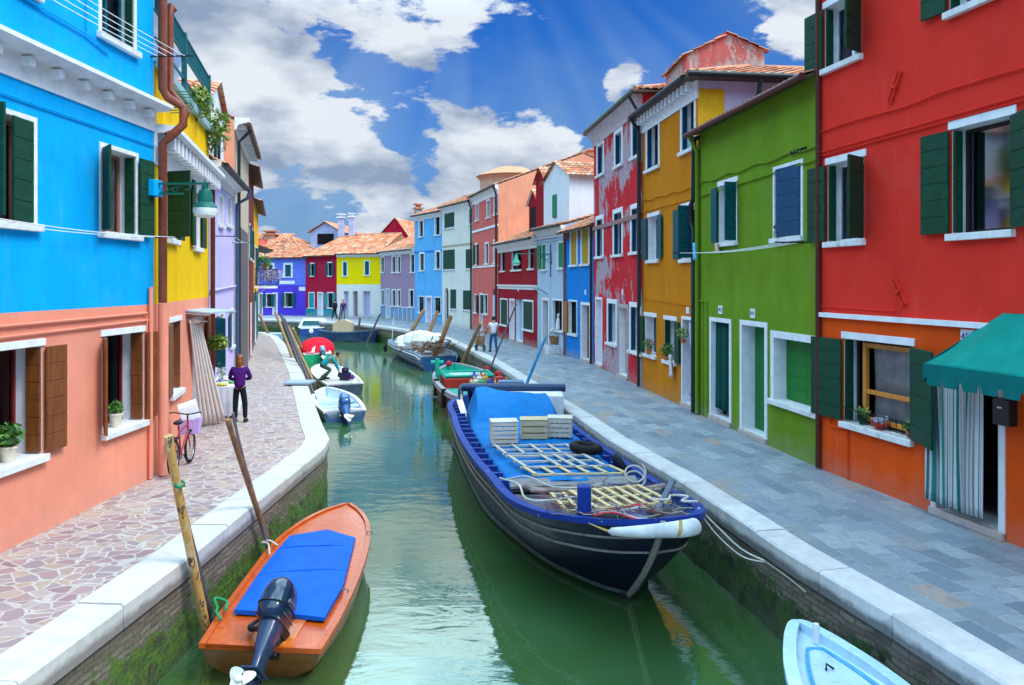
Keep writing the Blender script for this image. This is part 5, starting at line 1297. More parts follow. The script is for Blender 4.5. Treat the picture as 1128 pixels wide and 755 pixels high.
main = boat('cargo_boat', 'large navy blue cargo boat with bright blue tarpaulin moored along the right quay', (.6,16), st, NAVY, ROYAL, paint('worn_blue_deck', (.01,.06,.22), .5, .4, 6, wear=.3, wearcol=(.12,.12,.14)), deck_z=.8, inset=.13, gun_h=.05,
            bands=[(.16,.02,CREAM,'rub_rail'), (.33,.024,CREAM,'rub_rail'), (.93,.05,BOOT,'waterline_band')], dens_=6)
mr = main['root']
a_, b_ = Vector((1.9,9.85,.36)), Vector((1.67,11.4,WL)); dxy = (b_.xy-a_.xy); Lx = dxy.length; dxy.normalize(); sp_ = []
for k in range(9):
    f = k/8; p = a_.lerp(b_, f); bl = math.sin(math.pi*f)*.1*Lx+.03; sp_.append(Vector((p.x-dxy.x*bl, p.y-dxy.y*bl, p.z)))
q = MB(); q.tube(sp_+[Vector((1.66,11.7,-1.5))], .045, 8); q.build('stem', CREAM, mr, W=True, smooth=True)
q = MB(); q.ball((1.66,11.34,-1.15), .1, 10); q.build('stem_foot', IRON, mr, W=True, smooth=True)
TARP = fabric('bright_blue_tarpaulin', (.0,.15,.46), .7, .14)
def span(Y):                      # x of the inner rails at a given Y
    def at(P): 
        for a, b in zip(P[:-1], P[1:]):
            if (a.y-Y)*(b.y-Y) <= 0 and abs(a.y-b.y) > 1e-6: k = (Y-a.y)/(b.y-a.y); return a.lerp(b, k)
        return P[-1]
    return at(main['LI']), at(main['RI'])
def tf(i, j):
    Y = 20.3-(20.3-13.0)*j; l, r = span(Y); fl = .25-.08*j; x0, x1 = l.x+fl, r.x-.16; x = x0+(x1-x0)*i
    e = math.sin(math.pi*min(1, max(0, i)))**.35
    base = -.12+.17*e
    k = max(0, 1-j/.21)
    hump = .5*(1-(1-k)**2 if k > 0 else 0)*min(1, i/.10, (1-i)/.08)
    folds = .03*math.sin(i*13+j*9)*k+.05*k*math.sin(i*5.2+1)
    wr = mnoise.noise(Vector((x*2.2, Y*2.2, 3)))*.03+mnoise.noise(Vector((x*6, Y*6, 1)))*.012
    return (x, Y+.3*k*math.sin(i*8), base+hump+folds+wr+.03*math.sin(i*math.pi))
q = MB(); q.grid(tf, 60, 80); q.build('tarpaulin', TARP, mr, W=True, smooth=True, solid=.01)
q = MB(); l, r = span(20.6); q.box(-1.0,1.35,20.32,21.6,-.6,.42); q.build('engine_box', WHITE, mr, W=True, bevel=.02)
q = MB(); q.tube([(-1.35,21.2,.52),(1.45,21.25,.5)], .11, 10); q.build('roller_bar', gel('dark_blue_roll', (.01,.03,.1), .4), mr, W=True, smooth=True)
q = MB(); q.tube(crom([(-1.15,20.6,-.5),(-1.35,20.9,.1),(-1.38,21.3,.5),(-1.2,21.9,.35),(-1.1,22.4,-.4)], 5), .075, 8); q.build('hoop', gel('dark_blue_roll2', (.01,.02,.06), .4), mr, W=True, smooth=True)
q = MB(); q.tube([(-1.1,21.9,.3),(-.3,21.95,.33)], .15, 10); q.build('rolled_cover', fabric('navy_cloth', (.01,.03,.14)), mr, W=True, smooth=True)
q = MB(); q.frame_box((-1.22,20.1,-.3),(.16,0,0),(0,.05,0),(-.25,.6,.55)); q.build('white_board', WHITE, mr, W=True)
for k in range(17):
    Y = 21.8-k*.52; l, r = span(Y)
    q = MB(); q.box(l.x+.0, l.x+.22, Y-.05, Y+.05, -.34, -.03+.0*k); q.build('rib', ROYAL, mr, W=True)
for k in range(12):
    Y = 19.8-k*.55; l, r = span(Y); q = MB(); q.box(r.x-.15, r.x, Y-.05, Y+.05, -.34, -.04); q.build('rib', ROYAL, mr, W=True)
# worn plank, dark hold and bow well
PL = wood('worn_grey_plank', (.30,.28,.30), (.14,.12,.13), (3,40,40), .75)
l, r = span(12.9); q = MB(); q.frame_box((l.x+.12,12.75,.0),(r.x-l.x-.3,.15,.02),(0,.42,.02),(0,0,.05)); q.build('thwart', PL, mr, W=True, bevel=.008)
q = MB(); q.frame_box((l.x+.14,12.60,-.3),(r.x-l.x-.34,.15,0),(0,.12,0),(0,0,.3)); q.build('hold_shade_block', DARK, mr, W=True)  # near-black block stands in for the shaded opening below the plank
q = MB(); v = []
for j in range(13):
    Y = 12.55-j*.185; a, b = span(max(Y, 10.15)) if Y > 10.15 else span(10.15)
    for i in range(17): x = a.x+.02+(b.x-a.x-.04)*i/16; v.append((x, Y, -.03+.17*(j/12)+.02*mnoise.noise(Vector((x*5,Y*5,0)))))
q.add(v, [[j*17+i, j*17+i+1, (j+1)*17+i+1, (j+1)*17+i] for j in range(12) for i in range(16)]); q.build('foredeck', paint('cluttered_deck', (.10,.09,.11), .8, .5, 20, wear=.5, wearcol=(.28,.26,.3)), mr, W=True, smooth=True)
q = MB(); q.box(.9,1.08,10.62,10.8,.1,.6); q.build('samson_post', ROYAL, mr, W=True, bevel=.015)
q = MB(); q.tube([(2.0,10.8,.2),(2.45,11.9,.35)], .05, 6); q.build('cross_beam', paint('grey_blue_beam', (.15,.17,.25)), mr, W=True)
q = MB(); q.tube(crom([(.2,12.5,.12),(.5,12.3,.1),(1.2,12.35,.13),(1.9,12.25,.12),(2.4,12.2,.2)], 5), .05, 7); q.tube(crom([(.3,12.3,.1),(.9,12.2,.13),(1.7,12.1,.13),(2.3,12.0,.2)], 5), .035, 6); q.build('rolled_net', fabric('net_bundle', (.3,.22,.2), var=.5), mr, W=True, smooth=True)
q = MB(); q.tube(crom([(1.23,9.98,.2),(1.5,9.85,.24),(1.85,9.74,.29),(2.15,9.78,.3),(2.35,9.92,.29)], 6), [.015]+[.05+.055*min(1, k/16) for k in range(23)]+[.06], 12)
fd = q.build('bow_fender', fabric('white_rope_fender', (.66,.66,.7), var=.25), mr, W=True, smooth=True)
fd.data.materials[0].node_tree.nodes['Bump'].inputs['Strength'].default_value = .6
q = MB(); q.tube([(1.0,10.2,.24),(1.12,10.08,.22),(1.25,9.97,.2)], [.005,.012,.018], 6); q.tube(crom([(2.05,9.68,.24),(2.08,9.64,.32),(2.1,9.72,.42)], 4), .02, 6); q.build('fender_rope', fabric('yellow_rope', (.5,.33,.1)), mr, W=True)

# loose things lying on the cargo boat
PALE = wood('pale_crate_wood', (.72,.56,.36), (.55,.40,.22), (20,20,20), .7, .15)
PALEW = wood('whitish_crate_wood', (.78,.70,.58), (.6,.5,.4), (20,20,20), .7, .15)
def crate(label, x, y, z, w, d, h, rz, mat, rows=4, cols=0, solid_top=True):
    o = thing('fruit_crate', label, 'crate', (x, y, z), rz, 'wooden crates on the blue tarpaulin')
    hr = h/rows
    for k in range(rows):
        q = MB(); a, b = k*hr+.012, (k+1)*hr-.012
        for s_ in (-1, 1):
            q.box(-w/2, w/2, s_*d/2-(.014 if s_ > 0 else 0), s_*d/2+(.014 if s_ < 0 else 0), a, b)
            q.box(s_*w/2-(.014 if s_ > 0 else 0), s_*w/2+(.014 if s_ < 0 else 0), -d/2+.016, d/2-.016, a+.004, b-.004)
        q.build('slat', mat, o, bevel=.003)
    for sx in (-1, 1):
        for sy in (-1, 1):
            q = MB(); q.box(sx*(w/2-.035)-.02, sx*(w/2-.035)+.02, sy*(d/2-.035)-.02, sy*(d/2-.035)+.02, 0, h); q.build('corner_post', mat, o)
    for c_ in range(cols):
        q = MB(); x_ = -w/2+w*(c_+.5)/cols; q.box(x_-.012, x_+.012, -d/2-.012, -d/2-.001, 0, h); q.build('front_batten', mat, o)
    q = MB(); q.box(-w/2+.02, w/2-.02, -d/2+.02, d/2-.02, .01, .03); q.build('bottom', mat, o)
    if solid_top: q = MB(); q.box(-w/2-.01, w/2+.01, -d/2-.01, d/2+.01, h+.002, h+.016); q.build('lid', mat, o)
    return o
tz = .085
crate('stack-like crate with wide white slats, left of the three on the tarp', -.17, 16.1, tz, .54, .42, .44, .12, PALEW, 5)
crate('open-fronted pale wooden crate, middle of the three on the tarp', .46, 16.55, tz, .56, .42, .40, .02, PALE, 3)
crate('gridded crate with pale slats and battens, right of the three on the tarp', 1.03, 16.75, tz, .52, .42, .40, -.1, PALEW, 4, 5)
RACKW = wood('rack_wood', (.80,.60,.34), (.6,.42,.2), (20,20,20), .7, .15); RACKG = wood('greyed_rack_wood', (.66,.58,.50), (.42,.36,.31), (20,20,20), .75, .15)
def rack(label, p, ex, ey, n, mat, rails=2, z=.0, wd=.05, th=.03, cross=None):
    o = thing('slatted_rack', label, 'wooden rack', (p[0], p[1], z), 0, 'slatted wooden racks on the cargo boat')
    ex, ey = Vector((ex[0], ex[1], ex[2] if len(ex) > 2 else 0)), Vector((ey[0], ey[1], ey[2] if len(ey) > 2 else 0)); e1, e2 = ex.normalized(), ey.normalized()
    for k in range(rails):
        q = MB(); f = k/(rails-1); q.frame_box(ey*f-e2*wd/2, ex, e2*wd, (0,0,th)); q.build('rail', mat, o)
    for k in range(n):
        f = (k+.12)/(n-.76) if not cross else cross[k]; q = MB(); q.frame_box(ex*f-e1*wd/2-e2*.02+Vector((0,0,th)), e1*wd*1.3, ey*1.02, (0,0,.018)); q.build('slat', mat, o)
    return o
rack('greyed slatted rack nearest the crates on the tarp', (-.18,14.85), (1.5,.1), (-.22,.75), 5, RACKG, 3, tz+.01, .045)
rack('wide grey rack with four uneven rungs in the middle of the tarp', (.18,13.75), (1.55,.12), (-.3,.85), 5, RACKG, 3, tz+.02, .05, cross=[.03,.42,.58,.72,.93])
rack('half hidden orange-brown rack beside the worn plank', (.35,13.3), (1.6,.12), (-.2,.5), 6, RACKW, 2, tz+.0, .05)
rack('pale slatted rack lying across the bow well', (1.15,10.85), (1.1,.25,.02), (-.3,.95,-.02), 7, RACKW, 3, .22, .045)
rack('older brown rack under the pale one at the bow', (.72,11.0), (1.3,.1), (-.15,.85), 8, RACKW, 3, .15, .04)
o = thing('tyre', 'black rubber tyre lying on the right edge of the tarp', 'tyre', (1.42,15.0,.2)); q = MB(); q.torus((0,0,0), .24, .085, (0.1,0,1), 28, 10); q.build('tread', paint('rubber', (.012,.012,.014), .75, .3), o, smooth=True)
o = thing('tyre', 'dark tyre wedged between the boat and the right quay', 'tyre', (2.0,14.3,-.0)); q = MB(); q.torus((0,0,0), .2, .07, (.9,.1,.5), 24, 8); q.build('tread', paint('rubber2', (.01,.012,.02), .7, .3), o, smooth=True)
def rope(label, pts, r=.014, mat=ROPE, cat='rope', dn=5):
    o = thing('mooring_rope', label, cat, pts[0]); q = MB(); q.tube(crom(pts, dn), r, 6); q.build('strand', mat, o, W=True, smooth=True); return o
rope('pale rope looping over the left side of the cargo boat bow', [(-.2,12.9,.15),(.1,12.3,.2),(.2,11.6,.18),(.5,11.4,.2),(1.1,11.7,.2),(1.3,12.0,.2)], .016)
rope('thinner white rope winding beside the loop at the left of the bow', [(-.1,13.0,.1),(.25,12.6,.25),(.6,12.2,.2),(1.0,12.1,.2),(1.4,12.25,.22)], .013)
rope('white rope ring coiled by the right end of the worn plank', [(1.95+.16*math.cos(a*.7), 12.35+.1*math.sin(a*.7), .22+.13*math.sin(a*.7)+.01*a) for a in range(20)], .016, dn=2)
rope('white rope tangled at the right of the bow', [(2.0,11.2,.28),(2.2,11.0,.32),(2.3,11.3,.3),(2.5,11.1,.34),(2.35,10.8,.36),(2.55,10.7,.38)], .018)
e1 = AT(842,618,9.95); rope('white mooring line from the cargo boat bow to the right quay wall', [(2.5,10.5,.36),(2.75,10.35,.12),(3.0,10.2,-.1),e1], .012)
rope('second mooring line hanging beside the first one', [(2.48,10.45,.35),(2.7,10.3,.06),(2.98,10.15,-.17),e1-Vector((0,0,.02))], .009)
rope('old grey rope end trailing along the right quay weed', [e1, AT(866,635,9.3), AT(887,652,8.85)], .01, fabric('old_rope', (.25,.24,.2)))
o = thing('net_heap', 'tangle of thin cords and netting spread over the cargo boat bow', 'fishing net', (1.2,11.8,.1)); rnd = random.Random(11); q = MB()
for k in range(150):
    x, y = rnd.uniform(-.55,1.15), rnd.uniform(-1.35,.75); zz_ = .0+.075*(.75-y); a = rnd.uniform(0,6.3); pts = [Vector((x,y,zz_+rnd.uniform(0,.05)))]
    for j in range(5): a += rnd.uniform(-1,1); pts.append(pts[-1]+Vector((math.cos(a)*.09, math.sin(a)*.09, rnd.uniform(-.015,.02))))
    q.cur = k % 4; q.tube(crom(pts, 2), .006, 4)
q.build('cords', [fabric('cord_a', (.5,.45,.4)), fabric('cord_b', (.3,.06,.05)), fabric('cord_c', (.12,.14,.3)), fabric('cord_d', (.2,.17,.15))], o)
o['kind'] = 'stuff'
o = thing('striped_rug', 'red-edged woven rug crumpled beside the blue post at the bow', 'rug', (1.15,10.75,.2)); q = MB()
q.grid(lambda i, j: (-.05+.75*i, .5*(j-.5)-.08*i, .06*math.sin(i*5)*math.cos(j*3)+.03), 14, 8, uvfn=lambda i, j: (j, i)); q.build('cloth', fabric('rug_weave', None, stripes=[(0,(.5,.03,.04)),(.18,(.45,.42,.45)),(.3,(.1,.08,.2)),(.7,(.4,.38,.42)),(.85,(.5,.03,.04))]), o, smooth=True, solid=.01)

# ---- orange varnished motor boat
VAR = wood('orange_varnished_wood', (.66,.115,.006), (.46,.06,.004), (14,14,1.2), .32, .08, coat=.35); VARR = wood('brown_transom_wood', (.36,.13,.03), (.2,.06,.015), (2,30,30), .4, .1, coat=.4)
st = [((-3.52,8.82,-.72),(-2.15,8.72,-.74),(-3.55,9.27),(-2.36,9.25)), ((-3.62,9.7,-.74),(-2.12,9.6,-.75),(-3.52,9.95),(-2.27,9.9)), ((-3.69,10.9,-.74),(-2.14,10.8,-.74),(-3.52,10.9),(-2.24,10.85)), ((-3.72,12.2,-.71),(-2.22,12.0,-.71),(-3.5,12.2),(-2.34,12.1)),
      ((-3.55,13.1,-.66),(-2.38,12.95,-.66),(-3.3,13.0),(-2.55,12.95)), ((-3.28,13.62,-.61),(-2.6,13.5,-.61),(-3.1,13.45),(-2.72,13.4)), ((-2.98,13.92,-.58),(-2.88,13.92,-.58),(-2.95,13.7),(-2.9,13.7))]
ob = boat('motor_boat', 'orange varnished wooden motor boat with a blue cover, moored by the left quay', (-2.9,11), st, VARR, VAR, VAR, inset=.05, gun_h=.03, solid_deck_top=True, dens_=6, bands=[(.06,.018,VAR,'rubbing_strake')])
orr = ob['root']
BCOV = fabric('blue_boat_cover', (.004,.10,.55), .6, .14)
qc = MB(); P0 = [(-3.45,10.05),(-2.4,9.82),(-2.32,10.9),(-2.44,12.2),(-2.95,12.95),(-3.35,12.5)]; 
cvp = [AT(x,y,1) for x,y in [(0,0)]]
cov = [G(258,672,-.66), G(357.5,680,-.66), G(378,645,-.66), G(391.5,592.5,-.66), G(361,584,-.66), G(319,590,-.66), G(290,625,-.66)]
def inpoly(pts, n=14):
    return pts
c0 = sum(cov, Vector())/len(cov); v = []; rings = 5; dn = []
for a, b in zip(cov, cov[1:]+cov[:1]):
    for k in range(4): dn.append(a.lerp(b, k/4))
for j in range(rings+1):
    for p in dn: q_ = c0.lerp(p, j/rings); v.append(Vector((q_.x, q_.y, -.655+.05*(1-(j/rings)**4)+.014*mnoise.noise(q_*2.2)+.006*mnoise.noise(q_*8))))
for p in dn: v.append(Vector((p.x, p.y, -.71)))
m = len(dn); qc.add(v, [[j*m+k, j*m+(k+1)%m, (j+1)*m+(k+1)%m, (j+1)*m+k] for j in range(rings+1) for k in range(m)]); cvo = qc.build('cover', BCOV, orr, W=True, smooth=True, ang=50)
for f1, f2, k1, k2 in ((.0,.0,25,9),(.0,.0,22,11)):
    p1, p2 = dn[k1], dn[k2]; q = MB(); q.tube([Vector((p1.lerp(p2, s_/8).x, p1.lerp(p2, s_/8).y, -.652+.05*(1-abs(s_/4-1)**4))) for s_ in range(9)], .006, 5); q.build('seam', BCOV, cvo, W=True)
q = MB(); q.frame_box((-3.02,8.86,-.735),(.52,-.03,0),(.0,.75,0),(0,0,.02)); q.build('motor_well', wood('bright_orange_well', (.75,.2,.015), (.6,.13,.01), (14,14,2), .25, .05, coat=.8), orr, W=True, bevel=.006)
for (x, y) in ((-2.33,12.55),(-2.22,10.2)):
    q = MB(); q.tube([(x,y,-.66),(x,y,-.62),(x+.08,y-.02,-.62),(x+.08,y-.02,-.66)], .01, 6); q.build('cleat', METAL, orr, W=True)
q = MB(); q.tube(crom([(-3.6,12.0,-.66),(-3.75,12.05,-.6),(-3.85,12.0,-.62),(-3.72,11.9,-.6),(-3.6,11.6,-.66)], 4), .014, 6); q.build('mooring_line', ROPE, orr, W=True)
q = MB(); q.tube(crom([(-3.5,9.4,-.68),(-3.6,9.5,-.62),(-3.66,9.7,-.66),(-3.75,9.85,-.6),(-3.62,9.9,-.66),(-3.52,9.6,-.64)], 4), .018, 6); q.build('mooring_line', fabric('green_rope', (.03,.25,.1)), orr, W=True)
MOT = gel('dark_blue_motor_cowl', (.008,.02,.06), .18, .6); MOT2 = gel('motor_grey_blue', (.02,.04,.1), .3, .3); PROPM = paint('white_propeller', (.75,.75,.7), .35)
def outboard(parent, loc, rz, tilt, sc=1.0, cow=None, tiller=True, m2=None):
    cow = cow or MOT; m2 = m2 or MOT2
    M = Matrix.Translation(Vector(loc)) @ Matrix.Rotation(rz, 4, 'Z') @ Matrix.Rotation(tilt, 4, 'X') @ Matrix.Scale(sc, 4)
    Mi = M
    def put(q): 
        q.v = [Mi @ p for p in q.v]; return q
    # y forward to the bow, z up; cowling rounded box
    def sec(z, w, l, yo, n=28, e=3.0):
        out = []
        for k in range(n):
            a = 2*math.pi*k/n; c, s_ = math.cos(a), math.sin(a)
            out.append(Vector((w*math.copysign(abs(c)**(2/e), c), yo+l*math.copysign(abs(s_)**(2/e), s_), z)))
        return out
    secs = [(-.02,.13,.2,-.02),(.0,.155,.25,-.02),(.1,.17,.28,-.01),(.14,.172,.285,-.01),(.15,.165,.275,-.01),(.3,.16,.265,.0),(.42,.13,.22,.02),(.48,.08,.15,.03),(.5,.02,.04,.03)]
    v = [p for s_ in secs for p in sec(*s_)]; n = 28; q = MB()
    q.add(v, [[i*n+k, i*n+(k+1)%n, (i+1)*n+(k+1)%n, (i+1)*n+k] for i in range(len(secs)-1) for k in range(n)]+[list(range(n))[::-1], [(len(secs)-1)*n+k for k in range(n)]])
    mo = put(q).build('outboard_motor', cow, parent, W=True, smooth=True, ang=65)
    q = MB(); q.tube([p*1.0 for p in sec(.145,.174,.289,-.01)]+[sec(.145,.174,.289,-.01)[0]], .007, 5); put(q).build('cowl_seam', IRON, mo, W=True)
    q = MB()
    for sx in (-1,1): q.box(sx*.163-.004,sx*.163+.004,-.12,.1,.2,.235); q.box(sx*.168-.004,sx*.168+.004,-.2,.14,.04,.05)
    put(q).build('cowl_trim', METAL, mo, W=True)
    for sx in (-1,1): q = MB(); q.lathe([(.03,-.02),(.035,0),(.02,.02)], (sx*.14,.14,-.17), 10, 'x'); put(q).build('mount_knob', WHITE, mo, W=True)
    secs = [(-.02,.12,.17,-.02),(-.12,.115,.16,-.03),(-.16,.1,.15,-.04),(-.3,.085,.13,-.06),(-.36,.062,.12,-.06),(-.55,.052,.12,-.07),(-.6,.06,.14,-.07)]
    v = [p for s_ in secs for p in sec(*s_)]; q = MB(); q.add(v, [[i*n+k, i*n+(k+1)%n, (i+1)*n+(k+1)%n, (i+1)*n+k] for i in range(len(secs)-1) for k in range(n)])
    q.box(-.09,.09,-.3,.06,-.56,-.545); put(q).build('midsection', m2, mo, W=True, smooth=True)
    q = MB(); q.lathe([(.005,-.32),(.03,-.3),(.05,-.2),(.055,0),(.045,.12),(.005,.2)], (0,-.07,-.72), 12, 'y'); q.prism([(-.012,.03,-.6),(-.012,-.17,-.6),(-.012,-.15,-.95),(-.012,-.02,-.92)], (.024,0,0)); put(q).build('gearcase', m2, mo, W=True, smooth=True)
    q = MB(); q.lathe([(.035,-.06),(.04,.0),(.03,.04)], (0,-.42,-.72), 10, 'y')
    for k in range(3):
        a = k*2*math.pi/3+.4; e = Vector((math.cos(a),0,math.sin(a))); p = Vector((-math.sin(a),0,math.cos(a))); c_ = Vector((0,-.42,-.72)); pts = []
        for t_ in range(9):
            th = t_/8*math.pi; pts.append(c_+e*(.03+.13*math.sin(th)**.8*(.5+.5*math.sin(th)))+p*(.075*-math.cos(th))+Vector((0,-.03*math.cos(th),0)))
        q.prism(pts, (0,.012,0))
    put(q).build('propeller', PROPM, mo, W=True, smooth=True)
    q = MB(); q.box(-.11,.11,.05,.16,-.32,-.02); q.box(-.13,-.09,.0,.24,-.12,.0); q.box(.09,.13,.0,.24,-.12,.0); put(q).build('clamp_bracket', IRON, mo, W=True, bevel=.01)
    if tiller:
        q = MB(); q.tube(crom([(-.1,.1,.0),(-.27,.12,-.02),(-.34,.2,.04),(-.35,.35,.16),(-.35,.6,.36)], 4), [.03]*9+[.024]*8, 8); put(q).build('tiller', IRON, mo, W=True, smooth=True)
    return mo
outboard(orr, (-2.73,8.93,-.52), math.radians(-6), math.radians(-46), 1.04)

# ---- light blue dinghy bow at lower right
LBL = gel('light_blue_gelcoat', (.50,.66,.80), .3, .3)
st = symst((3.30,4.5),(3.27,8.86), [(0,.6,-.58,.5,0),(.3,.7,-.58,.58,0),(.6,.64,-.57,.5,0),(.78,.50,-.55,.36,0),(.91,.29,-.53,.17,0.05),(.98,.13,-.52,.06,.08),(1.0,.04,-.52,.015,.1)])
db = boat('dinghy', 'light blue dinghy with a white stem post beside the right quay', (3.2,7), st, gel('dinghy_hull', (.35,.5,.65)), gel('pale_blue_rail', (.55,.75,.88)), LBL, deck_z=.35, inset=.12, gun_h=.04, dens_=6, bands=[(.12,.02,gel('mid_blue_band', (.02,.25,.55)),'rubbing_band')])
def ring_in(info, d, z):
    L = [p.lerp(c, min(1, d/max(.01, (c-p).length))) for p, c in zip(info['LR'], info['ctr'])]; R_ = [p.lerp(c, min(1, d/max(.01, (c-p).length))) for p, c in zip(info['RR'], info['ctr'])]
    return [Vector((p.x, p.y, z)) for p in L+R_[::-1]]
q = MB(); L = [p for p in db['LR']]; v = []
for l_, r_, c_ in zip(db['LR'], db['RR'], db['ctr']):
    f_ = .86; y_ = min(c_.y, 8.5); v += [Vector((c_.x+(l_.x-c_.x)*f_, l_.y, -.56)), Vector((c_.x+(l_.x-c_.x)*.72, l_.y, -.6)), Vector((c_.x, c_.y, -.57)), Vector((c_.x+(r_.x-c_.x)*.72, r_.y, -.6)), Vector((c_.x+(r_.x-c_.x)*f_, r_.y, -.56))]
q.add(v, [[i*5+j,(i+1)*5+j,(i+1)*5+j+1,i*5+j+1] for i in range(len(L)-1) for j in range(4)]); q.build('foredeck', LBL, db['root'], W=True, smooth=True)
q = MB(); G_ = ring_in(db, .24, -.575); G_ = [p for p in G_ if p.y < 8.45]; q.tube(G_, .022, 6); q.build('deck_groove', gel('groove_blue', (.05,.35,.62)), db['root'], W=True, smooth=True)
q = MB(); q.lathe([(.035,0),(.04,.17),(.03,.2)], (3.33,8.55,-.55), 12); q.build('stem_post', WHITE, db['root'], W=True, smooth=True)
q = MB(); q.tube([(3.2,7.95,-.56),(3.22,8.0,-.52),(3.28,7.95,-.55)], .012, 6); q.build('hook', IRON, db['root'], W=True)

# ---- grey barge with rubble
GREYB = gel('grey_blue_hull', (.10,.16,.26), .4, .2); 
st = [((-4.7,39.7,-.5),(-2.9,40.8,-.5),(-4.5,40.0),(-3.1,40.9)), ((-5.15,41.3,-.48),(-3.1,42.6,-.48),(-4.95,41.5),(-3.3,42.6)), ((-6.1,43.6,-.45),(-3.9,45.0,-.45),(-5.8,43.9),(-4.2,45.0)), ((-6.9,45.7,-.42),(-4.9,47.2,-.42),(-6.5,46.2),(-5.3,47.1)), ((-7.5,47.6,-.36),(-6.0,48.7,-.36),(-7.0,48.0),(-6.3,48.3)), ((-7.8,49.2,-.3),(-7.4,49.5,-.3),(-7.2,48.9),(-7.1,48.95))]
gb = boat('work_barge', 'grey and blue work barge loaded with white sacks and brown debris by the right quay', (-5.2,44), st, gel('blue_barge_hull', (.02,.09,.28)), GREYB, paint('barge_floor', (.35,.36,.36)), deck_z=.45, inset=.25, dens_=5, bands=[(.08,.05,WHITE,'rub_rail'), (.3,.07,GREYB,'rub_rail'), (.62,.035,paint('pinkish_line', (.5,.4,.4)),'paint_line')])
o = thing('sack_pile', 'heap of white sacks and sheet on the grey barge', 'sacks', (-5.3,44.2,-.4)); q = MB()
for k, (x, y, z, sx, sy, sz) in enumerate([(-1.0,1.0,.25,.5,.5,.45),(-.4,.3,.35,.6,.5,.6),(.1,.1,.45,.6,.6,.6),(.7,0,.4,.6,.5,.45),(1.0,.6,.35,.6,.5,.5),(.3,.9,.4,.8,.5,.55),(-.9,.2,.15,.35,.3,.3)]): q.ball((x,y,z), 1, 8, (sx,sy,sz))
q.build('sacks', fabric('white_sack', (.8,.8,.8)), o)
o = thing('debris_pile', 'tangled brown planks and roots in front of the white sacks on the barge', 'debris', (-4.5,42.4,-.45)); q = MB(); rnd = random.Random(4)
for k in range(110):
    p = Vector((rnd.gauss(0,.55), rnd.gauss(.2,.5), abs(rnd.gauss(.15,.2)))); d_ = Vector((rnd.uniform(-1,1), rnd.uniform(-1,1), rnd.uniform(-.4,.5))).normalized()*rnd.uniform(.2,.6)
    q.frame_box(p, d_, d_.orthogonal().normalized()*.05, d_.cross(d_.orthogonal()).normalized()*.04)
q.build('planks', wood('debris_wood', (.22,.1,.04), (.06,.03,.015)), o)
q = MB(); q.tube([(-7.55,49.1,-.3),(-7.45,49.1,1.1)], .02, 5); q.build('stick', WHITE, gb['root'], W=True); q = MB(); q.torus((-7.9,48.6,-.75), .2, .09, (1,.3,0), 14, 6); q.build('fender', IRON, gb['root'], W=True)

# ---- green and red work boat
SEA = gel('sea_green_paint', (.01,.42,.30), .4, .1); BRR = paint('brown_red_hull', (.2,.05,.03), .5, .4, 4, wear=.4, wearcol=(.05,.03,.03))
st = symst((-.75,25.2),(-2.55,34.6), [(0,.95,-.35,.8,0),(.1,1.15,-.38,1.0,0),(.35,1.3,-.42,1.12,0),(.65,1.25,-.42,1.05,0),(.85,.9,-.36,.65,.05),(.96,.4,-.3,.22,.15),(1.0,.08,-.28,.03,.2)])
gr = boat('work_boat', 'sea green and red work boat moored behind the cargo boat', (-1.6,30), st, BRR, paint('rosy_grey_rail', (.35,.3,.35), .5, wear=.3), SEA, deck_z=.62, inset=.14, dens_=5, bands=[(.1,.04,paint('mauve_rail', (.3,.22,.3)),'rub_rail')])
gd = Vector((-.188,.982)); gn_ = Vector((-.982,-.188))
def gp(t_, s_, z): p = V2((-.75,25.2))+gd*t_*9.57+gn_*s_; return Vector((p.x, p.y, z))
q = MB(); q.prism([gp(.42,1.0,-.6),gp(.62,1.0,-.6),gp(.62,-.95,-.6),gp(.42,-.95,-.6)], (0,0,.36)); q.build('cabin', paint('red_cabin', (.55,.03,.02), .5), gr['root'], W=True, bevel=.02)
q = MB(); q.prism([gp(.44,1.0,-.238),gp(.6,1.0,-.238),gp(.6,-.9,-.238),gp(.44,-.9,-.238)], (0,0,.05)); hb_ = q.build('hatch', SEA, gr['root'], W=True, bevel=.01)
q = MB()
for s_ in (.95,-.85): q.tube([gp(.44,s_,-.16),gp(.6,s_,-.14)], .05, 6)
for t_ in (.44,.6): q.tube([gp(t_,.95,-.16),gp(t_,-.85,-.16)], .05, 6)
q.build('hatch_rim', SEA, hb_, W=True); q = MB(); q.prism([gp(.47,.7,-.185),gp(.57,.7,-.185),gp(.57,-.6,-.185),gp(.47,-.6,-.185)], (0,0,.02)); q.build('hatch_pane', gel('pale_hatch', (.6,.8,.75)), hb_, W=True)
q = MB(); p = gp(.62,1.1,0); q.tube([p-Vector((0,0,.6)), p+Vector((0,0,.35))], .09, 8); q.tube([p+Vector((-.25,0,.2)), p+Vector((.25,0,.2))], .07, 8); q.build('bitt', SEA, gr['root'], W=True)
for k, (t_, s_) in enumerate(((.95,.3),(.7,-1.0),(.52,-1.15),(.3,-1.1))): q = MB(); p = gp(t_, s_, -.2); q.ball(p, .14, 8); q.build('red_float', paint('red_float', (.6,.02,.03)), gr['root'], W=True, smooth=True)
q = MB()
for t_ in (.8,.5,.2): q.tube([gp(t_,1.25 if t_<.7 else 1.02,-.3), gp(t_,1.28 if t_<.7 else 1.05,-.95)], .09, 8)
q.build('fender', IRON, gr['root'], W=True)
o = thing('gear_heap', 'heap of buoys, cans, bags and nets at the stern of the green boat', 'gear', gp(.2,-.35,-.5)); rnd = random.Random(8)
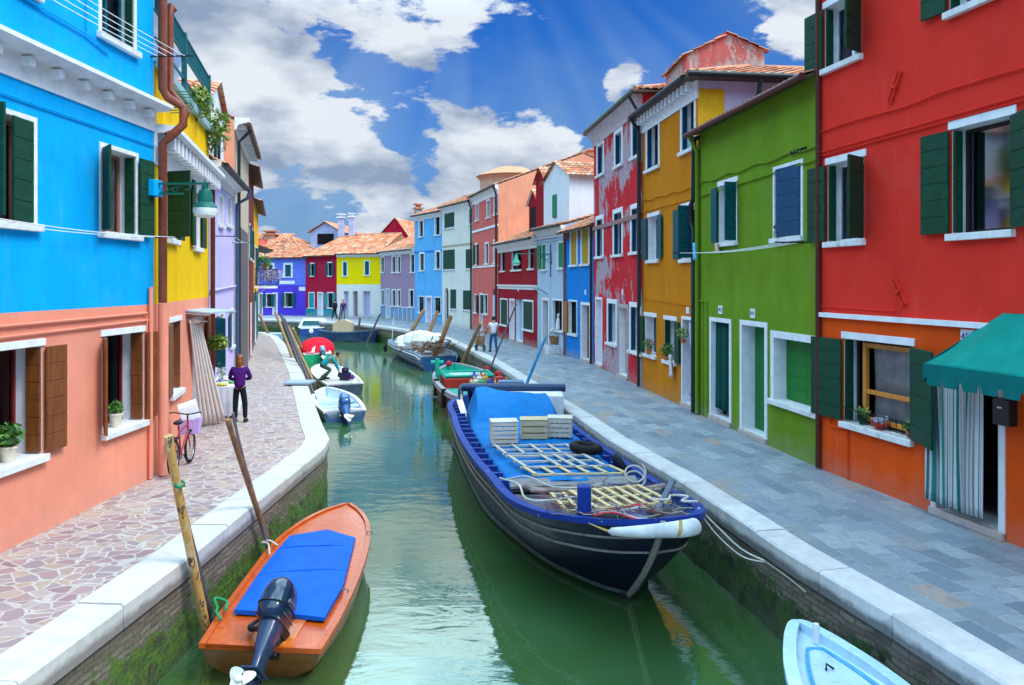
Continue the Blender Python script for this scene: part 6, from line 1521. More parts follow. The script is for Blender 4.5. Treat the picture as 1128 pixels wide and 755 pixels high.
cols_ = [(.6,.05,.03),(.7,.35,.05),(.7,.7,.7),(.05,.1,.4),(.6,.1,.2),(.1,.3,.15),(.7,.6,.4)]; 
for k in range(16):
    q = MB(); x, y = rnd.uniform(-.7,.8), rnd.uniform(-1.0,1.2); r_ = rnd.uniform(.1,.2)
    (q.ball((x,y,.25+rnd.random()*.15), r_, 8, (1,.8,1.1)) if k % 2 else q.lathe([(r_*.7,0),(r_*.8,.4),(r_*.3,.45),(r_*.25,.55)], (x,y,.1), 8)); q.build('bundle', paint('gear_colour', cols_[k % 7]), o)
q = MB(); q.box(.3,1.15,-1.1,-.55,.2,.55); q.build('blue_box', paint('blue_grey_box', (.15,.22,.38)), o, bevel=.02)

# ---- white-blue open boat with outboard
ORIM = paint('orange_brown_rail', (.4,.16,.08), .5)
st = symst((-5.48,25.6),(-7.2,30.3), [(0,.68,-.88,.6,0),(.3,.78,-.86,.68,0),(.6,.76,-.83,.62,0),(.82,.55,-.8,.38,0),(.95,.25,-.77,.12,.05),(1,.05,-.76,.02,.1)])
wb = boat('outboard_boat', 'small white and blue open boat with a blue outboard at the left quay', (-6.2,28), st, gel('blue_boat_side', (.04,.10,.22)), WHITE, paint('bluish_white_inside', (.55,.68,.8)), deck_z=.12, inset=.1, dens_=5, bands=[(.04,.025,ORIM,'rail_strip')])
dv = (V2((-7.2,30.3))-V2((-5.48,25.6))).normalized(); nv = Vector((-dv.y, dv.x))
def wp(t_, s_, z): p = V2((-5.48,25.6))+dv*t_*5.0+nv*s_; return Vector((p.x, p.y, z))
for k, (a, b) in enumerate(((.22,.32),(.45,.6))): q = MB(); q.prism([wp(a,.7,-.93),wp(b,.7,-.93),wp(b,-.7,-.93),wp(a,-.7,-.93)], (0,0,.05)); q.build('thwart', paint('pale_blue_seat', (.45,.62,.8)), wb['root'], W=True)
q = MB(); q.prism([wp(.02,.62,-.9),wp(.1,.62,-.9),wp(.1,.25,-.9),wp(.02,.25,-.9)], (0,0,.04)); q.prism([wp(.02,-.62,-.9),wp(.1,-.62,-.9),wp(.1,-.25,-.9),wp(.02,-.25,-.9)], (0,0,.04)); q.build('stern_seat', paint('pinkish_seat', (.65,.5,.5)), wb['root'], W=True)
outboard(wb['root'], wp(.0,.0,-.75), math.radians(20), math.radians(-50), 1.1, gel('mid_blue_cowl', (.02,.10,.35), .25, .5), False, gel('mid_blue_leg', (.02,.10,.35), .3))
# ---- white decked boat under the crouching man
st = symst((-6.75,31.6),(-9.3,38.4), [(0,.72,-.78,.66,0),(.3,.85,-.78,.75,0),(.6,.85,-.76,.7,0),(.82,.66,-.73,.45,0),(.95,.3,-.7,.15,.05),(1,.06,-.7,.02,.1)])
mb_ = boat('white_boat', 'white-decked grey boat that the crouching man works on', (-8,35), st, gel('slate_hull', (.05,.07,.12)), WHITE, gel('white_deck', (.78,.76,.76)), inset=.08, solid_deck_top=True, dens_=5)
# ---- boat with a red cover
st = symst((-11.1,44.6),(-13.3,51.2), [(0,.75,-.78,.66,0),(.3,.85,-.75,.72,0),(.6,.85,-.72,.68,0),(.85,.55,-.68,.35,0),(1,.06,-.65,.02,.1)])
rb_ = boat('covered_boat', 'small green and white boat under a rounded red cover at the left quay', (-12,48), st, gel('bright_green_hull', (.01,.42,.2)), WHITE, WHITE, inset=.08, solid_deck_top=True, dens_=5)
q = MB(); q.ball((-11.75,46.9,-.72), 1, 18, (1.0,2.1,.75)); q.build('cover', fabric('red_cover', (.65,.01,.03)), rb_['root'], W=True, smooth=True)
q = MB(); q.grid(lambda i, j: (-11.55+.25*(i-.5)*(1+j)-.05, 44.85+1.4*(1-j), -.72+.62*(1-j)**.5+.03), 6, 8); q.build('white_flap', fabric('white_flap', (.75,.72,.75)), rb_['root'], W=True, smooth=True)
outboard(rb_['root'], (-10.8,44.5,-.7), .3, math.radians(-50), 1.0, gel('pale_blue_cowl', (.2,.35,.55)), False)
# ---- far boats
st = symst((-17.9,65.8),(-14.3,67.2), [(0,.9,-.55,.8,0),(.4,1.1,-.5,.95,0),(.75,.9,-.42,.65,0),(1,.08,-.3,.03,.2)])
cb = boat('cabin_boat', 'blue and white cabin boat in front of the crimson house', (-16,66.5), [((a[0][0],a[0][1],a[0][2]),a[1],a[2],a[3]) for a in st], gel('deep_blue_hull', (.01,.06,.30)), WHITE, WHITE, inset=.1, solid_deck_top=True, dens_=4)
q = MB(); q.prism([(-17.9,65.4,-.5),(-15.5,66.2,-.5),(-15.9,66.4,.2),(-17.6,65.7,.25)], (-.4,1.3,0)); q.build('cabin', gel('white_cabin', (.75,.8,.85)), cb['root'], W=True)
q = MB(); q.prism([(-17.6,65.42,-.3),(-15.9,66.02,-.3),(-16.1,66.1,.05),(-17.5,65.6,.08)], (-.02,.04,0)); q.build('cabin_window', GSHUT2, cb['root'], W=True)
for x, y in ((-16.7,64.9),(-15.3,65.6)): q = MB(); q.ball((x,y,-.75), .2, 8); q.build('fender', WHITE, cb['root'], W=True, smooth=True)
st = symst((-14.7,61.8),(-10.3,58.6), [(0,.8,-.45,.7,0),(.35,1.05,-.5,.9,0),(.7,.85,-.45,.6,0),(1,.08,-.25,.03,.25)])
lb = boat('dark_boat', 'long dark blue boat carrying a tan covered load, across the canal', (-12.5,60), st, gel('dark_blue_hull', (.01,.035,.12)), GREYB, paint('boat_floor', (.15,.2,.25)), deck_z=.4, inset=.12, dens_=4)
o = thing('covered_load', 'tan canvas covered load standing on the long dark blue boat', 'load', (-13.2,61,-.75)); q = MB(); q.prism([(-.75,-.5,0),(.8,-.5,0),(.7,-.4,.95),(.2,-.45,1.15),(-.45,-.4,1.05),(-.7,-.45,.8)], (0,1.0,0)); q.build('canvas', fabric('tan_canvas', (.5,.38,.25)), o, smooth=True)
st = symst((-20.6,62.5),(-18.0,61.2), [(0,.6,-.75,.5,0),(.5,.75,-.75,.6,0),(1,.08,-.7,.03,.1)])
boat('small_boat', 'small pale blue boat beyond the end of the left quay', (-19.3,61.8), st, gel('pale_hull', (.3,.45,.6)), WHITE, paint('inside_blue', (.1,.2,.35)), deck_z=.2, dens_=4)

# ---- mooring poles
def bark(name):
    t = NT(name); n = t.noise(t.scale(7, 7, 2.2), 1.0, 6, .7); n2 = t.noise(t.scale(60, 60, 6), 1.0, 4)
    c = t.mix(t.mapr(n, .42, .50), (.62,.50,.30), (.55,.30,.08)); c = t.mix(t.mapr(t.noise(t.scale(5,5,1.6), 2.3, 6, .7), .56, .60), c, (.10,.045,.02))
    z = t.sep()[2]; c = t.mix(t.mapr(n2, .4, .7, 0, .4), c, (.25,.15,.07))
    t.bump(t.math('ADD', n, t.math('MULTIPLY', n2, .5)), .8, .02); return t.fin(c, .85)
BARK = bark('pale_bark'); GREYW = wood('dark_grey_pole', (.12,.11,.13), (.05,.05,.06), (20,20,1.5), .8); TANW = wood('tan_pole', (.42,.27,.15), (.25,.14,.07), (20,20,1.5), .8); BLUEW = paint('blue_painted_pole', (.02,.22,.45), .5, .3, 6, wear=.3)
def pole(label, top, bot, r, mat, bend=.0, group='mooring poles'):
    top, bot = Vector(top), Vector(bot); d = top-bot
    o = thing('mooring_pole', label, 'mooring pole', bot, 0, group)
    pts = []; rs = []
    rnd = random.Random(hash(label))
    b2 = bot-d.normalized()*.9
    for k in range(11):
        t_ = k/10; p = b2.lerp(top, t_)+Vector((math.sin(t_*5+rnd.random()*.5), math.cos(t_*4), 0))*bend; pts.append(p); rs.append(r*(1.12-.22*t_)*(1+bend*rnd.uniform(-1.2,1.2)))
    q = MB(); q.tube(crom(pts, 3), [rs[min(10, int(i/3))]*(1+.0) for i in range(31)], 10); q.build('shaft', mat, o, W=True, smooth=True); return o
pole('tall pale pole with peeling bark at the left quay, nearest the camera', AT(187,480,8.95), AT(226,697,9.72), .055, BARK, .014)
pole('dark wet pole tied beside the peeling pale pole', AT(199,545,9.15), AT(235,692,9.95), .036, GREYW, .006)
pole('orange-brown pole leaning over the left quay edge beside the orange boat', AT(251,462,10.75), AT(297,604,12.25), .042, wood('orange_bark', (.45,.2,.06), (.12,.07,.05), (9,9,2.5), .8, .5), .006)
pole('thin crooked grey branch behind the orange-brown pole', AT(258,455,11.0), AT(290,590,12.0), .024, wood('grey_branch', (.25,.22,.24), (.12,.1,.11)), .02)
rope('green rope lashing two poles together at the left quay', [AT(193,533,9.0), AT(197,537,8.98), AT(203,533,9.1), AT(199,530,9.3), AT(193,532,9.2), AT(195,537,8.98), AT(203,535,9.1)], .016, fabric('green_lashing', (.02,.2,.1)))
for lb_, t_, b_, r_, m_ in [('tan pole leaning left at the end of the left quay', AT(286,347,50), G(297,372,-.3), .09, TANW), ('long slim tan pole, first of the leaning bundle beside the left quay', AT(304,345,38), G(336,432,WL), .07, TANW),
        ('black pole in the leaning bundle beside the left quay', AT(310,347,36), G(343,440,WL), .07, GREYW), ('second black pole crossing the bundle beside the left quay', AT(314,352,35), G(352,452,WL), .05, GREYW),
        ('reddish pole in the bundle above the red covered boat', AT(318,360,37), G(348,428,WL), .06, TANW), ('short yellowish pole at the right of the bundle', AT(323,362,43), G(337,395,WL), .08, BARK),
        ('brown plank pole farthest left behind the grey barge', AT(467,342,50), AT(449,372,50), .13, TANW), ('brown plank pole in the middle behind the grey barge', AT(482,343,46), AT(470,373,46), .12, TANW), ('orange-brown plank pole at the right behind the grey barge', AT(497,348,43), AT(485,378,43), .13, wood('orange_plank', (.42,.2,.07), (.25,.1,.03))),
        ('tall tan pole leaning toward the coral house, behind the green boat', AT(530,356,36), G(507,405,-.9), .1, TANW), ('thin dark pole leaning across the deep red house front', AT(569,335,32.0), AT(535,418,31), .035, GREYW), ('blue painted pole leaning at the right quay beside the green boat', AT(601,372,26), AT(579,425,25.2), .05, BLUEW),
        ('dark pole standing from the long dark blue boat', AT(419,346,58), AT(405,376,58), .07, GREYW), ('short pole at the stern of the long dark blue boat', AT(397,350,61), AT(395,362,61), .09, GREYW), ('pole between the tan load and the cabin boat', AT(376,340,62.5), AT(371,368,62.5), .08, GREYW)]:
    pole(lb_, t_, b_, r_, m_, .008)
# ================================================================= STREET THINGS AND PEOPLE
def lathe_v(a, b, c): return Vector((a, b, c))
# bicycle leaning by the salmon wall
o = thing('bicycle', 'red and pink bicycle leaning at the corner of the salmon wall', 'bicycle', (-5.98,14.15,0), math.radians(97))
RUB = paint('tyre_rubber', (.01,.01,.012), .7); PINK = gel('pink_red_frame', (.34,.012,.035), .35, .3)
for x in (-.5, .5):
    q = MB(); q.torus((x,0,.31), .29, .024, (0,1,0), 30, 8); wh = q.build('wheel', RUB, o, smooth=True)
    q = MB(); q.torus((x,0,.31), .262, .01, (0,1,0), 30, 6); q.build('rim', METAL, wh, smooth=True)
    q = MB()
    for k in range(14): a = k*math.pi/7; q.tube([(x,0,.31),(x+.26*math.cos(a),0,.31+.26*math.sin(a))], .0025, 4)
    q.build('spokes', METAL, wh)
q = MB()
for a, b, r in (((-.5,0,.31),(-.08,0,.28),.012),((-.5,0,.31),(-.2,0,.72),.011),((-.08,0,.28),(-.22,0,.82),.016),((-.08,0,.28),(.36,0,.62),.02),((-.2,0,.7),(.34,0,.74),.016),((.34,0,.85),(.38,0,.58),.018),((.38,0,.58),(.5,.0,.31),.014)): q.tube([a, b], r, 8)
q.build('frame', PINK, o, smooth=True)
q = MB(); q.tube(crom([(.2,-.28,.98),(.32,-.22,.97),(.35,0,.93),(.32,.22,.97),(.2,.28,.98)], 4), .012, 8); q.tube([(.34,0,.83),(.35,0,.93)], .014, 6); q.build('handlebar', IRON, o, smooth=True)
q = MB(); q.ball((-.24,0,.88), .1, 10, (1.4,.8,.4)); q.build('saddle', IRON, o, smooth=True)
q = MB(); q.torus((-.08,0,.28), .08, .008, (0,1,0), 16, 5); q.tube([(-.08,-.05,.28),(.02,-.07,.15),(.02,-.16,.15)], .012, 6); q.tube([(-.08,.05,.28),(-.18,.07,.41),(-.18,.16,.41)], .012, 6); q.build('crankset', IRON, o)
q = MB(); q.tube([(-.5,.0,.62),(-.1,0,.6)], .01, 6); q.box(-.66,-.34,-.07,.07,.63,.645); q.tube([(-.62,0,.63),(-.5,.05,.31)], .006, 5); q.build('rear_rack', IRON, o)
q = MB(); q.tube([(-.1,.05,.28),(-.12,.3,.01)], .01, 6); q.build('kickstand', METAL, o)
q = MB(); q.torus((.62,0,.55), .05, .012, (1,0,0), 12, 6); q.ball((-.7,0,.6), .035, 8); q.build('lights', paint('red_reflector', (.6,.01,.02)), o)
cpos = Vector((-6.12,14.85,.66))
o = thing('storage_basket', 'lilac plastic basket behind the bicycle', 'basket', (cpos.x, cpos.y, cpos.z-.14), .2); o.scale = (.8,.8,.8)
q = MB(); q.frame_box((-.2,-.18,0),(.4,0,0),(0,.36,0),(0,0,.02)); 
for a, b in (((-.2,-.18),(.2,-.18)),((.2,-.18),(.2,.18)),((.2,.18),(-.2,.18)),((-.2,.18),(-.2,-.18))):
    q.add([(a[0],a[1],0),(b[0],b[1],0),(b[0]*1.15,b[1]*1.15,.34),(a[0]*1.15,a[1]*1.15,.34)], [[0,1,2,3]])
q.build('tub', paint('lilac_plastic', (.55,.38,.78), .35), o, solid=.012)
o = thing('paper_sheet_box', 'white box tilted in the lilac basket', 'box', (cpos.x+.02, cpos.y, cpos.z+.06), .5); o.scale = (.8,.8,.8)
q = MB(); q.frame_box((-.2,-.12,0),(.4,0,.12),(0,.2,.08),(-.1,0,.34)); q.build('carton', WHITE, o, bevel=.006)
# stall at the yellow house: curtain tent, awning plate and tables
o = thing('canopy', 'thin grey-blue canopy plate sticking out over the stall', 'canopy', B.world(B.u(207),0,2.7), math.atan2(B.d.y, B.d.x))
q = MB(); q.prism([(-.3,0,.06),(-.3,-.5,-.0),(2.3,-.75,-.05),(2.3,0,.02)], (0,0,.03)); q.build('plate', paint('grey_blue_sheet', (.4,.5,.58), .4), o); q = MB(); q.tube([(-.25,0,.02),(-.25,-.48,-.02)], .02, 6); q.tube([(2.2,0,-.0),(2.2,-.7,-.07)], .02, 6); q.build('bracket', WHITE, o)
STC = fabric('cream_pink_stripes', None, stripes=[(0,(.80,.70,.66)),(.3,(.74,.52,.50)),(.38,(.82,.74,.70)),(.7,(.66,.5,.48)),(.78,(.82,.74,.70))])
o = thing('stall_curtain', 'cream and pink striped curtain flaring down like a tent at the stall', 'curtain', (-5.95,15.8,0)); 
tA, tB = Vector(AT(209,353,16.7)), Vector(AT(221,357,17.3)); bA, bB = Vector((-7.25,18.2,.04)), Vector((-6.9,18.75,.04))
def sf(i, j):
    p = (bA.lerp(bB, i)).lerp(tA.lerp(tB, i), j**.75 if j > 0 else 0)
    am = .06*(1-j)+.02; return (p.x+am*.6*math.sin(i*34), p.y-am*math.sin(i*34+.5), max(.03, p.z+.03*math.sin(i*34)*(1-j)))
q = MB(); q.grid(sf, 90, 20, uvfn=lambda i, j: (i*5, j)); q.build('cloth', STC, o, W=True, smooth=True, solid=.006)
q = MB(); q.tube([tA+Vector((-.3,-.1,.05)), tB+Vector((.1,.1,.05))], .02, 6); q.ball(tA.lerp(tB,.4)+Vector((0,-.05,.03)), .1, 8, (1.8,.8,.7)); q.build('gathered_top', STC, o, W=True)
def table(label, c, w, d, rz, h=.78):
    o = thing('stall_table', label, 'table', (c[0], c[1], 0), rz, 'cloth-covered stall tables')
    q = MB(); q.box(-w/2,w/2,-d/2,d/2,h-.03,h); q.build('tabletop', WHITE, o)
    for sx in (-1,1):
        for sy in (-1,1): q = MB(); q.tube([(sx*(w/2-.06),sy*(d/2-.06),0),(sx*(w/2-.06),sy*(d/2-.06),h-.03)], .018, 6); q.build('leg', METAL, o)
    cl_ = thing('tablecloth', label.replace('table', 'tablecloth').replace('with a cloth', 'hanging to the ground'), 'tablecloth', (c[0], c[1], 0), rz, 'white stall tablecloths')
    q = MB(); N_ = 96; v = []
    def per(k):
        t_ = (k/N_)*4; s_ = int(t_) % 4; f = t_-int(t_); P = [(-w/2,-d/2),(w/2,-d/2),(w/2,d/2),(-w/2,d/2)]; a, b = P[s_], P[(s_+1)%4]; return a[0]+(b[0]-a[0])*f, a[1]+(b[1]-a[1])*f
    for k in range(N_):
        x, y = per(k); fl = 1.04+.05*math.sin(k*1.1)
        v += [(x*1.01, y*1.01, h+.012), (x*1.03, y*1.03, h-.03), (x*(fl+.02), y*(fl+.02), .06+.02*math.sin(k))]
    q.add(v, [[3*k+j, 3*((k+1)%N_)+j, 3*((k+1)%N_)+j+1, 3*k+j+1] for k in range(N_) for j in (0,1)]+[[3*k for k in range(N_)]]); q.build('cloth', fabric('white_tablecloth', (.72,.74,.85)), cl_, smooth=True, ang=60)
table('white table with a cloth beside the striped curtain', (-7.28,19.75), .62, .9, .23); table('white table with a cloth behind the first one', (-7.62,20.95), .62, 1.1, .25)
for lb_, x, y, z, c_, s_ in (('yellow patterned plate on the near stall table', -7.25,19.5,.8,(.65,.55,.1),.16), ('white lace stack on the far stall table', -7.55,20.6,.8,(.75,.75,.75),.2), ('small green item on the near stall table', -7.15,19.9,.8,(.1,.35,.1),.08)):
    o = thing('stall_item', lb_, 'goods', (x,y,z)); q = MB(); q.lathe([(s_*.6,0),(s_,.02),(s_*.95,.05),(s_*.4,.06)], (0,0,0), 14); q.build('body', paint('goods_colour', c_), o, smooth=True)
o = thing('topiary_plant', 'round-headed leafy plant hanging beside the lavender wall', 'plant', Vector(AT(239,378,19.3)))
q = MB(); q.leaves((0,0,.0), (.3,.28,.2), 500, .1, 3); q.leaves((.05,0,.05), (.24,.2,.2), 150, .08, 9); q.build('foliage', LEAFY, o, recalc=False); q = MB(); q.tube([(0,0,-.35),(0,0,.1)], .012, 6); q.build('stem', BROWN, o)
o = thing('trailing_plant', 'white-flowered plant trailing down a tall white stand by the stall', 'plant', Vector(AT(244,400,20.3)))
q = MB(); q.leaves((0,0,-.1), (.14,.12,.45), 260, .07, 4); q.build('foliage', foliage_mat('pale_trailing', (.25,.35,.12), (.7,.72,.68)), o, recalc=False); zb = o.location.z
q = MB(); q.tube([(0,.03,-zb),(0,.03,.1)], .03, 8); q.build('stand', WHITE, o)
# flowers in the red house window
o = potplant('small yellow flowered plant in a dark pot, red house window sill', R.world(rr[0]+.38,.08,rr[2]+.01), .07, .12, .11, n=80, pot=GSHUT, flower=foliage_mat('yellow_flowers', (.6,.4,.05), (.7,.5,.1)))
o = thing('flower_bowl', 'red bowl of pale flowers on the red house window sill', 'flower bowl', R.world(rr[0]+.82,.08,rr[2]+.01)); q = MB(); q.lathe([(.07,0),(.13,.06),(.15,.1),(.13,.1),(.1,.05)], (0,0,0), 16); q.build('pot', paint('red_bowl', (.5,.04,.02), .4), o, smooth=True); q = MB(); q.leaves((0,0,.15), (.15,.12,.09), 150, .05, 6); q.build('flowers', foliage_mat('pale_lilac_flowers', (.5,.45,.6), (.75,.7,.8)), o, recalc=False)
o = potplant('green plant at the near corner of the red house window sill', R.world(rr[1]-.12,.06,rr[2]+.01), .06, .1, .1, n=80, pot=TERRA)
# boxes by the pale blue house
bp = G(611,389.5); o = thing('white_crate', 'white plastic crate on the pavement by the pale blue house', 'crate', bp, .3); q = MB()
for k in range(4): q.box(-.4,.4,-.3,-.28,k*.11,k*.11+.08); q.box(-.4,.4,.28,.3,k*.11,k*.11+.08); q.box(-.4,-.38,-.28,.28,k*.11,k*.11+.08); q.box(.38,.4,-.28,.28,k*.11,k*.11+.08)
q.box(-.4,.4,-.3,.3,-.0,.02); q.build('body', WHITE, o)
o = thing('wicker_basket', 'brown wicker basket standing on the white crate', 'basket', (bp.x, bp.y, .44), 0); q = MB(); q.lathe([(.2,0),(.28,.35),(.3,.38),(.26,.36),(.18,.04)], (0,0,0), 14); q.torus((0,0,.42), .24, .02, (0,1,0), 16, 5); q.build('weave', wood('wicker', (.4,.22,.08), (.2,.1,.03), (60,60,60)), o, smooth=True)
o = thing('white_statuette', 'white dog statuette in the pale blue house window', 'statuette', Gb.world(Gb.u(613), .1, Gb.z(613,363)+.01), 0); q = MB(); q.lathe([(.12,0),(.14,.15),(.09,.45),(.05,.6)], (0,0,0), 10); q.ball((0,-.06,.66), .09, 8, (.8,1.3,.9)); q.build('body', WHITE, o, smooth=True)
# gangplank on the left coping
gp1 = G(312,424,.05); gp2 = G(340,424,.05); o = thing('gangplank', 'blue-grey board lying across the left quay edge', 'board', gp1); q = MB(); q.frame_box(gp1, gp2-gp1, (.05,.75,0), (0,0,.07)); q.build('board', paint('blue_grey_board', (.3,.4,.5)), o, W=True, bevel=.01)

# ---- people
HAIR = dict(ginger=wood('ginger_hair', (.34,.10,.025), (.14,.035,.012), (60,60,8), .5), dark=wood('dark_hair', (.02,.013,.01), (.008,.006,.005), (60,60,8), .45))
def person(label, loc, rz, top, legs, hair='dark', longhair=False, pose=None, sc=1.0, trousers_r=.02, sleeves=True, shoes=IRON, group=None, hood=None):
    P = dict(pel=(0,0,.96), wai=(0,0,1.12), che=(0,0,1.33), nec=(0,.0,1.48), hea=(0,.015,1.56), sL=(-.18,0,1.42), sR=(.18,0,1.42), eL=(-.25,-.03,1.14), eR=(.25,-.03,1.14), wL=(-.24,.06,.9), wR=(.24,.06,.9),
             hL=(-.08,0,.86), hR=(.08,0,.86), kL=(-.11,.02,.5), kR=(.11,.02,.5), aL=(-.12,-.02,.09), aR=(.12,-.02,.09), tL=(-.13,.15,.035), tR=(.13,.15,.035))
    P.update(pose or {}); P = {k: Vector(v)*sc for k, v in P.items()}
    o = thing('person', label, 'person', loc, rz, group)
    names = list(P); idx = {k: i for i, k in enumerate(names)}
    E = [('pel','wai'),('wai','che'),('che','nec'),('nec','hea'),('che','sL'),('sL','eL'),('eL','wL'),('che','sR'),('sR','eR'),('eR','wR'),('pel','hL'),('hL','kL'),('kL','aL'),('aL','tL'),('pel','hR'),('hR','kR'),('kR','aR'),('aR','tR')]
    Rr = dict(pel=.13, wai=.115, che=.14, nec=.055, hea=.05, sL=.06, sR=.06, eL=.042, eR=.042, wL=.03, wR=.03, hL=.08, hR=.08, kL=.058, kR=.058, aL=.042, aR=.042, tL=.032, tR=.032)
    v = [P[k] for k in names]; r = [(.095 if k == 'pel' else .065 if k in ('hL','hR') else .1 if k == 'wai' else Rr[k])*sc for k in names]; e = [(idx[a], idx[b]) for a, b in E]
    for s_ in 'LR':
        w_ = P['w'+s_]; d = (w_-P['e'+s_]).normalized(); side = d.cross(Vector((0,1,0))); side = side.normalized() if side.length > .1 else Vector((1,0,0)); nrm = d.cross(side)
        v.append(w_+d*.05*sc); r.append(.03*sc); pi = len(v)-1; e.append((idx['w'+s_], pi))
        for k, (of, ln) in enumerate(((-.028,.075),(-.01,.088),(.01,.082),(.028,.065))):
            v.append(w_+d*(.09)*sc+side*of*sc); r.append(.011*sc); e.append((pi, len(v)-1)); v.append(w_+d*(.09+ln*.7)*sc+side*of*1.1*sc+nrm*.02*sc); r.append(.009*sc); e.append((len(v)-2, len(v)-1))
        v.append(w_+d*.07*sc-side*.05*sc+nrm*.02*sc); r.append(.011*sc); e.append((pi, len(v)-1))
    # head: longer chain with face
    hd = P['hea']; hn = (hd-P['nec']).normalized(); f = Vector((P.get('look', Vector((0,1,0)))) ) if 'look' in P else Vector((0,1,0))
    c = hd+hn*.11*sc
    body = skin_mesh('body', v, e, r, SKIN, o, root=0, sub=1)
    q = MB(); q.ball(c, 1, 16, (.078*sc,.095*sc,.115*sc)); q.tube([hd-hn*.04*sc, c], .05*sc, 10)
    q.lathe([(.012*sc,0),(.016*sc,.01*sc),(.002,.03*sc)], (c.x, c.y+.09*sc, c.z-.01*sc), 8, 'y'); 
    for s_ in (-1, 1): q.ball((c.x+s_*.08*sc, c.y, c.z), .02*sc, 8, (.5,1,1.4))
    hdm = q.build('head', SKIN, o, smooth=True)
    q = MB()
    for s_ in (-1, 1): q.ball((c.x+s_*.03*sc, c.y+.086*sc, c.z+.012*sc), .01*sc, 6)
    q.box(c.x-.022*sc, c.x+.022*sc, c.y+.084*sc, c.y+.093*sc, c.z-.052*sc, c.z-.046*sc); q.build('face_features', DARK, hdm)
    q = MB(); q.ball(c+Vector((0,-.022,.022))*sc, 1, 16, ((.1 if longhair else .088)*sc,.105*sc,.118*sc))
    if longhair: q.tube([c+Vector((0,-.03,.03))*sc, c+Vector((0,-.04,-.06))*sc, c+Vector((.0,-.06,-.14))*sc, c+Vector((0,-.07,-.2))*sc], [.09*sc,.105*sc,.095*sc,.05*sc], 10)
    q.build('hair', HAIR[hair], o, smooth=True)
    # clothes as grown copies of the limbs
    tn = ['pel','wai','che','nec','sL','eL','wL','sR','eR','wR']; ti = {k: i for i, k in enumerate(tn)}
    te = [('pel','wai'),('wai','che'),('che','nec'),('che','sL'),('che','sR'),('sL','eL'),('sR','eR')]
    wv_ = {k: P[k].copy() for k in tn}
    if sleeves: te += [('eL','wL'),('eR','wR')]; 
    else: wv_['eL'] = P['sL'].lerp(P['eL'], .7); wv_['eR'] = P['sR'].lerp(P['eR'], .7)
    use = [k for k in tn if sleeves or k not in ('wL','wR')]; ui = {k: i for i, k in enumerate(use)}
    wv_['nec'] = P['nec']-Vector((0,0,.03)); wv_['pel'] = P['pel']+(P['wai']-P['pel'])*-.55
    skin_mesh('top', [wv_[k] for k in use], [(ui[a], ui[b]) for a, b in te], [(Rr[k]+(.05 if k == 'pel' else .035 if k in ('wai','che') else .016))*sc for k in use], top, o, root=0)
    ln_ = ['pel','hL','kL','aL','hR','kR','aR']; li = {k: i for i, k in enumerate(ln_)}
    lv = {k: P[k].copy() for k in ln_}; lv['pel'] = P['pel'].lerp(P['wai'], .25)
    skin_mesh('trousers', [lv[k] for k in ln_], [(li[a], li[b]) for a, b in (('pel','hL'),('hL','kL'),('kL','aL'),('pel','hR'),('hR','kR'),('kR','aR'))], [(.118 if k == 'pel' else .09 if k[0] == 'h' else Rr[k]+trousers_r)*sc for k in ln_], legs, o, root=0)
    for s_ in 'LR':
        a, t_ = P['a'+s_], P['t'+s_]; b_ = a+(a-t_)*.35; b_.z = t_.z
        q = MB(); q.tube([Vector((b_.x, b_.y, t_.z)), Vector((a.x, a.y, t_.z+.03*sc)), t_.lerp(a,.3), t_+(t_-a)*.15], [.035*sc,.052*sc,.048*sc,.03*sc], 10); q.build('shoe', shoes, o, smooth=True)
    return o
PURP = fabric('purple_jumper', (.07,.010,.16), var=.2); BLK = fabric('black_trousers', (.012,.012,.018)); JEAN = fabric('blue_jeans', (.02,.10,.28), var=.2)
person('ginger-haired woman in a purple jumper seen from behind on the left pavement', G(264,465.5), math.radians(8), PURP, BLK, 'ginger', True,
       pose=dict(eL=(-.27,.06,1.16), eR=(.27,.06,1.16), wL=(-.12,.22,1.1), wR=(.12,.24,1.12), kL=(-.11,.02,.5), kR=(.13,.03,.5), aL=(-.11,-.02,.09), aR=(.14,-.0,.09), tL=(-.12,.14,.035), tR=(.16,.15,.035)), sc=.91)
pm = G(543.5,388); person('man in a white T-shirt and blue jeans pushing a hand cart along the right quay', pm, math.radians(15), fabric('white_tshirt', (.72,.72,.8)), JEAN, 'dark',
       pose=dict(eL=(-.28,.14,1.16), wL=(-.25,.38,1.0), eR=(.28,.14,1.16), wR=(.22,.38,1.0), kL=(-.12,.12,.5), aL=(-.12,.16,.09), tL=(-.13,.34,.035), kR=(.12,-.02,.5), aR=(.13,-.16,.1), tR=(.14,.01,.035)), sleeves=False, sc=.96)
o = thing('hand_cart', 'small brown hand cart pushed by the man in the white T-shirt', 'hand cart', pm+Vector((-.62,.45,0)), math.radians(20))
q = MB(); q.tube([(-.15,-.3,.95),(-.15,.1,.2),(-.15,.45,.18)], .02, 6); q.tube([(.15,-.3,.95),(.15,.1,.2),(.15,.45,.18)], .02, 6); q.tube([(-.15,-.3,.95),(.15,-.3,.95)], .02, 6); q.build('frame', BROWN, o)
for s_ in (-1,1): q = MB(); q.torus((s_*.2,.1,.16), .13, .03, (1,0,0), 16, 6); q.build('wheel', IRON, o)
q = MB(); q.box(-.18,.18,.05,.4,.25,.75); q.build('box', TANW, o, bevel=.01)
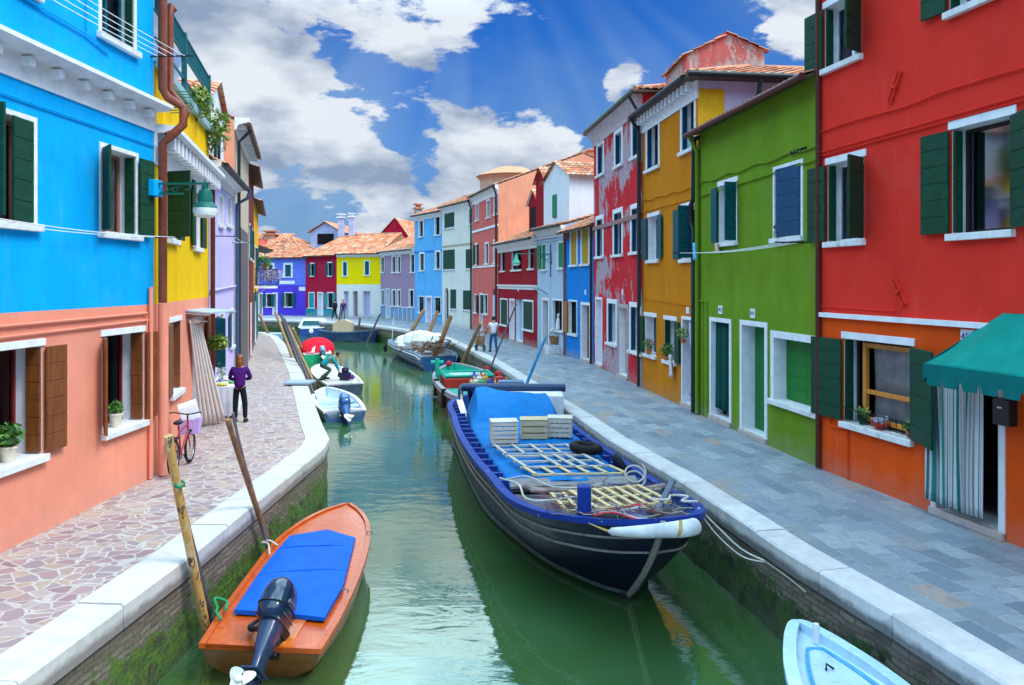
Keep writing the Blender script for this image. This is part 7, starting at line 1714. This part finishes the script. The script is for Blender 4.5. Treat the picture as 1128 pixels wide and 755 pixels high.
# crouching man on the white boat
cmn = Vector(AT(372,424,33.0)); cmn.z = -.74
person('crouching man in a turquoise shirt bending over the white-decked boat', cmn+Vector((-.35,-.2,0)), math.radians(-70), fabric('turquoise_shirt', (.02,.28,.32)), fabric('dark_green_trousers', (.04,.07,.05)), 'dark',
       pose=dict(pel=(0,-.25,.62), wai=(0,-.12,.78), che=(0,.1,.92), nec=(0,.26,.97), hea=(0,.33,1.0), sL=(-.18,.14,.95), sR=(.18,.14,.95), eL=(-.22,.3,.68), eR=(.22,.3,.68), wL=(-.1,.42,.4), wR=(.12,.42,.4), hL=(-.1,-.25,.6), hR=(.1,-.25,.6), kL=(-.16,.12,.42), kR=(.18,.1,.42), aL=(-.16,-.15,.09), aR=(.18,-.35,.1), tL=(-.17,.05,.035), tR=(.2,-.18,.035)))
o = thing('boat_engine', 'dark engine parts the crouching man is working on', 'engine', cmn+Vector((.35,-.15,0))); q = MB(); q.box(-.2,.2,-.2,.2,0,.3); q.ball((0,0,.38), .17, 8); q.lathe([(.1,-.3),(.12,.2)], (0,0,.2), 10, 'x'); q.build('block', paint('engine_dark', (.02,.015,.05), .4), o, bevel=.01)
q = MB(); q.ball((.3,-.1,.12), .12, 8); q.build('cap', paint('engine_purple', (.1,.02,.15)), o)
pa = G(369,351.2); person('person in a dark coat with a pink scarf walking left before the crimson house', pa, math.radians(60), fabric('black_coat', (.015,.015,.03)), BLK, 'dark', pose=dict(kL=(-.1,.12,.5), aL=(-.1,.2,.09), tL=(-.1,.36,.035), aR=(.1,-.2,.09), tR=(.1,-.04,.035)))
pb = G(378,351.6); person('person in a navy jacket with a red shirt standing before the lemon yellow house', pb, math.radians(170), fabric('navy_jacket', (.02,.03,.12)), fabric('grey_trousers', (.08,.1,.14)), 'ginger', pose=dict(kL=(-.14,.1,.5), aL=(-.2,.12,.09), tL=(-.22,.28,.035)), sc=.98)
q = MB(); q.ball(Vector((0,.14,1.35)), .1, 8, (1.1,.6,1.6)); o_ = q.build('shirt_front', fabric('red_shirt', (.5,.02,.08)), [x for x in COL.objects if x.get('label','').startswith('person in a navy')][0], smooth=True)
